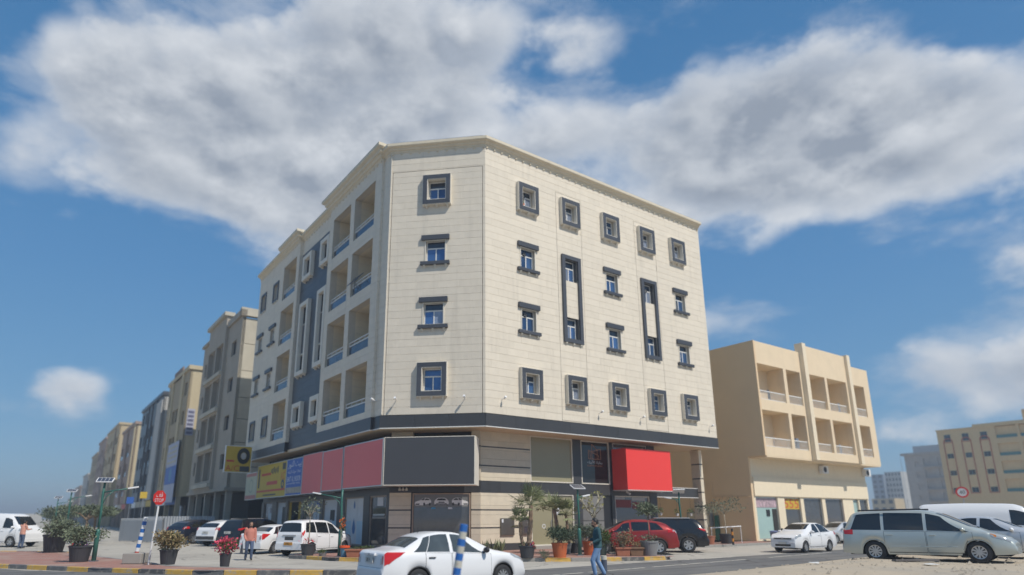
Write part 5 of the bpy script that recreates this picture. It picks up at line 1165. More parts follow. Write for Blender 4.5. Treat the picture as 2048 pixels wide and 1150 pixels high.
MPV = dict(L=4.15, W=1.66, rf=0.7, rr=0.35, kf=0.2, kr=0.06, sill=0.25, xf=1.30, xr=-1.33, rw=0.31, belt=(0.90, 1.08), tumble=0.26,
    ctrl=[(2.075, 0.55), (2.03, 0.74), (1.85, 0.88), (1.25, 1.06), (0.45, 1.54), (0.05, 1.66), (-0.9, 1.69), (-1.75, 1.64), (-1.88, 1.55), (-1.99, 1.10), (-2.03, 0.98), (-2.05, 0.66), (-2.075, 0.60), (-2.075, 0.42)],
    ws=(1.15, 0.42), wj=6.3, wc=0.12, rg=(7.95, 9.0), rj=6.15, sw=[(0.98, 0.02, 0.45, 0.02), (-0.06, -0.95, -0.06, -0.95), (-1.02, -1.78, -1.02, -1.58)], swj=5.75, doors=[(1.0, 0.0, 0), (-0.04, -1.0, 0)], mx=0.95, spokes=7,
    lights=[('tail_light', TAILR, [(X(-1.97), X(-2.02), 3.2, 4.5, X(-1.80), X(-2.0)), (T(8.9), T(10.3), 4.2, 5.6)]), ('headlight', HEADL, [(X(1.98), X(1.5), 3.4, 5.0)])], plate_r=(-2.082, 0.58, 0.5), plm=ORPL, plate_txt='64821',
    extra=[('garnish', ALU, [(-2.06, -2.0, -0.4, 0.4, 0.93, 0.99)]), ('plate_recess', PLAST, [(-2.052, -2.0, -0.26, 0.26, 0.74, 0.90)])])
SUV = dict(L=4.9, W=1.92, rf=0.8, rr=0.45, kf=0.18, kr=0.09, sill=0.30, xf=1.50, xr=-1.42, rw=0.38, belt=(1.02, 1.16), tumble=0.36,
    ctrl=[(2.45, 0.62), (2.40, 0.85), (2.2, 1.02), (1.35, 1.14), (0.55, 1.62), (0.1, 1.73), (-0.9, 1.76), (-1.75, 1.72), (-2.0, 1.62), (-2.28, 1.22), (-2.36, 1.05), (-2.41, 0.75), (-2.45, 0.70), (-2.45, 0.48)],
    ws=(1.25, 0.52), wj=6.3, wc=0.14, rg=(8.0, 9.05), rj=6.2, sw=[(1.05, 0.12, 0.55, 0.12), (0.02, -0.92, 0.02, -0.92), (-1.02, -1.95, -1.02, -1.72)], swj=5.7, doors=[(1.1, 0.06, 0), (0.02, -0.98, 0)], mx=1.0, spokes=6,
    lights=[('tail_light', TAILR, [(X(-2.22), X(-2.33), 3.5, 4.3, X(-1.95), X(-2.30)), (T(9.3), T(9.9), 4.1, 6.9)]), ('headlight', HEADL, [(X(2.35), X(1.9), 3.5, 5.0)])], plate_r=(-2.44, 0.93, 0.5), plate_txt='50173', archm=PLAST,
    extra=[('bumper', PLAST, [(-2.49, -2.36, -0.80, 0.80, 0.46, 0.66)]), ('roof_rail', ALU, [(-1.6, 0.1, 0.66, 0.70, 1.70, 1.745), (-1.6, 0.1, -0.70, -0.66, 1.70, 1.745)])])
XOVER = dict(SUV, L=4.55, W=1.86, rw=0.36, xf=1.36, xr=-1.30, belt=(0.98, 1.18), tumble=0.42,
    ctrl=[(2.275, 0.60), (2.22, 0.80), (2.0, 0.97), (1.25, 1.10), (0.40, 1.56), (-0.1, 1.66), (-0.8, 1.65), (-1.5, 1.54), (-1.75, 1.45), (-2.10, 1.17), (-2.2, 1.02), (-2.25, 0.72), (-2.275, 0.68), (-2.275, 0.45)],
    ws=(1.15, 0.38), sw=[(0.95, 0.06, 0.38, 0.06), (-0.03, -0.85, -0.03, -0.85), (-0.93, -1.55, -0.93, -1.25)], doors=[(1.0, 0.0, 0), (-0.03, -0.9, 0)], mx=0.9, plate_r=(-2.262, 0.86, 0.5),
    lights=[('tail_light', TAILR, [(X(-1.75), X(-2.12), 3.3, 4.2), (T(9.1), T(10.0), 4.1, 6.3)]), ('reversing_light', TAILW, [(X(-1.98), X(-2.16), 3.55, 4.0)]), ('headlight', HEADL, [(X(2.18), X(1.75), 3.5, 5.0)])],
    extra=[('bumper', PLAST, [(-2.31, -2.18, -0.78, 0.78, 0.42, 0.62)])])
MINIVAN = dict(L=5.08, W=1.96, rf=0.85, rr=0.4, kf=0.2, kr=0.07, sill=0.24, xf=1.55, xr=-1.48, rw=0.345, belt=(0.96, 1.06), tumble=0.27,
    ctrl=[(2.54, 0.50), (2.50, 0.66), (2.30, 0.82), (1.72, 1.04), (0.60, 1.62), (0.15, 1.74), (-1.0, 1.78), (-1.95, 1.74), (-2.16, 1.66), (-2.42, 1.18), (-2.47, 1.0), (-2.50, 0.66), (-2.54, 0.60), (-2.54, 0.42)],
    ws=(1.58, 0.62), wj=6.3, wc=0.2, rg=(8.0, 9.0), rj=6.2, sw=[(1.38, 0.20, 0.62, 0.20), (0.10, -1.10, 0.10, -1.10), (-1.20, -2.20, -1.20, -1.98)], swj=5.8, doors=[(1.45, 0.16, 0), (0.12, -1.12, 0)], mx=1.20, spokes=10,
    lights=[('tail_light', TAILR, [(X(-2.12), X(-2.42), 3.2, 4.15), (T(9.0), T(10.0), 4.1, 6.2)]), ('headlight', HEADL, [(X(2.42), X(1.92), 3.3, 4.9)]), ('indicator', AMBER, [(X(2.08), X(1.94), 3.5, 4.3)])], plate_r=(-2.52, 0.85, 0.5),
    extra=[('roof_rail', PLAST, [(-1.9, 0.1, 0.70, 0.74, 1.74, 1.795), (-1.9, 0.1, -0.74, -0.70, 1.74, 1.795)]), ('side_moulding', PSAGE, [(-0.95, 1.0, 0.972, 0.992, 0.48, 0.53), (-0.95, 1.0, -0.992, -0.972, 0.48, 0.53)])])
HATCH = dict(SEDAN, L=4.40, W=1.69, handle=PWHITE, mirror=PWHITE, archm=PWHITE, belt=(0.92, 1.05), tumble=0.34, spokes=8,
    ctrl=[(2.20, 0.55), (2.16, 0.76), (1.98, 0.90), (1.45, 1.03), (1.15, 1.09), (0.32, 1.46), (-0.05, 1.525), (-0.6, 1.53), (-1.0, 1.46), (-1.55, 1.15), (-1.75, 1.10), (-2.05, 1.06), (-2.15, 0.97), (-2.19, 0.66), (-2.20, 0.60), (-2.20, 0.46)], plate_r=(-2.20, 0.82, 0.42),
    plate_f=(2.215, 0.50, 0.46), extra=[('grille', PLAST, [(2.10, 2.205, -0.48, 0.48, 0.69, 0.76)]), ('lower_grille', BLACK, [(2.12, 2.225, -0.42, 0.42, 0.34, 0.44)]), ('fog_lamp', BLACK, [(2.0, 2.14, 0.52, 0.68, 0.40, 0.50), (2.0, 2.14, -0.68, -0.52, 0.40, 0.50)]), ('badge', STEEL, [(2.205, 2.22, -0.06, 0.06, 0.68, 0.78)])],
    lights=[('headlight', HEADL, [(X(2.13), X(1.72), 3.3, 5.4)]), ('tail_light', TAILR, [(X(-1.85), X(-2.13), 3.0, 4.2)])])
VAN = dict(L=4.9, W=1.78, rf=0.5, rr=0.25, kf=0.12, kr=0.03, sill=0.26, xf=1.55, xr=-1.25, rw=0.33, belt=(1.12, 1.12), tumble=0.13,
    ctrl=[(2.45, 0.50), (2.42, 0.82), (2.28, 1.05), (1.95, 1.28), (1.35, 1.92), (1.0, 2.06), (-0.8, 2.10), (-2.2, 2.06), (-2.36, 1.98), (-2.42, 1.2), (-2.45, 0.9), (-2.45, 0.5)],
    ws=(1.92, 1.38), wj=6.2, wc=0.1, rg=(8.2, 8.9), rj=6.0, sw=[(1.72, 0.85, 1.38, 0.85)], swj=5.5, doors=[(1.85, 0.75, 0), (0.70, -0.55, 0), (-0.6, -2.2, 0)], mx=1.65, spokes=5,
    lights=[('tail_light', TAILR, [(X(-2.25), X(-2.40), 3.0, 4.0)]), ('headlight', HEADL, [(X(2.38), X(2.05), 3.2, 4.6)])], extra=[('bumper', PLAST, [(-2.50, -2.40, -0.8, 0.8, 0.42, 0.6)])])
def wuv(u, v): q = B(u, v); return (q.x, q.y)
rr_, _ = make_car('sedan_car', 'white sedan driving past in the foreground behind the leaning striped bollard', 'car', SEDAN, wuv(-9.12, -11.18), AL, PWHITE, glass=CGLASSL)
# scratched dark patch on the sedan's front corner
make_car('minivan_car', 'white compact people carrier parked nose in before the side street shops', 'car', MPV, wuv(-6.05, 6.2), AL+R(31), PWHITE)
make_car('sedan_car', 'white sedan parked between the white people carrier and the black off-roader', 'car', dict(SEDAN, handle=PWHITE, archm=PWHITE, mirror=PWHITE, extra=SEDAN['extra'][2:3]), wuv(-6.9, 9.4), AL+R(31), PWHITE)
make_car('suv_car', 'black off-road car parked behind the man in the salmon shirt', 'car', SUV, wuv(-6.2, 15.9), AL+R(30), PBLACK)
make_car('suv_car', 'white off-road car left of the black off-roader', 'car', XOVER, wuv(-6.6, 20.4), AL+R(30), PWHITE)
make_car('hatchback_car', 'dark navy car at the end of the side street parking row', 'car', XOVER, wuv(-7.6, 25.4), AL+R(30), PNAVY)
make_car('crossover_car', 'dark red crossover parked before the gallery window', 'car', XOVER, wuv(6.75, -2.95), AL+R(140), PRED, z=-0.13)
make_car('suv_car', 'black off-road car parked right of the red crossover', 'car', SUV, wuv(9.55, -2.4), AL+R(136), PBLACK)
make_car('sedan_car', 'white sedan coming along the road toward the left', 'car', HATCH, wuv(15.8, -6.9), AL+R(182), PWHITE)
make_car('sedan_car', 'silver sedan parked far back behind the oncoming white sedan', 'car', dict(SEDAN, handle=PSILV, archm=PSILV, mirror=PSILV, extra=[]), wuv(28.4, -2.4), AL+R(170), PSILV)
make_car('minivan_car', 'sage silver minivan parked on the sand at the right', 'car', dict(MINIVAN, rim=RIMM), (15.72, 23.72), R(-43.0), PSAGE, z=0.13, tilt=0.018)
make_car('sedan_car', 'pale silver car parked just behind the sage minivan', 'car', dict(SEDAN, handle=PSILV, archm=PSILV, mirror=PWHITE, extra=[]), (19.0, 25.0), R(-43.5), PSILV, z=0.22)
make_car('delivery_van', 'white delivery van parked behind the silver cars at the right edge', 'van', VAN, (21.9, 28.9), R(-40), PWHITE, z=0.12)
make_car('delivery_van', 'white van at the left edge of the picture behind the standing man', 'van', VAN, (-31.6, 43.0), R(-8), PWHITE)
# ------------------------------------------------------------------ street furniture
def lamp(label, pos, h, panel_rz, arm=None, kind='solar', group='green street lamps'):
    r = thing('street_lamp', label, 'street lamp', (pos[0], pos[1], 0), 0, group)
    m = M(); m.box(-0.13, 0.13, -0.13, 0.13, 0, 0.03); m.build('base_plate', STEEL, r)
    m = M(); m.tube([(0, 0, 0.02), (0, 0, h*0.36), (0, 0, h*0.39)], [0.085, 0.085, 0.05], 12); m.build('lower_post', GREENP, r, smooth=True)
    m = M(); m.tube([(0, 0, h*0.37), (0.01, 0, h*0.6), (-0.02, 0, h*0.8), (0, 0, h*0.97)], 0.045, 10); m.build('upper_post', GREENP, r, smooth=True)
    c, s = math.cos(panel_rz), math.sin(panel_rz)
    if kind == 'solar':
        m = M(); m.box(-0.30, 0.30, -0.22, 0.22, -0.02, 0.02); m.xf(Matrix.Translation((0, 0, h-0.02)) @ Matrix.Rotation(panel_rz, 4, 'Z') @ Matrix.Rotation(R(24), 4, 'X')); p = m.build('solar_panel', SIGNW, r)
        m = M()
        for i in range(4):
            for j in range(3): m.box(-0.27+0.137*i, -0.27+0.137*i+0.125, -0.19+0.13*j, -0.19+0.13*j+0.118, 0.021, 0.026)
        m.xf(Matrix.Translation((0, 0, h-0.02)) @ Matrix.Rotation(panel_rz, 4, 'Z') @ Matrix.Rotation(R(24), 4, 'X')); m.build('solar_cells', pm('solar_cell', (0.05, 0.055, 0.08), 0.2), p)
    L_ = arm or 0.5
    m = M(); m.tube([(0, 0, h*0.84), (c*L_*0.5, s*L_*0.5, h*0.84+0.10*L_), (c*L_, s*L_, h*0.84+0.18*L_)], 0.025, 8)
    m.tube([(0, 0, h*0.66), (c*L_*0.12, s*L_*0.12, h*0.78), (c*L_*0.4, s*L_*0.4, h*0.84+0.07*L_)], 0.018, 6); m.build('arm', GREENP, r, smooth=True)
    m = M(); m.box(-0.05, 0.34, -0.08, 0.08, -0.03, 0.03); m.xf(Matrix.Translation((c*L_, s*L_, h*0.84+0.19*L_)) @ Matrix.Rotation(panel_rz, 4, 'Z') @ Matrix.Rotation(R(-10), 4, 'Y')); m.build('lamp_head', SIGNW, r, bevel=0.01)
    return r
lamp('green solar lamp post among the orange pots by the glass doors', (4.11, 29.64), 3.0, R(20), 0.25)
lamp('green solar lamp post behind the black off-roader under the dark beam', (10.23, 34.85), 3.0, R(170), 0.45)
lamp('green lamp post with long curved arm before the rose red signs', (-6.49, 29.21), 2.95, R(172), 1.05, 'plain')
lamp('green lamp post beside the dark planter in the left foreground', (-15.46, 26.25), 3.15, R(20), 0.9)
lamp('green lamp post second in the left row, past the leafy planters', (-28.7, 45.0), 3.5, R(20), 0.9)
lamp('smallest green lamp post farthest off in the left row', (-39.4, 60), 3.5, R(20), 0.9)
def striped_post(name, label, base, top, r0, bands, mats, cap=None):
    b, t = Vector(base), Vector(top); r = thing(name, label, 'bollard', b); d = t-b
    for i in range(bands):
        m = M(); m.tube([d*(i/bands), d*((i+0.999)/bands)], r0, 18, caps=True); m.build('painted_band', mats[i % len(mats)], r, smooth=False)
    m = M(); m.tube([d*0.999, d*1.006], [r0, r0*0.85], 18); m.build('cap', mats[(bands-1) % len(mats)], r)
    return r
BLU = pm('bollard_blue', (0.025, 0.14, 0.44), 0.5, var=0.15, scale=6, stain=((0.30, 0.13, 0.04), 7, 0.66, 0.8)); CRW = pm('bollard_cream', (0.55, 0.52, 0.44), 0.6, var=0.1, scale=6, stain=((0.36, 0.17, 0.05), 6, 0.60, 0.85))
striped_post('bollard', 'tall blue and cream striped bollard leaning in front of the white sedan', (-0.685, 12.3, -0.13), (-0.435, 12.32, 1.515), 0.073, 13, (BLU, CRW))
r = striped_post('bollard', 'blue and white striped post in a concrete block beside the stop sign', (-13.17, 25.02, 0.3), (-12.98, 25.0, 1.66), 0.075, 10, (pm('post_red', (0.5, 0.08, 0.05), 0.6), SIGNW, BLU, SIGNW, BLU, SIGNW, BLU, SIGNW, BLU, SIGNW))
m = M(); m.box(-0.35, 0.35, -0.3, 0.3, -0.3, 0.08); m.build('concrete_block', CONC, r, bevel=0.03)
ORB = pm('bollard_orange', (0.62, 0.25, 0.03), 0.5); 
striped_post('bollard', 'black and orange bollard before the tan flank wall', (14.93, 40.38, 0), (14.93, 40.38, 0.95), 0.06, 5, (BLACK, ORB)); striped_post('bollard', 'black and orange bollard near the aqua shop window', (21.2, 47.6, 0), (21.2, 47.6, 0.85), 0.06, 5, (BLACK, ORB))
striped_post('bollard', 'short grey bollard with pale top behind the man in teal', (3.95, 22.7, -0.13), (3.95, 22.7, 0.38), 0.10, 4, (pm('bollard_slate', (0.07, 0.085, 0.12), 0.6), MATS['bollard_slate'], MATS['bollard_slate'], CRW))
# stop sign
r = thing('stop_sign', 'red octagonal stop sign on a pale post in the left foreground', 'sign', (-12.39, 24.48, 0), 0)
m = M(); m.tube([(0, 0, 0), (0.12, 0, 2.6)], 0.035, 8); m.build('post', SIGNW, r)
m = M(); oc = [(0.12+0.25*math.cos(R(22.5+45*i)), 2.38+0.28*math.sin(R(22.5+45*i))) for i in range(8)]; FZ = Fr((0, -0.05), (1, 0), (0, -1))
m.add([FZ.p(a, 0, z) for a, z in oc]+[FZ.p(a, -0.01, z) for a, z in oc], [tuple(range(8)), tuple(range(15, 7, -1))]+[(i, (i+1) % 8, 8+(i+1) % 8, 8+i) for i in range(8)]); m.build('plate', pm('stop_red', (0.70, 0.03, 0.02), 0.4), r)
m = M(); FZ.text(m, ar(0xFED7, 0xFED2), 0.0, 0.24, 2.40, 2.58, 0.004); m.build('arabic_lettering', SIGNW, r); m = M(); FZ.text(m, 'STOP', -0.05, 0.29, 2.22, 2.35, 0.004); m.build('lettering', SIGNW, r)
# speed sign
r = thing('speed_sign', 'round red rimmed speed sign reading 40 above the white van', 'sign', (43.7, 60, 0), R(-35))
m = M(); m.tube([(0, 0, 0), (0, 0, 3.4)], 0.05, 8); m.build('post', STEEL, r); m = M(); m.lathe([(0.0, 0), (0.37, 0)], 28, (0, -0.07, 3.8), 'y', caps=False); m.lathe([(0.37, 0), (0.37, 0.03)], 28, (0, -0.07, 3.8), 'y', caps=False); m.build('plate', SIGNW, r)
m = M(); m.lathe([(0.36, 0), (0.50, 0), (0.50, 0.02)], 28, (0, -0.08, 3.8), 'y', caps=False); m.build('red_rim', MATS['stop_red'], r); m = M(); Fr((0, -0.085), (1, 0), (0, -1)).text(m, '40', -0.21, 0.21, 3.64, 3.96, 0); m.build('numbers', BLACK, r)
# street signs further down the side street
for lab, x, y, z, s, mt in (('small square blue road sign far down the side street', -30.6, 56, 3.1, 0.55, 'sign_blue'), ('small yellow sign far down the side street behind the stop sign', -27.4, 52, 3.4, 0.5, 'sign_yellow')):
    r = thing('road_sign', lab, 'sign', (x, y, 0), R(20)); m = M(); m.tube([(0, 0, 0), (0, 0, z)], 0.04, 6); m.build('post', STEEL, r); m = M(); m.box(-s/2, s/2, -0.06, -0.03, z-s/2, z+s/2); m.build('plate', MATS[mt], r)
# handrail and bin by the cream block
r = thing('handrail', 'white pipe handrail beside the potted tree at the passage', 'handrail', B(18.2, 0.6, 0), AL+R(-20))
m = M(); m.tube([(0, 0, 0.95), (2.3, 0, 1.05)], 0.035, 8)
for x in (0.05, 1.15, 2.25): m.tube([(x, 0, 0), (x, 0, 1.0)], 0.025, 6)
m.build('pipes', SIGNW, r)
r = thing('litter_bin', 'small blue plastic bin at the corner of the cream block', 'bin', B(25.0, 0.4, 0), AL); m = M(); m.lathe([(0.20, 0), (0.25, 0.62), (0.27, 0.62), (0.27, 0.68), (0.22, 0.68)], 14); m.build('drum', pm('bin_blue', (0.16, 0.19, 0.36), 0.5), r, smooth=True); m = M(); m.lathe([(0.0, 0.72), (0.2, 0.70), (0.27, 0.68)], 14, caps=False); m.build('lid', MATS['bin_blue'], r)
# cables lying on the pavement slab, rubble on the sand
r = thing('broken_slab', 'dark broken slab lying on the sand before the minivan', 'slab', (*B(6.4, -16.0)[:2], sand_z(6.4, -16.0)+0.02), R(4)); m = M(); m.hexa([(-0.8, -0.14, 0), (0.75, -0.16, 0), (0.8, 0.14, 0), (-0.75, 0.16, 0), (-0.78, -0.13, 0.07), (0.72, -0.15, 0.06), (0.78, 0.13, 0.07), (-0.72, 0.15, 0.05)]); m.build('slab', pm('dark_slab', (0.10, 0.09, 0.085), 0.8, var=0.3), r, bevel=0.01)
GRV = pm('gravel', (0.36, 0.31, 0.24), 0.9, var=0.25, irand=0.35); m = M(); rg = random.Random(3)
for i in range(420):
    u, v = rg.uniform(-1, 14), rg.uniform(-20, -12.6); s = rg.uniform(0.015, 0.055)*(1 if rg.random() < 0.93 else 2.2); p = B(u, v, sand_z(u, v)+s*0.25)
    q = [Vector((rg.uniform(-1, 1), rg.uniform(-1, 1), rg.uniform(-0.6, 0.6))).normalized()*s for _ in range(3)]
    o = len(m.v); m.v += [tuple(p+Vector(k)*s) for k in ((1, 0.1, 0), (-0.2, 1, 0.1), (-1, -0.3, 0), (0.2, -0.9, 0), (0.1, 0.1, 0.8))]; m.f += [(o, o+1, o+4), (o+1, o+2, o+4), (o+2, o+3, o+4), (o+3, o, o+4)]
o = stuff(m.build('gravel', GRV)); tag(o, 'loose stones scattered on the sandy ground at the right', 'gravel')
LIT = [pm('litter_white', (0.6, 0.6, 0.58), 0.7), pm('litter_blue', (0.12, 0.3, 0.36), 0.6), pm('litter_brown', (0.30, 0.2, 0.12), 0.8)]
for i, (u, v, lab) in enumerate(((5.3, -16.9, 'crumpled white litter left of the broken slab'), (9.0, -16.9, 'crumpled blue litter right of the broken slab'), (8.3, -14.9, 'brown scrap on the sand under the minivan nose'), (3.4, -14.3, 'white scrap on the sand near the road edge'))):
    m = M(); rg2 = random.Random(i); n = 6; m.v = [(0.12*rg2.uniform(-1, 1)+0.16*(k % 3-1), 0.12*rg2.uniform(-1, 1)+0.12*(k//3), 0.02+0.06*rg2.random()) for k in range(9)]; m.f = [(a, a+1, a+4, a+3) for a in (0, 1, 3, 4)]
    o = m.build('litter', LIT[i % 3]); o.location = (*B(u, v)[:2], sand_z(u, v)); tag(o, lab, 'litter')

# ------------------------------------------------------------------ plants
def leaf_cloud(m, rg, c, rad, n, size, flat=0.0, shell=0.35, asp=0.45):
    for _ in range(n):
        d = Vector((rg.gauss(0, 1), rg.gauss(0, 1), rg.gauss(0, 1))).normalized(); k = (shell+(1-shell)*rg.random()) if rg.random() < 0.8 else rg.random()
        k *= 1+0.18*mnoise.noise(Vector((d.x*2.1+c[0], d.y*2.1+c[1], d.z*2.1)))*2
        p = Vector((c[0]+d.x*rad[0]*k, c[1]+d.y*rad[1]*k, c[2]+d.z*rad[2]*k))
        a = (d+Vector((rg.gauss(0, 0.6), rg.gauss(0, 0.6), rg.gauss(0, 0.6)+0.25))).normalized(); b = a.cross(Vector((rg.gauss(0, 1), rg.gauss(0, 1), rg.gauss(0, 1)))).normalized()
        s = size*rg.uniform(0.6, 1.3); e = a*s; f = b*s*asp; o = len(m.v)
        m.v += [tuple(p), tuple(p+e*0.5+f*0.5), tuple(p+e), tuple(p+e*0.5-f*0.5)]; m.f.append((o, o+1, o+2, o+3))
def leafmat(name, col): return pm(name, col, 0.6, var=0.25, scale=3, irand=0.38, spec=0.3)
LDARK = leafmat('leaf_dark', (0.06, 0.085, 0.05)); LGREY = leafmat('leaf_grey_green', (0.13, 0.155, 0.10)); LPALM = leafmat('leaf_palm', (0.21, 0.225, 0.11)); LDRY = leafmat('leaf_dry', (0.26, 0.20, 0.10)); LOLEA = leafmat('leaf_oleander', (0.15, 0.175, 0.11)); LFRESH = leafmat('leaf_fresh', (0.09, 0.13, 0.04))
BARK = pm('bark', (0.22, 0.16, 0.11), 0.9, var=0.25, scale=9, bump=0.5); PALEBARK = pm('pale_bark', (0.40, 0.36, 0.27), 0.85, var=0.2, scale=9); PALMB = pm('palm_bark', (0.24, 0.165, 0.11), 0.9, var=0.3, scale=12, bump=0.6, bscale=25)
PBLK = pm('pot_black', (0.045, 0.045, 0.05), 0.6, var=0.15); PORG = pm('pot_orange', (0.48, 0.115, 0.035), 0.65, var=0.12); PGRY = pm('pot_grey', (0.22, 0.225, 0.225), 0.6, var=0.12); PTER = pm('pot_terracotta', (0.36, 0.14, 0.08), 0.75, var=0.15); SOIL = pm('soil', (0.09, 0.065, 0.045), 0.95)
FL_R = pm('flower_red', (0.55, 0.05, 0.06), 0.7); FL_P = pm('flower_pink', (0.62, 0.07, 0.13), 0.7, var=0.15, irand=0.3); FL_V = pm('flower_violet', (0.14, 0.03, 0.2), 0.7); FL_O = pm('flower_orange', (0.7, 0.16, 0.02), 0.7)
PG = 'potted plants on the pavement'
def pot(r, rad, h, mat, rim=True, square=None):
    if square:
        m = M(); w, d = square; m.hexa([(-w/2*0.88, -d/2*0.85, 0), (w/2*0.88, -d/2*0.85, 0), (w/2*0.88, d/2*0.85, 0), (-w/2*0.88, d/2*0.85, 0), (-w/2, -d/2, h), (w/2, -d/2, h), (w/2, d/2, h), (-w/2, d/2, h)]); p = m.build('planter', mat, r, bevel=0.015)
        m = M(); m.box(-w/2-0.03, w/2+0.03, -d/2-0.03, d/2+0.03, h-0.07, h-0.005); m.build('rim', mat, p, bevel=0.01); m = M(); m.box(-w/2+0.03, w/2-0.03, -d/2+0.03, d/2-0.03, h, h+0.02); m.build('soil', SOIL, p); return p
    m = M(); m.lathe([(rad*0.78, 0), (rad*0.90, h*0.5), (rad, h*0.9), (rad*1.06, h*0.9), (rad*1.06, h), (rad*0.95, h), (rad*0.93, h*0.92)], 22); p = m.build('pot', mat, r, smooth=False)
    m = M(); m.lathe([(0, h*0.93), (rad*0.95, h*0.92)], 18, caps=False); m.build('soil', SOIL, p); return p
def plant_root(name, label, xy, z=0.0, cat='plant', group=None): return thing(name, label, cat, (xy[0], xy[1], z), 0, group)
def bush(name, label, xy, rad, h, potm, crown, n, size, leaf, z=0.0, seed=1, cz=None, stems=5, flowers=None, square=None, cat='plant', asp=0.45):
    r = plant_root(name, label, xy, z, cat); pot(r, rad, h, potm, square=square); rg = random.Random(seed); cz = cz or h+crown[2]*0.85
    m = M()
    for i in range(stems): a = rg.uniform(0, 6.28); m.tube([(0.08*math.cos(a), 0.08*math.sin(a), h*0.9), (0.2*math.cos(a)*crown[0], 0.2*math.sin(a)*crown[1], h+0.35*(cz-h)), (0.5*math.cos(a)*crown[0], 0.5*math.sin(a)*crown[1], cz+0.2*crown[2])], [0.022, 0.016, 0.006], 5)
    m.build('stems', BARK, r); m = M(); lobes = [(rg.gauss(0, 0.35)*crown[0], rg.gauss(0, 0.35)*crown[1], cz+rg.gauss(0, 0.25)*crown[2]) for _ in range(7)]
    for l in lobes: leaf_cloud(m, rg, l, (crown[0]*0.62, crown[1]*0.62, crown[2]*0.62), n//7, size, asp=asp)
    stuff(m.build('foliage', leaf, r))
    if flowers:
        m = M(); leaf_cloud(m, rg, (0, 0, cz if flowers[1] is None else flowers[1]), tuple(c*flowers[3] for c in crown), flowers[2], size*0.9, asp=0.9); stuff(m.build('flowers', flowers[0], r))
    return r
def palm(r, base, top, lean, crown, nf, seed, trunkr=0.08):
    rg = random.Random(seed); b, t = Vector(base), Vector(top); m = M(); k = 14; pts = []; rad = []
    for i in range(k+1): f = i/k; pts.append(b.lerp(t, f)+Vector((lean*math.sin(f*3.14), 0, 0))); rad.append(trunkr*(1.25-0.35*f)*(1.12 if i % 2 else 0.95))
    m.tube(pts, rad, 9); m.build('trunk', PALMB, r); m = M(); st = M()
    for i in range(nf):
        a = 2*math.pi*i/nf+rg.uniform(-0.3, 0.3); el_ = rg.choice([0.15, 0.5, 0.85, 1.15, -0.25])+rg.uniform(-0.15, 0.15); d = Vector((math.cos(a)*math.cos(el_), math.sin(a)*math.cos(el_), math.sin(el_))); L1 = crown*0.5*rg.uniform(0.85, 1.1); hub = t+d*L1+Vector((0, 0, -0.03))
        st.tube([t, hub], [0.014, 0.009], 4); side = d.cross(Vector((0, 0, 1))).normalized(); upv = side.cross(d)
        for j in range(15):
            g = R(-115+230*j/14); bd = (d*math.cos(g)+side*math.sin(g)).normalized()+upv*0.12*math.cos(g*1.5); ln = crown*0.55*(0.65+0.35*math.cos(g))*rg.uniform(0.85, 1.05); e = hub+bd*ln+Vector((0, 0, -0.22*ln*rg.random())); n_ = bd.cross(upv).normalized()*0.030; md = hub+bd*ln*0.55; o = len(m.v)
            m.v += [tuple(hub), tuple(md+n_), tuple(e), tuple(md-n_)]; m.f.append((o, o+1, o+2, o+3))
    st.build('frond_stalks', LPALM, r); stuff(m.build('fronds', LPALM, r))
r = plant_root('potted_palm', 'tall fan palm with a smaller palm and flowers in a black pot', (1.66, 27.92)); pot(r, 0.33, 0.5, PBLK); palm(r, (0.06, 0, 0.45), (0.20, 0.05, 2.15), 0.03, 1.15, 17, 4, 0.085); palm(r, (-0.15, 0.05, 0.45), (-0.28, 0, 1.45), -0.04, 0.8, 9, 5, 0.06)
m = M(); rg = random.Random(9); leaf_cloud(m, rg, (0, 0, 0.55), (0.36, 0.36, 0.1), 120, 0.07); stuff(m.build('ground_leaves', LFRESH, r)); m = M(); leaf_cloud(m, rg, (0.05, -0.1, 0.58), (0.34, 0.3, 0.08), 45, 0.06, asp=0.9); stuff(m.build('flowers', FL_V, r)); m = M(); leaf_cloud(m, rg, (0.22, -0.2, 0.52), (0.12, 0.12, 0.06), 16, 0.07, asp=0.9); stuff(m.build('red_flowers', FL_R, r))
r = plant_root('potted_palm', 'two small fan palms in a grey pot before the glass doors', (3.65, 31.26)); pot(r, 0.3, 0.45, PGRY); palm(r, (-0.25, 0, 0.4), (-0.48, 0, 2.0), 0.02, 1.0, 13, 7, 0.085); palm(r, (0.2, 0, 0.4), (0.08, 0, 1.75), 0.0, 0.95, 12, 8, 0.06)
bush('potted_shrub', 'dense dark green shrub in the front orange pot', (3.04, 28.05), 0.33, 0.6, PORG, (0.62, 0.55, 0.36), 2600, 0.085, LDARK, seed=2, cz=0.98)
bush('potted_shrub', 'dark green shrub in a black pot behind the lamp post', (4.18, 31.8), 0.28, 0.45, PBLK, (0.55, 0.5, 0.4), 1300, 0.09, LGREY, seed=3)
bush('potted_shrub', 'grey green shrub in the second orange pot behind the man in teal', (4.62, 30.1), 0.32, 0.6, PORG, (0.62, 0.55, 0.45), 2000, 0.09, LGREY, seed=4)
bush('potted_shrub', 'green shrub in a dark pot partly hidden by the man in teal', (5.12, 29.9), 0.26, 0.5, pm('pot_dark_green', (0.05, 0.07, 0.06), 0.6), (0.5, 0.45, 0.38), 1200, 0.09, LFRESH, seed=5)
bush('potted_shrub', 'dry looking shrub with pale stems in a terracotta trough', (5.95, 29.35), 0.3, 0.36, PTER, (0.52, 0.35, 0.42), 620, 0.075, LDRY, seed=6, stems=26, square=(0.62, 0.4), flowers=(LGREY, None, 240, 1.0))
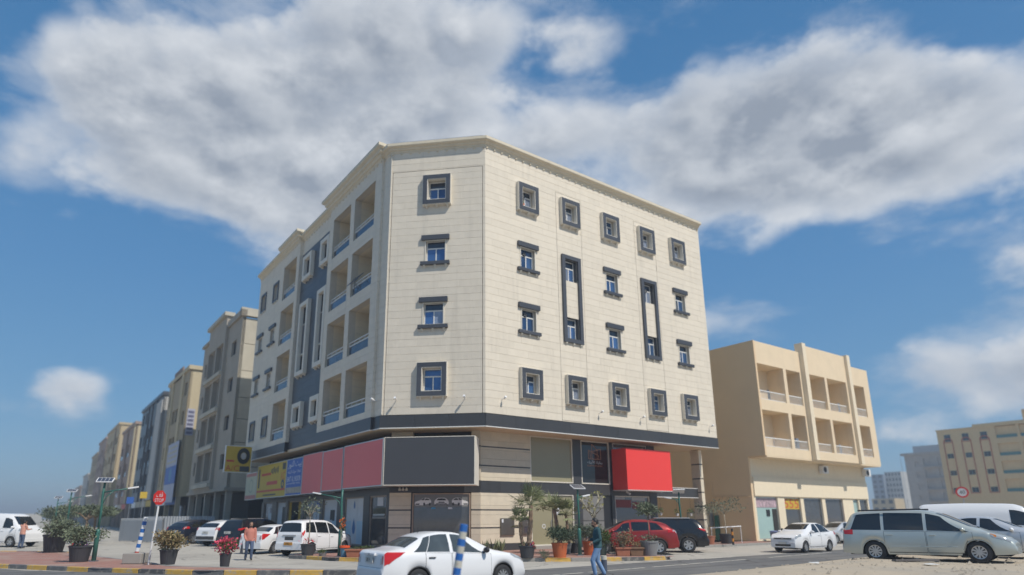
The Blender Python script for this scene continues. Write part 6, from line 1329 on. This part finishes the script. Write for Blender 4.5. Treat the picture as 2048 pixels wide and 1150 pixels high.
bush('potted_shrub', 'low plants in a mossy terracotta trough between trough and grey pot', (6.55, 29.4), 0.3, 0.36, pm('pot_mossy', (0.2, 0.12, 0.07), 0.85, var=0.35), (0.34, 0.25, 0.14), 240, 0.07, LDRY, seed=7, square=(0.6, 0.4))
def small_tree(name, label, xy, potr, poth, potm, trunk, h, crown, n, size, leaf, seed, lobes=6, square=None, spread=0.5, bark=BARK, fl=None):
    r = plant_root(name, label, xy, 0.0, 'tree'); pot(r, potr, poth, potm, square=square); rg = random.Random(seed); m = M(); tips = []
    m.tube([(0, 0, poth*0.9), (0.02, 0.01, poth+0.4*(h-crown[2]-poth)), (0.0, 0.0, h-crown[2]*1.1)], [trunk, trunk*0.85, trunk*0.7], 8)
    for i in range(lobes): a = 2*math.pi*i/lobes+rg.uniform(-0.4, 0.4); q = Vector((math.cos(a)*crown[0]*spread*rg.uniform(0.5, 1.1), math.sin(a)*crown[1]*spread*rg.uniform(0.5, 1.1), h-crown[2]*rg.uniform(0.1, 0.9))); tips.append(q); m.tube([(0, 0, h-crown[2]*1.25), Vector((0, 0, h-crown[2])).lerp(q, 0.5)+Vector((0, 0, 0.04)), q], [trunk*0.6, trunk*0.4, trunk*0.15], 6)
    m.build('trunk', bark, r, smooth=True); m = M()
    for q in tips: leaf_cloud(m, rg, q, (crown[0]*0.55, crown[1]*0.55, crown[2]*0.5), n//lobes, size, shell=0.2, asp=0.3)
    stuff(m.build('crown', leaf, r))
    if fl: m = M(); leaf_cloud(m, rg, (0, 0, poth+0.12), (potr*1.2, potr*1.2, 0.12), fl[1], 0.08, asp=0.6); stuff(m.build('underplanting', fl[0], r))
    return r
small_tree('potted_tree', 'oleander standard in a big grey round planter by the red crossover', (7.19, 29.55), 0.38, 0.62, PGRY, 0.022, 2.15, (0.62, 0.55, 0.42), 900, 0.15, LOLEA, 11, 7, fl=(LGREY, 240))
small_tree('potted_tree', 'thin leaning sapling with pale leaves in a black pot on the left kerb', (-8.09, 30.01), 0.32, 0.5, PBLK, 0.03, 2.35, (0.50, 0.45, 0.55), 230, 0.13, LOLEA, 12, 7, bark=PALEBARK, fl=(FL_R, 60), spread=0.8)
small_tree('potted_tree', 'loose leafy tree in a black pot before the tan flank wall', (15.26, 42.4), 0.42, 0.6, PBLK, 0.03, 2.75, (1.15, 0.8, 0.75), 420, 0.16, LGREY, 13, 9, bark=PALEBARK, spread=0.9)
small_tree('potted_tree', 'small leafy tree left of the passage, behind the black off-roader', (13.9, 41.6), 0.35, 0.5, PTER, 0.025, 2.45, (0.65, 0.6, 0.6), 260, 0.15, LGREY, 14, 6, bark=PALEBARK, spread=0.9)
# frangipani with bare forked branches
r = plant_root('potted_tree', 'bare forked frangipani with few pale leaves before the lobby', (5.05, 30.9), 0, 'tree'); pot(r, 0.3, 0.45, PTER); rg = random.Random(21); m = M(); lf = M()
def fork(p, d, ln, rad, lv):
    e = p+d*ln; m.tube([p, e], [rad, rad*0.78], 7)
    if lv == 0: leaf_cloud(lf, rg, tuple(e), (0.10, 0.10, 0.07), 6, 0.10, asp=0.45); return
    for i in range(3 if rg.random() < 0.45 else 2): a = rg.uniform(0, 6.28); nd_ = (d+Vector((math.cos(a), math.sin(a), 0.25))*0.75).normalized(); fork(e, nd_, ln*rg.uniform(0.62, 0.85), rad*0.75, lv-1)
fork(Vector((0, 0, 0.4)), Vector((0.05, 0, 1)).normalized(), 0.75, 0.05, 4); m.build('trunk', PALEBARK, r, smooth=True); stuff(lf.build('leaves', leafmat('leaf_yellow', (0.30, 0.28, 0.10)), r))
# left side planters
bush('potted_shrub', 'dry brown shrub in a grey pot by the stop sign', (-11.69, 24.47), 0.31, 0.52, PBLK, (0.56, 0.5, 0.38), 1500, 0.11, LDRY, seed=31, stems=10, flowers=(LFRESH, 0.85, 200, 0.7))
bush('potted_shrub', 'big grey green shrub with purple flowers in the dark planter by the left lamp', (-15.95, 26.1), 0.40, 0.60, PBLK, (0.62, 0.55, 0.36), 1800, 0.10, LOLEA, seed=32, cz=0.98, flowers=(FL_V, 0.66, 40, 0.45))
bush('potted_shrub', 'largest olive green shrub in a black planter at the far left kerb', (-21.64, 33.2), 0.52, 0.85, PBLK, (1.15, 1.0, 0.46), 2600, 0.13, LGREY, seed=33, cz=1.25)
bush('potted_shrub', 'small pot of red flowers between the two left planters', (-18.6, 30.0), 0.22, 0.32, PBLK, (0.28, 0.28, 0.16), 160, 0.08, LFRESH, seed=34, flowers=(FL_R, 0.45, 60, 0.9))
bush('potted_shrub', 'pink bougainvillea in a slim black pot on the left pavement', (-9.15, 23.32), 0.19, 0.45, PBLK, (0.42, 0.36, 0.30), 420, 0.085, LFRESH, seed=35, stems=8, flowers=(FL_P, 0.72, 520, 1.0))
bush('potted_shrub', 'tiny low pot beside the green arm lamp', (-7.29, 29.5), 0.18, 0.14, PGRY, (0.22, 0.2, 0.1), 120, 0.06, LFRESH, seed=36)
r = bush('potted_shrub', 'long red planter box behind the foreground sedan', (-5.45, 28.75), 0.3, 0.34, PTER, (0.6, 0.18, 0.08), 260, 0.07, LFRESH, seed=37, square=(1.3, 0.4), cz=0.38)
r = thing('bucket', 'pale blue bucket with an orange rim beside the red planter box', 'bucket', (-6.22, 29.0, 0), 0); m = M(); m.lathe([(0.14, 0), (0.18, 0.36), (0.19, 0.36)], 16); m.build('drum', pm('bucket_blue', (0.12, 0.3, 0.42), 0.5), r); m = M(); m.lathe([(0.18, 0.36), (0.23, 0.38), (0.23, 0.46), (0.12, 0.47)], 16); m.build('orange_bowl', pm('bowl_orange', (0.75, 0.10, 0.02), 0.5), r)
r = plant_root('climbing_plant', 'thin climber with orange flowers on the green arm lamp', (-6.42, 29.08)); m = M(); m.tube([(0, 0, 0), (0.03, -0.05, 0.6), (-0.02, -0.08, 1.3), (0.05, -0.06, 1.75)], [0.02, 0.015, 0.012, 0.006], 6); m.build('stem', PALEBARK, r); m = M(); rg = random.Random(40); leaf_cloud(m, rg, (0.02, -0.05, 1.35), (0.14, 0.14, 0.42), 60, 0.08); stuff(m.build('leaves', LFRESH, r)); m = M(); leaf_cloud(m, rg, (0.05, -0.1, 1.45), (0.11, 0.1, 0.25), 45, 0.08, asp=0.9); stuff(m.build('flowers', FL_O, r))
# strap-leaved plants by the corner wall
r = plant_root('aloe_clump', 'clump of pointed strap leaves at the foot of the corner wall', (0.25, 30.4)); m = M(); rg = random.Random(41)
for cx_ in (-0.42, 0.0, 0.35):
    for i in range(16):
        a = rg.uniform(0, 6.28); b0 = Vector((cx_, 0, 0)); d = Vector((math.cos(a)*0.32, math.sin(a)*0.3, rg.uniform(0.35, 0.75))); s_ = d.cross(Vector((0, 0, 1))).normalized()*0.035; md = b0+d*0.55; o = len(m.v); m.v += [tuple(b0-s_), tuple(b0+s_), tuple(md+s_*1.2), tuple(b0+d), tuple(md-s_*1.2)]; m.f.append((o, o+1, o+2, o+3, o+4))
m.build('leaves', LPALM, r)
bush('potted_shrub', 'little weed bush growing at the kerb by the front orange pot', (2.35, 27.72), 0.05, 0.02, PGRY, (0.24, 0.18, 0.2), 320, 0.06, LGREY, seed=42, cz=0.16)
# street trees in the side street
def street_tree(label, xy, h, crown, n, leaf, seed, trunk=0.12, size=0.3):
    r = plant_root('street_tree', label, xy, -0.13, 'tree'); rg = random.Random(seed); m = M(); tips = []
    m.tube([(0, 0, 0), (0.05, 0, h*0.4), (0, 0.05, h-crown[2])], [trunk, trunk*0.8, trunk*0.6], 8)
    for i in range(9): a = rg.uniform(0, 6.28); q = Vector((math.cos(a)*crown[0]*rg.uniform(0.2, 0.75), math.sin(a)*crown[1]*rg.uniform(0.2, 0.75), h+crown[2]*rg.uniform(-0.4, 0.4))); tips.append(q); m.tube([(0, 0, h-crown[2]*1.2), Vector((0, 0, h-crown[2]*0.7)).lerp(q, 0.5), q], [trunk*0.5, trunk*0.3, 0.02], 6)
    m.build('trunk', BARK, r); m = M()
    for q in tips: leaf_cloud(m, rg, q, (crown[0]*0.5, crown[1]*0.5, crown[2]*0.55), n//9, size, shell=0.2)
    stuff(m.build('crown', leaf, r))
street_tree('flat trimmed olive tree down the left street', (-28.6, 47.0), 2.25, (2.0, 1.6, 0.5), 2400, LGREY, 51, size=0.2); street_tree('flat trimmed olive tree behind the left planters', (-31.0, 52.0), 2.3, (2.0, 1.6, 0.5), 2000, LGREY, 52, size=0.2); street_tree('small dusty tree farthest along the left pavement', (-44, 68), 2.2, (2.2, 1.8, 0.8), 1500, LGREY, 53, size=0.3)
# small white hanging pots in the passage
for i, (u, z) in enumerate(((14.9, 1.75), (16.5, 1.7), (17.9, 1.72))):
    r = thing('hanging_pot', ['left', 'middle', 'right'][i]+' one of three small white pots hanging in the passage', 'flower pot', B(u, 1.8, z), AL, 'hanging pots'); m = M(); m.lathe([(0.07, 0), (0.11, 0.17), (0.12, 0.17)], 12); m.build('pot', SIGNW, r); m = M(); m.tube([(0, 0, 0.17), (0, 0, 2.9-z)], 0.006, 4); m.build('cord', BLACK, r); m = M(); leaf_cloud(m, random.Random(60+i), (0, 0, 0.28), (0.2, 0.2, 0.18), 70, 0.1); stuff(m.build('leaves', LFRESH, r))

# ------------------------------------------------------------------ people
SKIN = pm('skin', (0.36, 0.205, 0.135), 0.55, var=0.06, spec=0.35); HAIR = pm('hair_black', (0.010, 0.009, 0.009), 0.55, var=0.2)
def person(label, pos, head, J, shirt, pants, shoes, h=1.0, sleeve=1.0, vox=0.011, held=None, beard=True):
    """J: joints in metres, person faces +x, left side +y. One continuous body remeshed from tapered limbs."""
    r = thing('person', label, 'person', pos, head); r.scale = (h, h, h); m = M(); segs = []
    def limb(pts, rad, kind, n=12):
        pts = [Vector(p) for p in pts]; m.tube(pts, rad, n)
        for p, q in zip(pts, rad): m.ball(p, q, 12, 8)
        for a, b, ra, rb in zip(pts, pts[1:], rad, rad[1:]): segs.append((a, b, kind, (ra+rb)/2))
    pel, chest, neck, hd = [Vector(J[k]) for k in ('pelvis', 'chest', 'neck', 'head')]
    def ell(c0, c1, w0, w1, kind, k=8):   # flattened trunk
        o = len(m.v); n = 16
        for i in range(k+1):
            f = i/k; c = c0.lerp(c1, f); wx, wy = lerp(w0[0], w1[0], f), lerp(w0[1], w1[1], f)
            for j in range(n): t = 2*math.pi*j/n; m.v.append((c.x+wx*math.cos(t), c.y+wy*math.sin(t), c.z))
        for i in range(k):
            for j in range(n): m.f.append((o+i*n+j, o+i*n+(j+1) % n, o+(i+1)*n+(j+1) % n, o+(i+1)*n+j))
        m.f += [tuple(range(o+n-1, o-1, -1)), tuple(range(o+k*n, o+(k+1)*n))]; segs.append((c0, c1, kind, (w0[0]+w1[0])/2))
    ell(pel+Vector((0, 0, -0.10)), pel+Vector((0, 0, 0.10)), (0.115, 0.165), (0.12, 0.165), 'pants'); ell(pel+Vector((0, 0, -0.02)), chest, (0.135, 0.180), (0.125, 0.185), 'shirt'); ell(chest, chest.lerp(neck, 0.72), (0.125, 0.190), (0.085, 0.14), 'shirt')
    limb([chest.lerp(neck, 0.75), neck+Vector((0.01, 0, 0.03)), hd+Vector((-0.01, 0, -0.05))], [0.075, 0.058, 0.058], 'skin')
    m.ball(hd+Vector((0, 0, 0.02)), (0.098, 0.076, 0.115), 18, 14); m.ball(hd+Vector((0.03, 0, -0.06)), (0.066, 0.058, 0.062), 14, 10); segs.append((hd+Vector((0, 0, -0.07)), hd+Vector((0, 0, 0.1)), 'skin', 0.09))
    m.tube([hd+Vector((0.088, 0, 0.02)), hd+Vector((0.112, 0, -0.025))], [0.010, 0.016], 8); m.ball(hd+Vector((0.108, 0, -0.026)), 0.016, 8, 6)
    m.ball(hd+Vector((0.085, 0, -0.068)), (0.016, 0.026, 0.008), 8, 6); m.ball(hd+Vector((0.083, 0, -0.082)), (0.016, 0.024, 0.009), 8, 6)
    for s in (1, -1):
        m.ball(hd+Vector((-0.012, s*0.078, -0.005)), (0.022, 0.010, 0.032), 8, 6); m.ball(hd+Vector((0.083, s*0.032, 0.034)), (0.016, 0.026, 0.010), 8, 6)
        k = 'l' if s > 0 else 'r'; sh, elb, wr = [Vector(J[k+x]) for x in ('sh', 'el', 'wr')]
        limb([sh, sh.lerp(elb, 0.5), elb], [0.072, 0.062, 0.054], 'shirt'); cuff = elb.lerp(wr, 0.92 if sleeve >= 1 else 0.25); limb([elb, elb.lerp(cuff, 0.5), cuff], [0.054, 0.050, 0.042], 'shirt'); limb([cuff, wr], [0.034, 0.028], 'skin')
        fd = (wr-elb).normalized(); pal = wr+fd*0.05; thumb_dir = (Vector((1, 0, 0.2))-fd*fd.x).normalized(); limb([wr, pal], [0.030, 0.036], 'skin'); wid = fd.cross(thumb_dir).normalized()
        for i, (o_, ln) in enumerate(((-0.027, 0.068), (-0.009, 0.078), (0.009, 0.073), (0.027, 0.058))):
            b0 = pal+fd*0.02+thumb_dir*(-o_); curl = wid*(-0.012 if s > 0 else 0.012); limb([b0, b0+fd*ln*0.5+curl, b0+fd*ln*0.85+curl*3.2], [0.0105, 0.0095, 0.008], 'skin', 8)
        limb([wr+fd*0.02+thumb_dir*0.025, wr+fd*0.05+thumb_dir*0.052, wr+fd*0.085+thumb_dir*0.055], [0.013, 0.011, 0.009], 'skin', 8)
        hp, kn, an, toe = [Vector(J[k+x]) for x in ('hp', 'kn', 'an', 'toe')]
        limb([hp, hp.lerp(kn, 0.5), kn], [0.108, 0.092, 0.074], 'pants'); limb([kn, kn.lerp(an, 0.45), an+(kn-an).normalized()*0.03], [0.074, 0.070, 0.060], 'pants')
        limb([an+Vector((0, 0, -0.03)), an.lerp(toe, 0.55)+Vector((0, 0, 0.0)), toe], [0.048, 0.046, 0.036], 'shoes')
    o = m.build('body', SKIN, r); rm = o.modifiers.new('remesh', 'REMESH'); rm.mode = 'VOXEL'; rm.voxel_size = vox; sm_ = o.modifiers.new('smooth', 'SMOOTH'); sm_.iterations = 4; sm_.factor = 0.5
    dg = bpy.context.evaluated_depsgraph_get(); me = bpy.data.meshes.new_from_object(o.evaluated_get(dg)); o.modifiers.clear(); o.data = me
    me.materials.clear(); kinds = ['skin', 'shirt', 'pants', 'shoes', 'beard']; mats_ = [SKIN, shirt, pants, shoes, HAIR]
    for mt in mats_: me.materials.append(mt)
    A = np.array([list(s[0]) for s in segs]); Bv = np.array([list(s[1]) for s in segs]); rad = np.array([s[3] for s in segs]); D = Bv-A; dd = (D*D).sum(1)+1e-9
    cen = np.empty(len(me.polygons)*3); me.polygons.foreach_get('center', cen); cen = cen.reshape(-1, 3); idx = np.zeros(len(cen), int)
    for s0 in range(0, len(cen), 4000):
        c = cen[s0:s0+4000]; t = np.clip(((c[:, None, :]-A)*D).sum(2)/dd, 0, 1); q = A+t[..., None]*D; ds = np.linalg.norm(c[:, None, :]-q, axis=2)-rad; best = ds.argmin(1); idx[s0:s0+4000] = [kinds.index(segs[b][2]) for b in best]
    hz = pel.z-0.04
    for i, c in enumerate(cen):
        if idx[i] in (1, 2) and abs(c[1]-pel.y) < 0.21 and abs(c[0]-pel.x) < 0.2 and abs(c[2]-hz) < 0.14: idx[i] = 1 if c[2] > hz-0.02 else 2
        if beard and idx[i] == 0 and c[2] < hd.z-0.066 and c[2] > hd.z-0.13 and c[0] > hd.x+0.03: idx[i] = 4
    me.polygons.foreach_set('material_index', idx.astype(np.int32)); me.polygons.foreach_set('use_smooth', [True]*len(me.polygons)); me.update()
    hr = M(); rg = random.Random(5); n, k = 22, 12; o2 = len(hr.v)   # hair cap
    for i in range(k+1):
        ph = math.pi*0.64*i/k
        for j in range(n):
            t = 2*math.pi*j/n; cut_ = 1.0 if math.cos(t) < 0.1 else (0.72 if math.cos(t) < 0.5 else 0.48); p2 = ph*cut_; w = 1+0.05*mnoise.noise(Vector((math.cos(t)*3, math.sin(t)*3, i*0.6)))
            hr.v.append(tuple(hd+Vector((-0.012+0.110*w*math.sin(p2)*math.cos(t), 0.088*w*math.sin(p2)*math.sin(t), 0.028+0.128*w*math.cos(p2)))))
    for i in range(k):
        for j in range(n): hr.f.append((i*n+j, (i+1)*n+j, (i+1)*n+(j+1) % n, i*n+(j+1) % n))
    hr.build('hair', HAIR, o, smooth=True)
    ey = M()
    for s in (1, -1): ey.ball(hd+Vector((0.090, s*0.032, 0.018)), (0.008, 0.012, 0.006), 8, 6)
    ey.build('eyes', BLACK, o)
    return r, o
TEALS = pm('teal_jersey', (0.030, 0.085, 0.10), 0.85, var=0.18, scale=7, bump=0.35, bscale=14); JEAN = pm('light_jeans', (0.17, 0.28, 0.46), 0.85, var=0.2, scale=5, bump=0.4, bscale=16); DJEAN = pm('dark_jeans', (0.07, 0.10, 0.17), 0.85, var=0.25, scale=6, bump=0.3, bscale=16); SALM = pm('salmon_shirt', (0.52, 0.20, 0.15), 0.85, var=0.12, scale=7, bump=0.3, bscale=14); SHOE = pm('dark_shoes', (0.03, 0.03, 0.035), 0.6)
WALK = dict(pelvis=(0, 0, 0.92), chest=(0.01, 0, 1.28), neck=(0.015, 0, 1.47), head=(0.06, 0, 1.60), lsh=(0.0, 0.195, 1.40), lel=(-0.03, 0.235, 1.12), lwr=(0.20, 0.17, 1.10), rsh=(0.0, -0.195, 1.40), rel=(-0.05, -0.24, 1.12), rwr=(0.10, -0.20, 0.93),
            lhp=(0.0, 0.095, 0.90), lkn=(0.19, 0.10, 0.50), lan=(0.12, 0.10, 0.10), ltoe=(0.29, 0.11, 0.045), rhp=(0.0, -0.095, 0.90), rkn=(0.0, -0.10, 0.48), ran=(-0.20, -0.10, 0.10), rtoe=(-0.02, -0.11, 0.04))
rp, rb = person('man in a teal jersey and light jeans crossing the road to the left', (3.40, 20.55, -0.13), R(182), dict(WALK, rel=(-0.06, -0.24, 1.13), rwr=(0.20, -0.17, 1.10), lel=(-0.04, 0.235, 1.12), lwr=(0.17, 0.19, 1.02)), TEALS, JEAN, SHOE, h=1.0, vox=0.009)
ph_ = thing('phone', 'dark phone held by the man in the teal jersey', 'phone', (3.40-0.31, 20.55+0.17, 1.0), R(182)); m = M(); m.box(-0.006, 0.006, -0.035, 0.035, -0.05, 0.09); m.build('slab', BLACK, ph_, bevel=0.004)
person('man in a salmon shirt walking between the parked cars and the pink flowers', (-10.35, 28.9, -0.13), R(-62), dict(WALK, lwr=(0.06, 0.25, 0.88), lel=(0.0, 0.25, 1.12)), SALM, DJEAN, SHOE, h=0.93, vox=0.013)
r = thing('carrier_bag', 'dark bag carried low by the man in the salmon shirt', 'bag', (-10.66, 28.88, 0.14), R(-62)); m = M(); m.hexa([(-0.15, -0.05, 0), (0.15, -0.05, 0), (0.15, 0.05, 0), (-0.15, 0.05, 0), (-0.11, -0.02, 0.40), (0.11, -0.02, 0.40), (0.11, 0.02, 0.40), (-0.11, 0.02, 0.40)]); m.build('sack', pm('bag_dark', (0.03, 0.035, 0.05), 0.5), r, bevel=0.02); m = M(); m.tube([(-0.07, 0, 0.4), (0, 0, 0.52), (0.07, 0, 0.4)], 0.008, 5); m.build('handles', BLACK, r)
STAND = dict(WALK, lkn=(0.03, 0.10, 0.49), lan=(-0.04, 0.11, 0.10), ltoe=(0.13, 0.12, 0.045), rkn=(0.04, -0.10, 0.49), ran=(0.0, -0.11, 0.10), rtoe=(0.16, -0.12, 0.045), lel=(0.14, 0.24, 1.22), lwr=(0.36, 0.22, 1.26), rel=(0.10, -0.24, 1.15), rwr=(0.34, -0.18, 1.18))
person('man in a pale orange shirt standing by the white truck', (-28.3, 40.3, -0.13), R(75), STAND, pm('pale_orange_shirt', (0.62, 0.30, 0.22), 0.85, var=0.1), DJEAN, SHOE, h=0.95, vox=0.014)

# ------------------------------------------------------------------ thin haze over the flat ground
hz = M(); hz.box(-3100, 3100, -3100, 3100, -1.2, 27.0); ho = hz.build('haze', None)
hm = bpy.data.materials.new('haze_air'); hm.use_nodes = True; ht = hm.node_tree; ht.nodes.clear(); hv = nd(ht, 'ShaderNodeVolumePrincipled'); hv.inputs['Color'].default_value = (0.82, 0.91, 1.0, 1); hv.inputs['Density'].default_value = 0.0015; hv.inputs['Anisotropy'].default_value = 0.2
hout = nd(ht, 'ShaderNodeOutputMaterial'); ht.links.new(hv.outputs[0], hout.inputs['Volume']); ho.data.materials.append(hm); stuff(ho); tag(ho, 'thin pale haze lying over the whole street', 'haze')
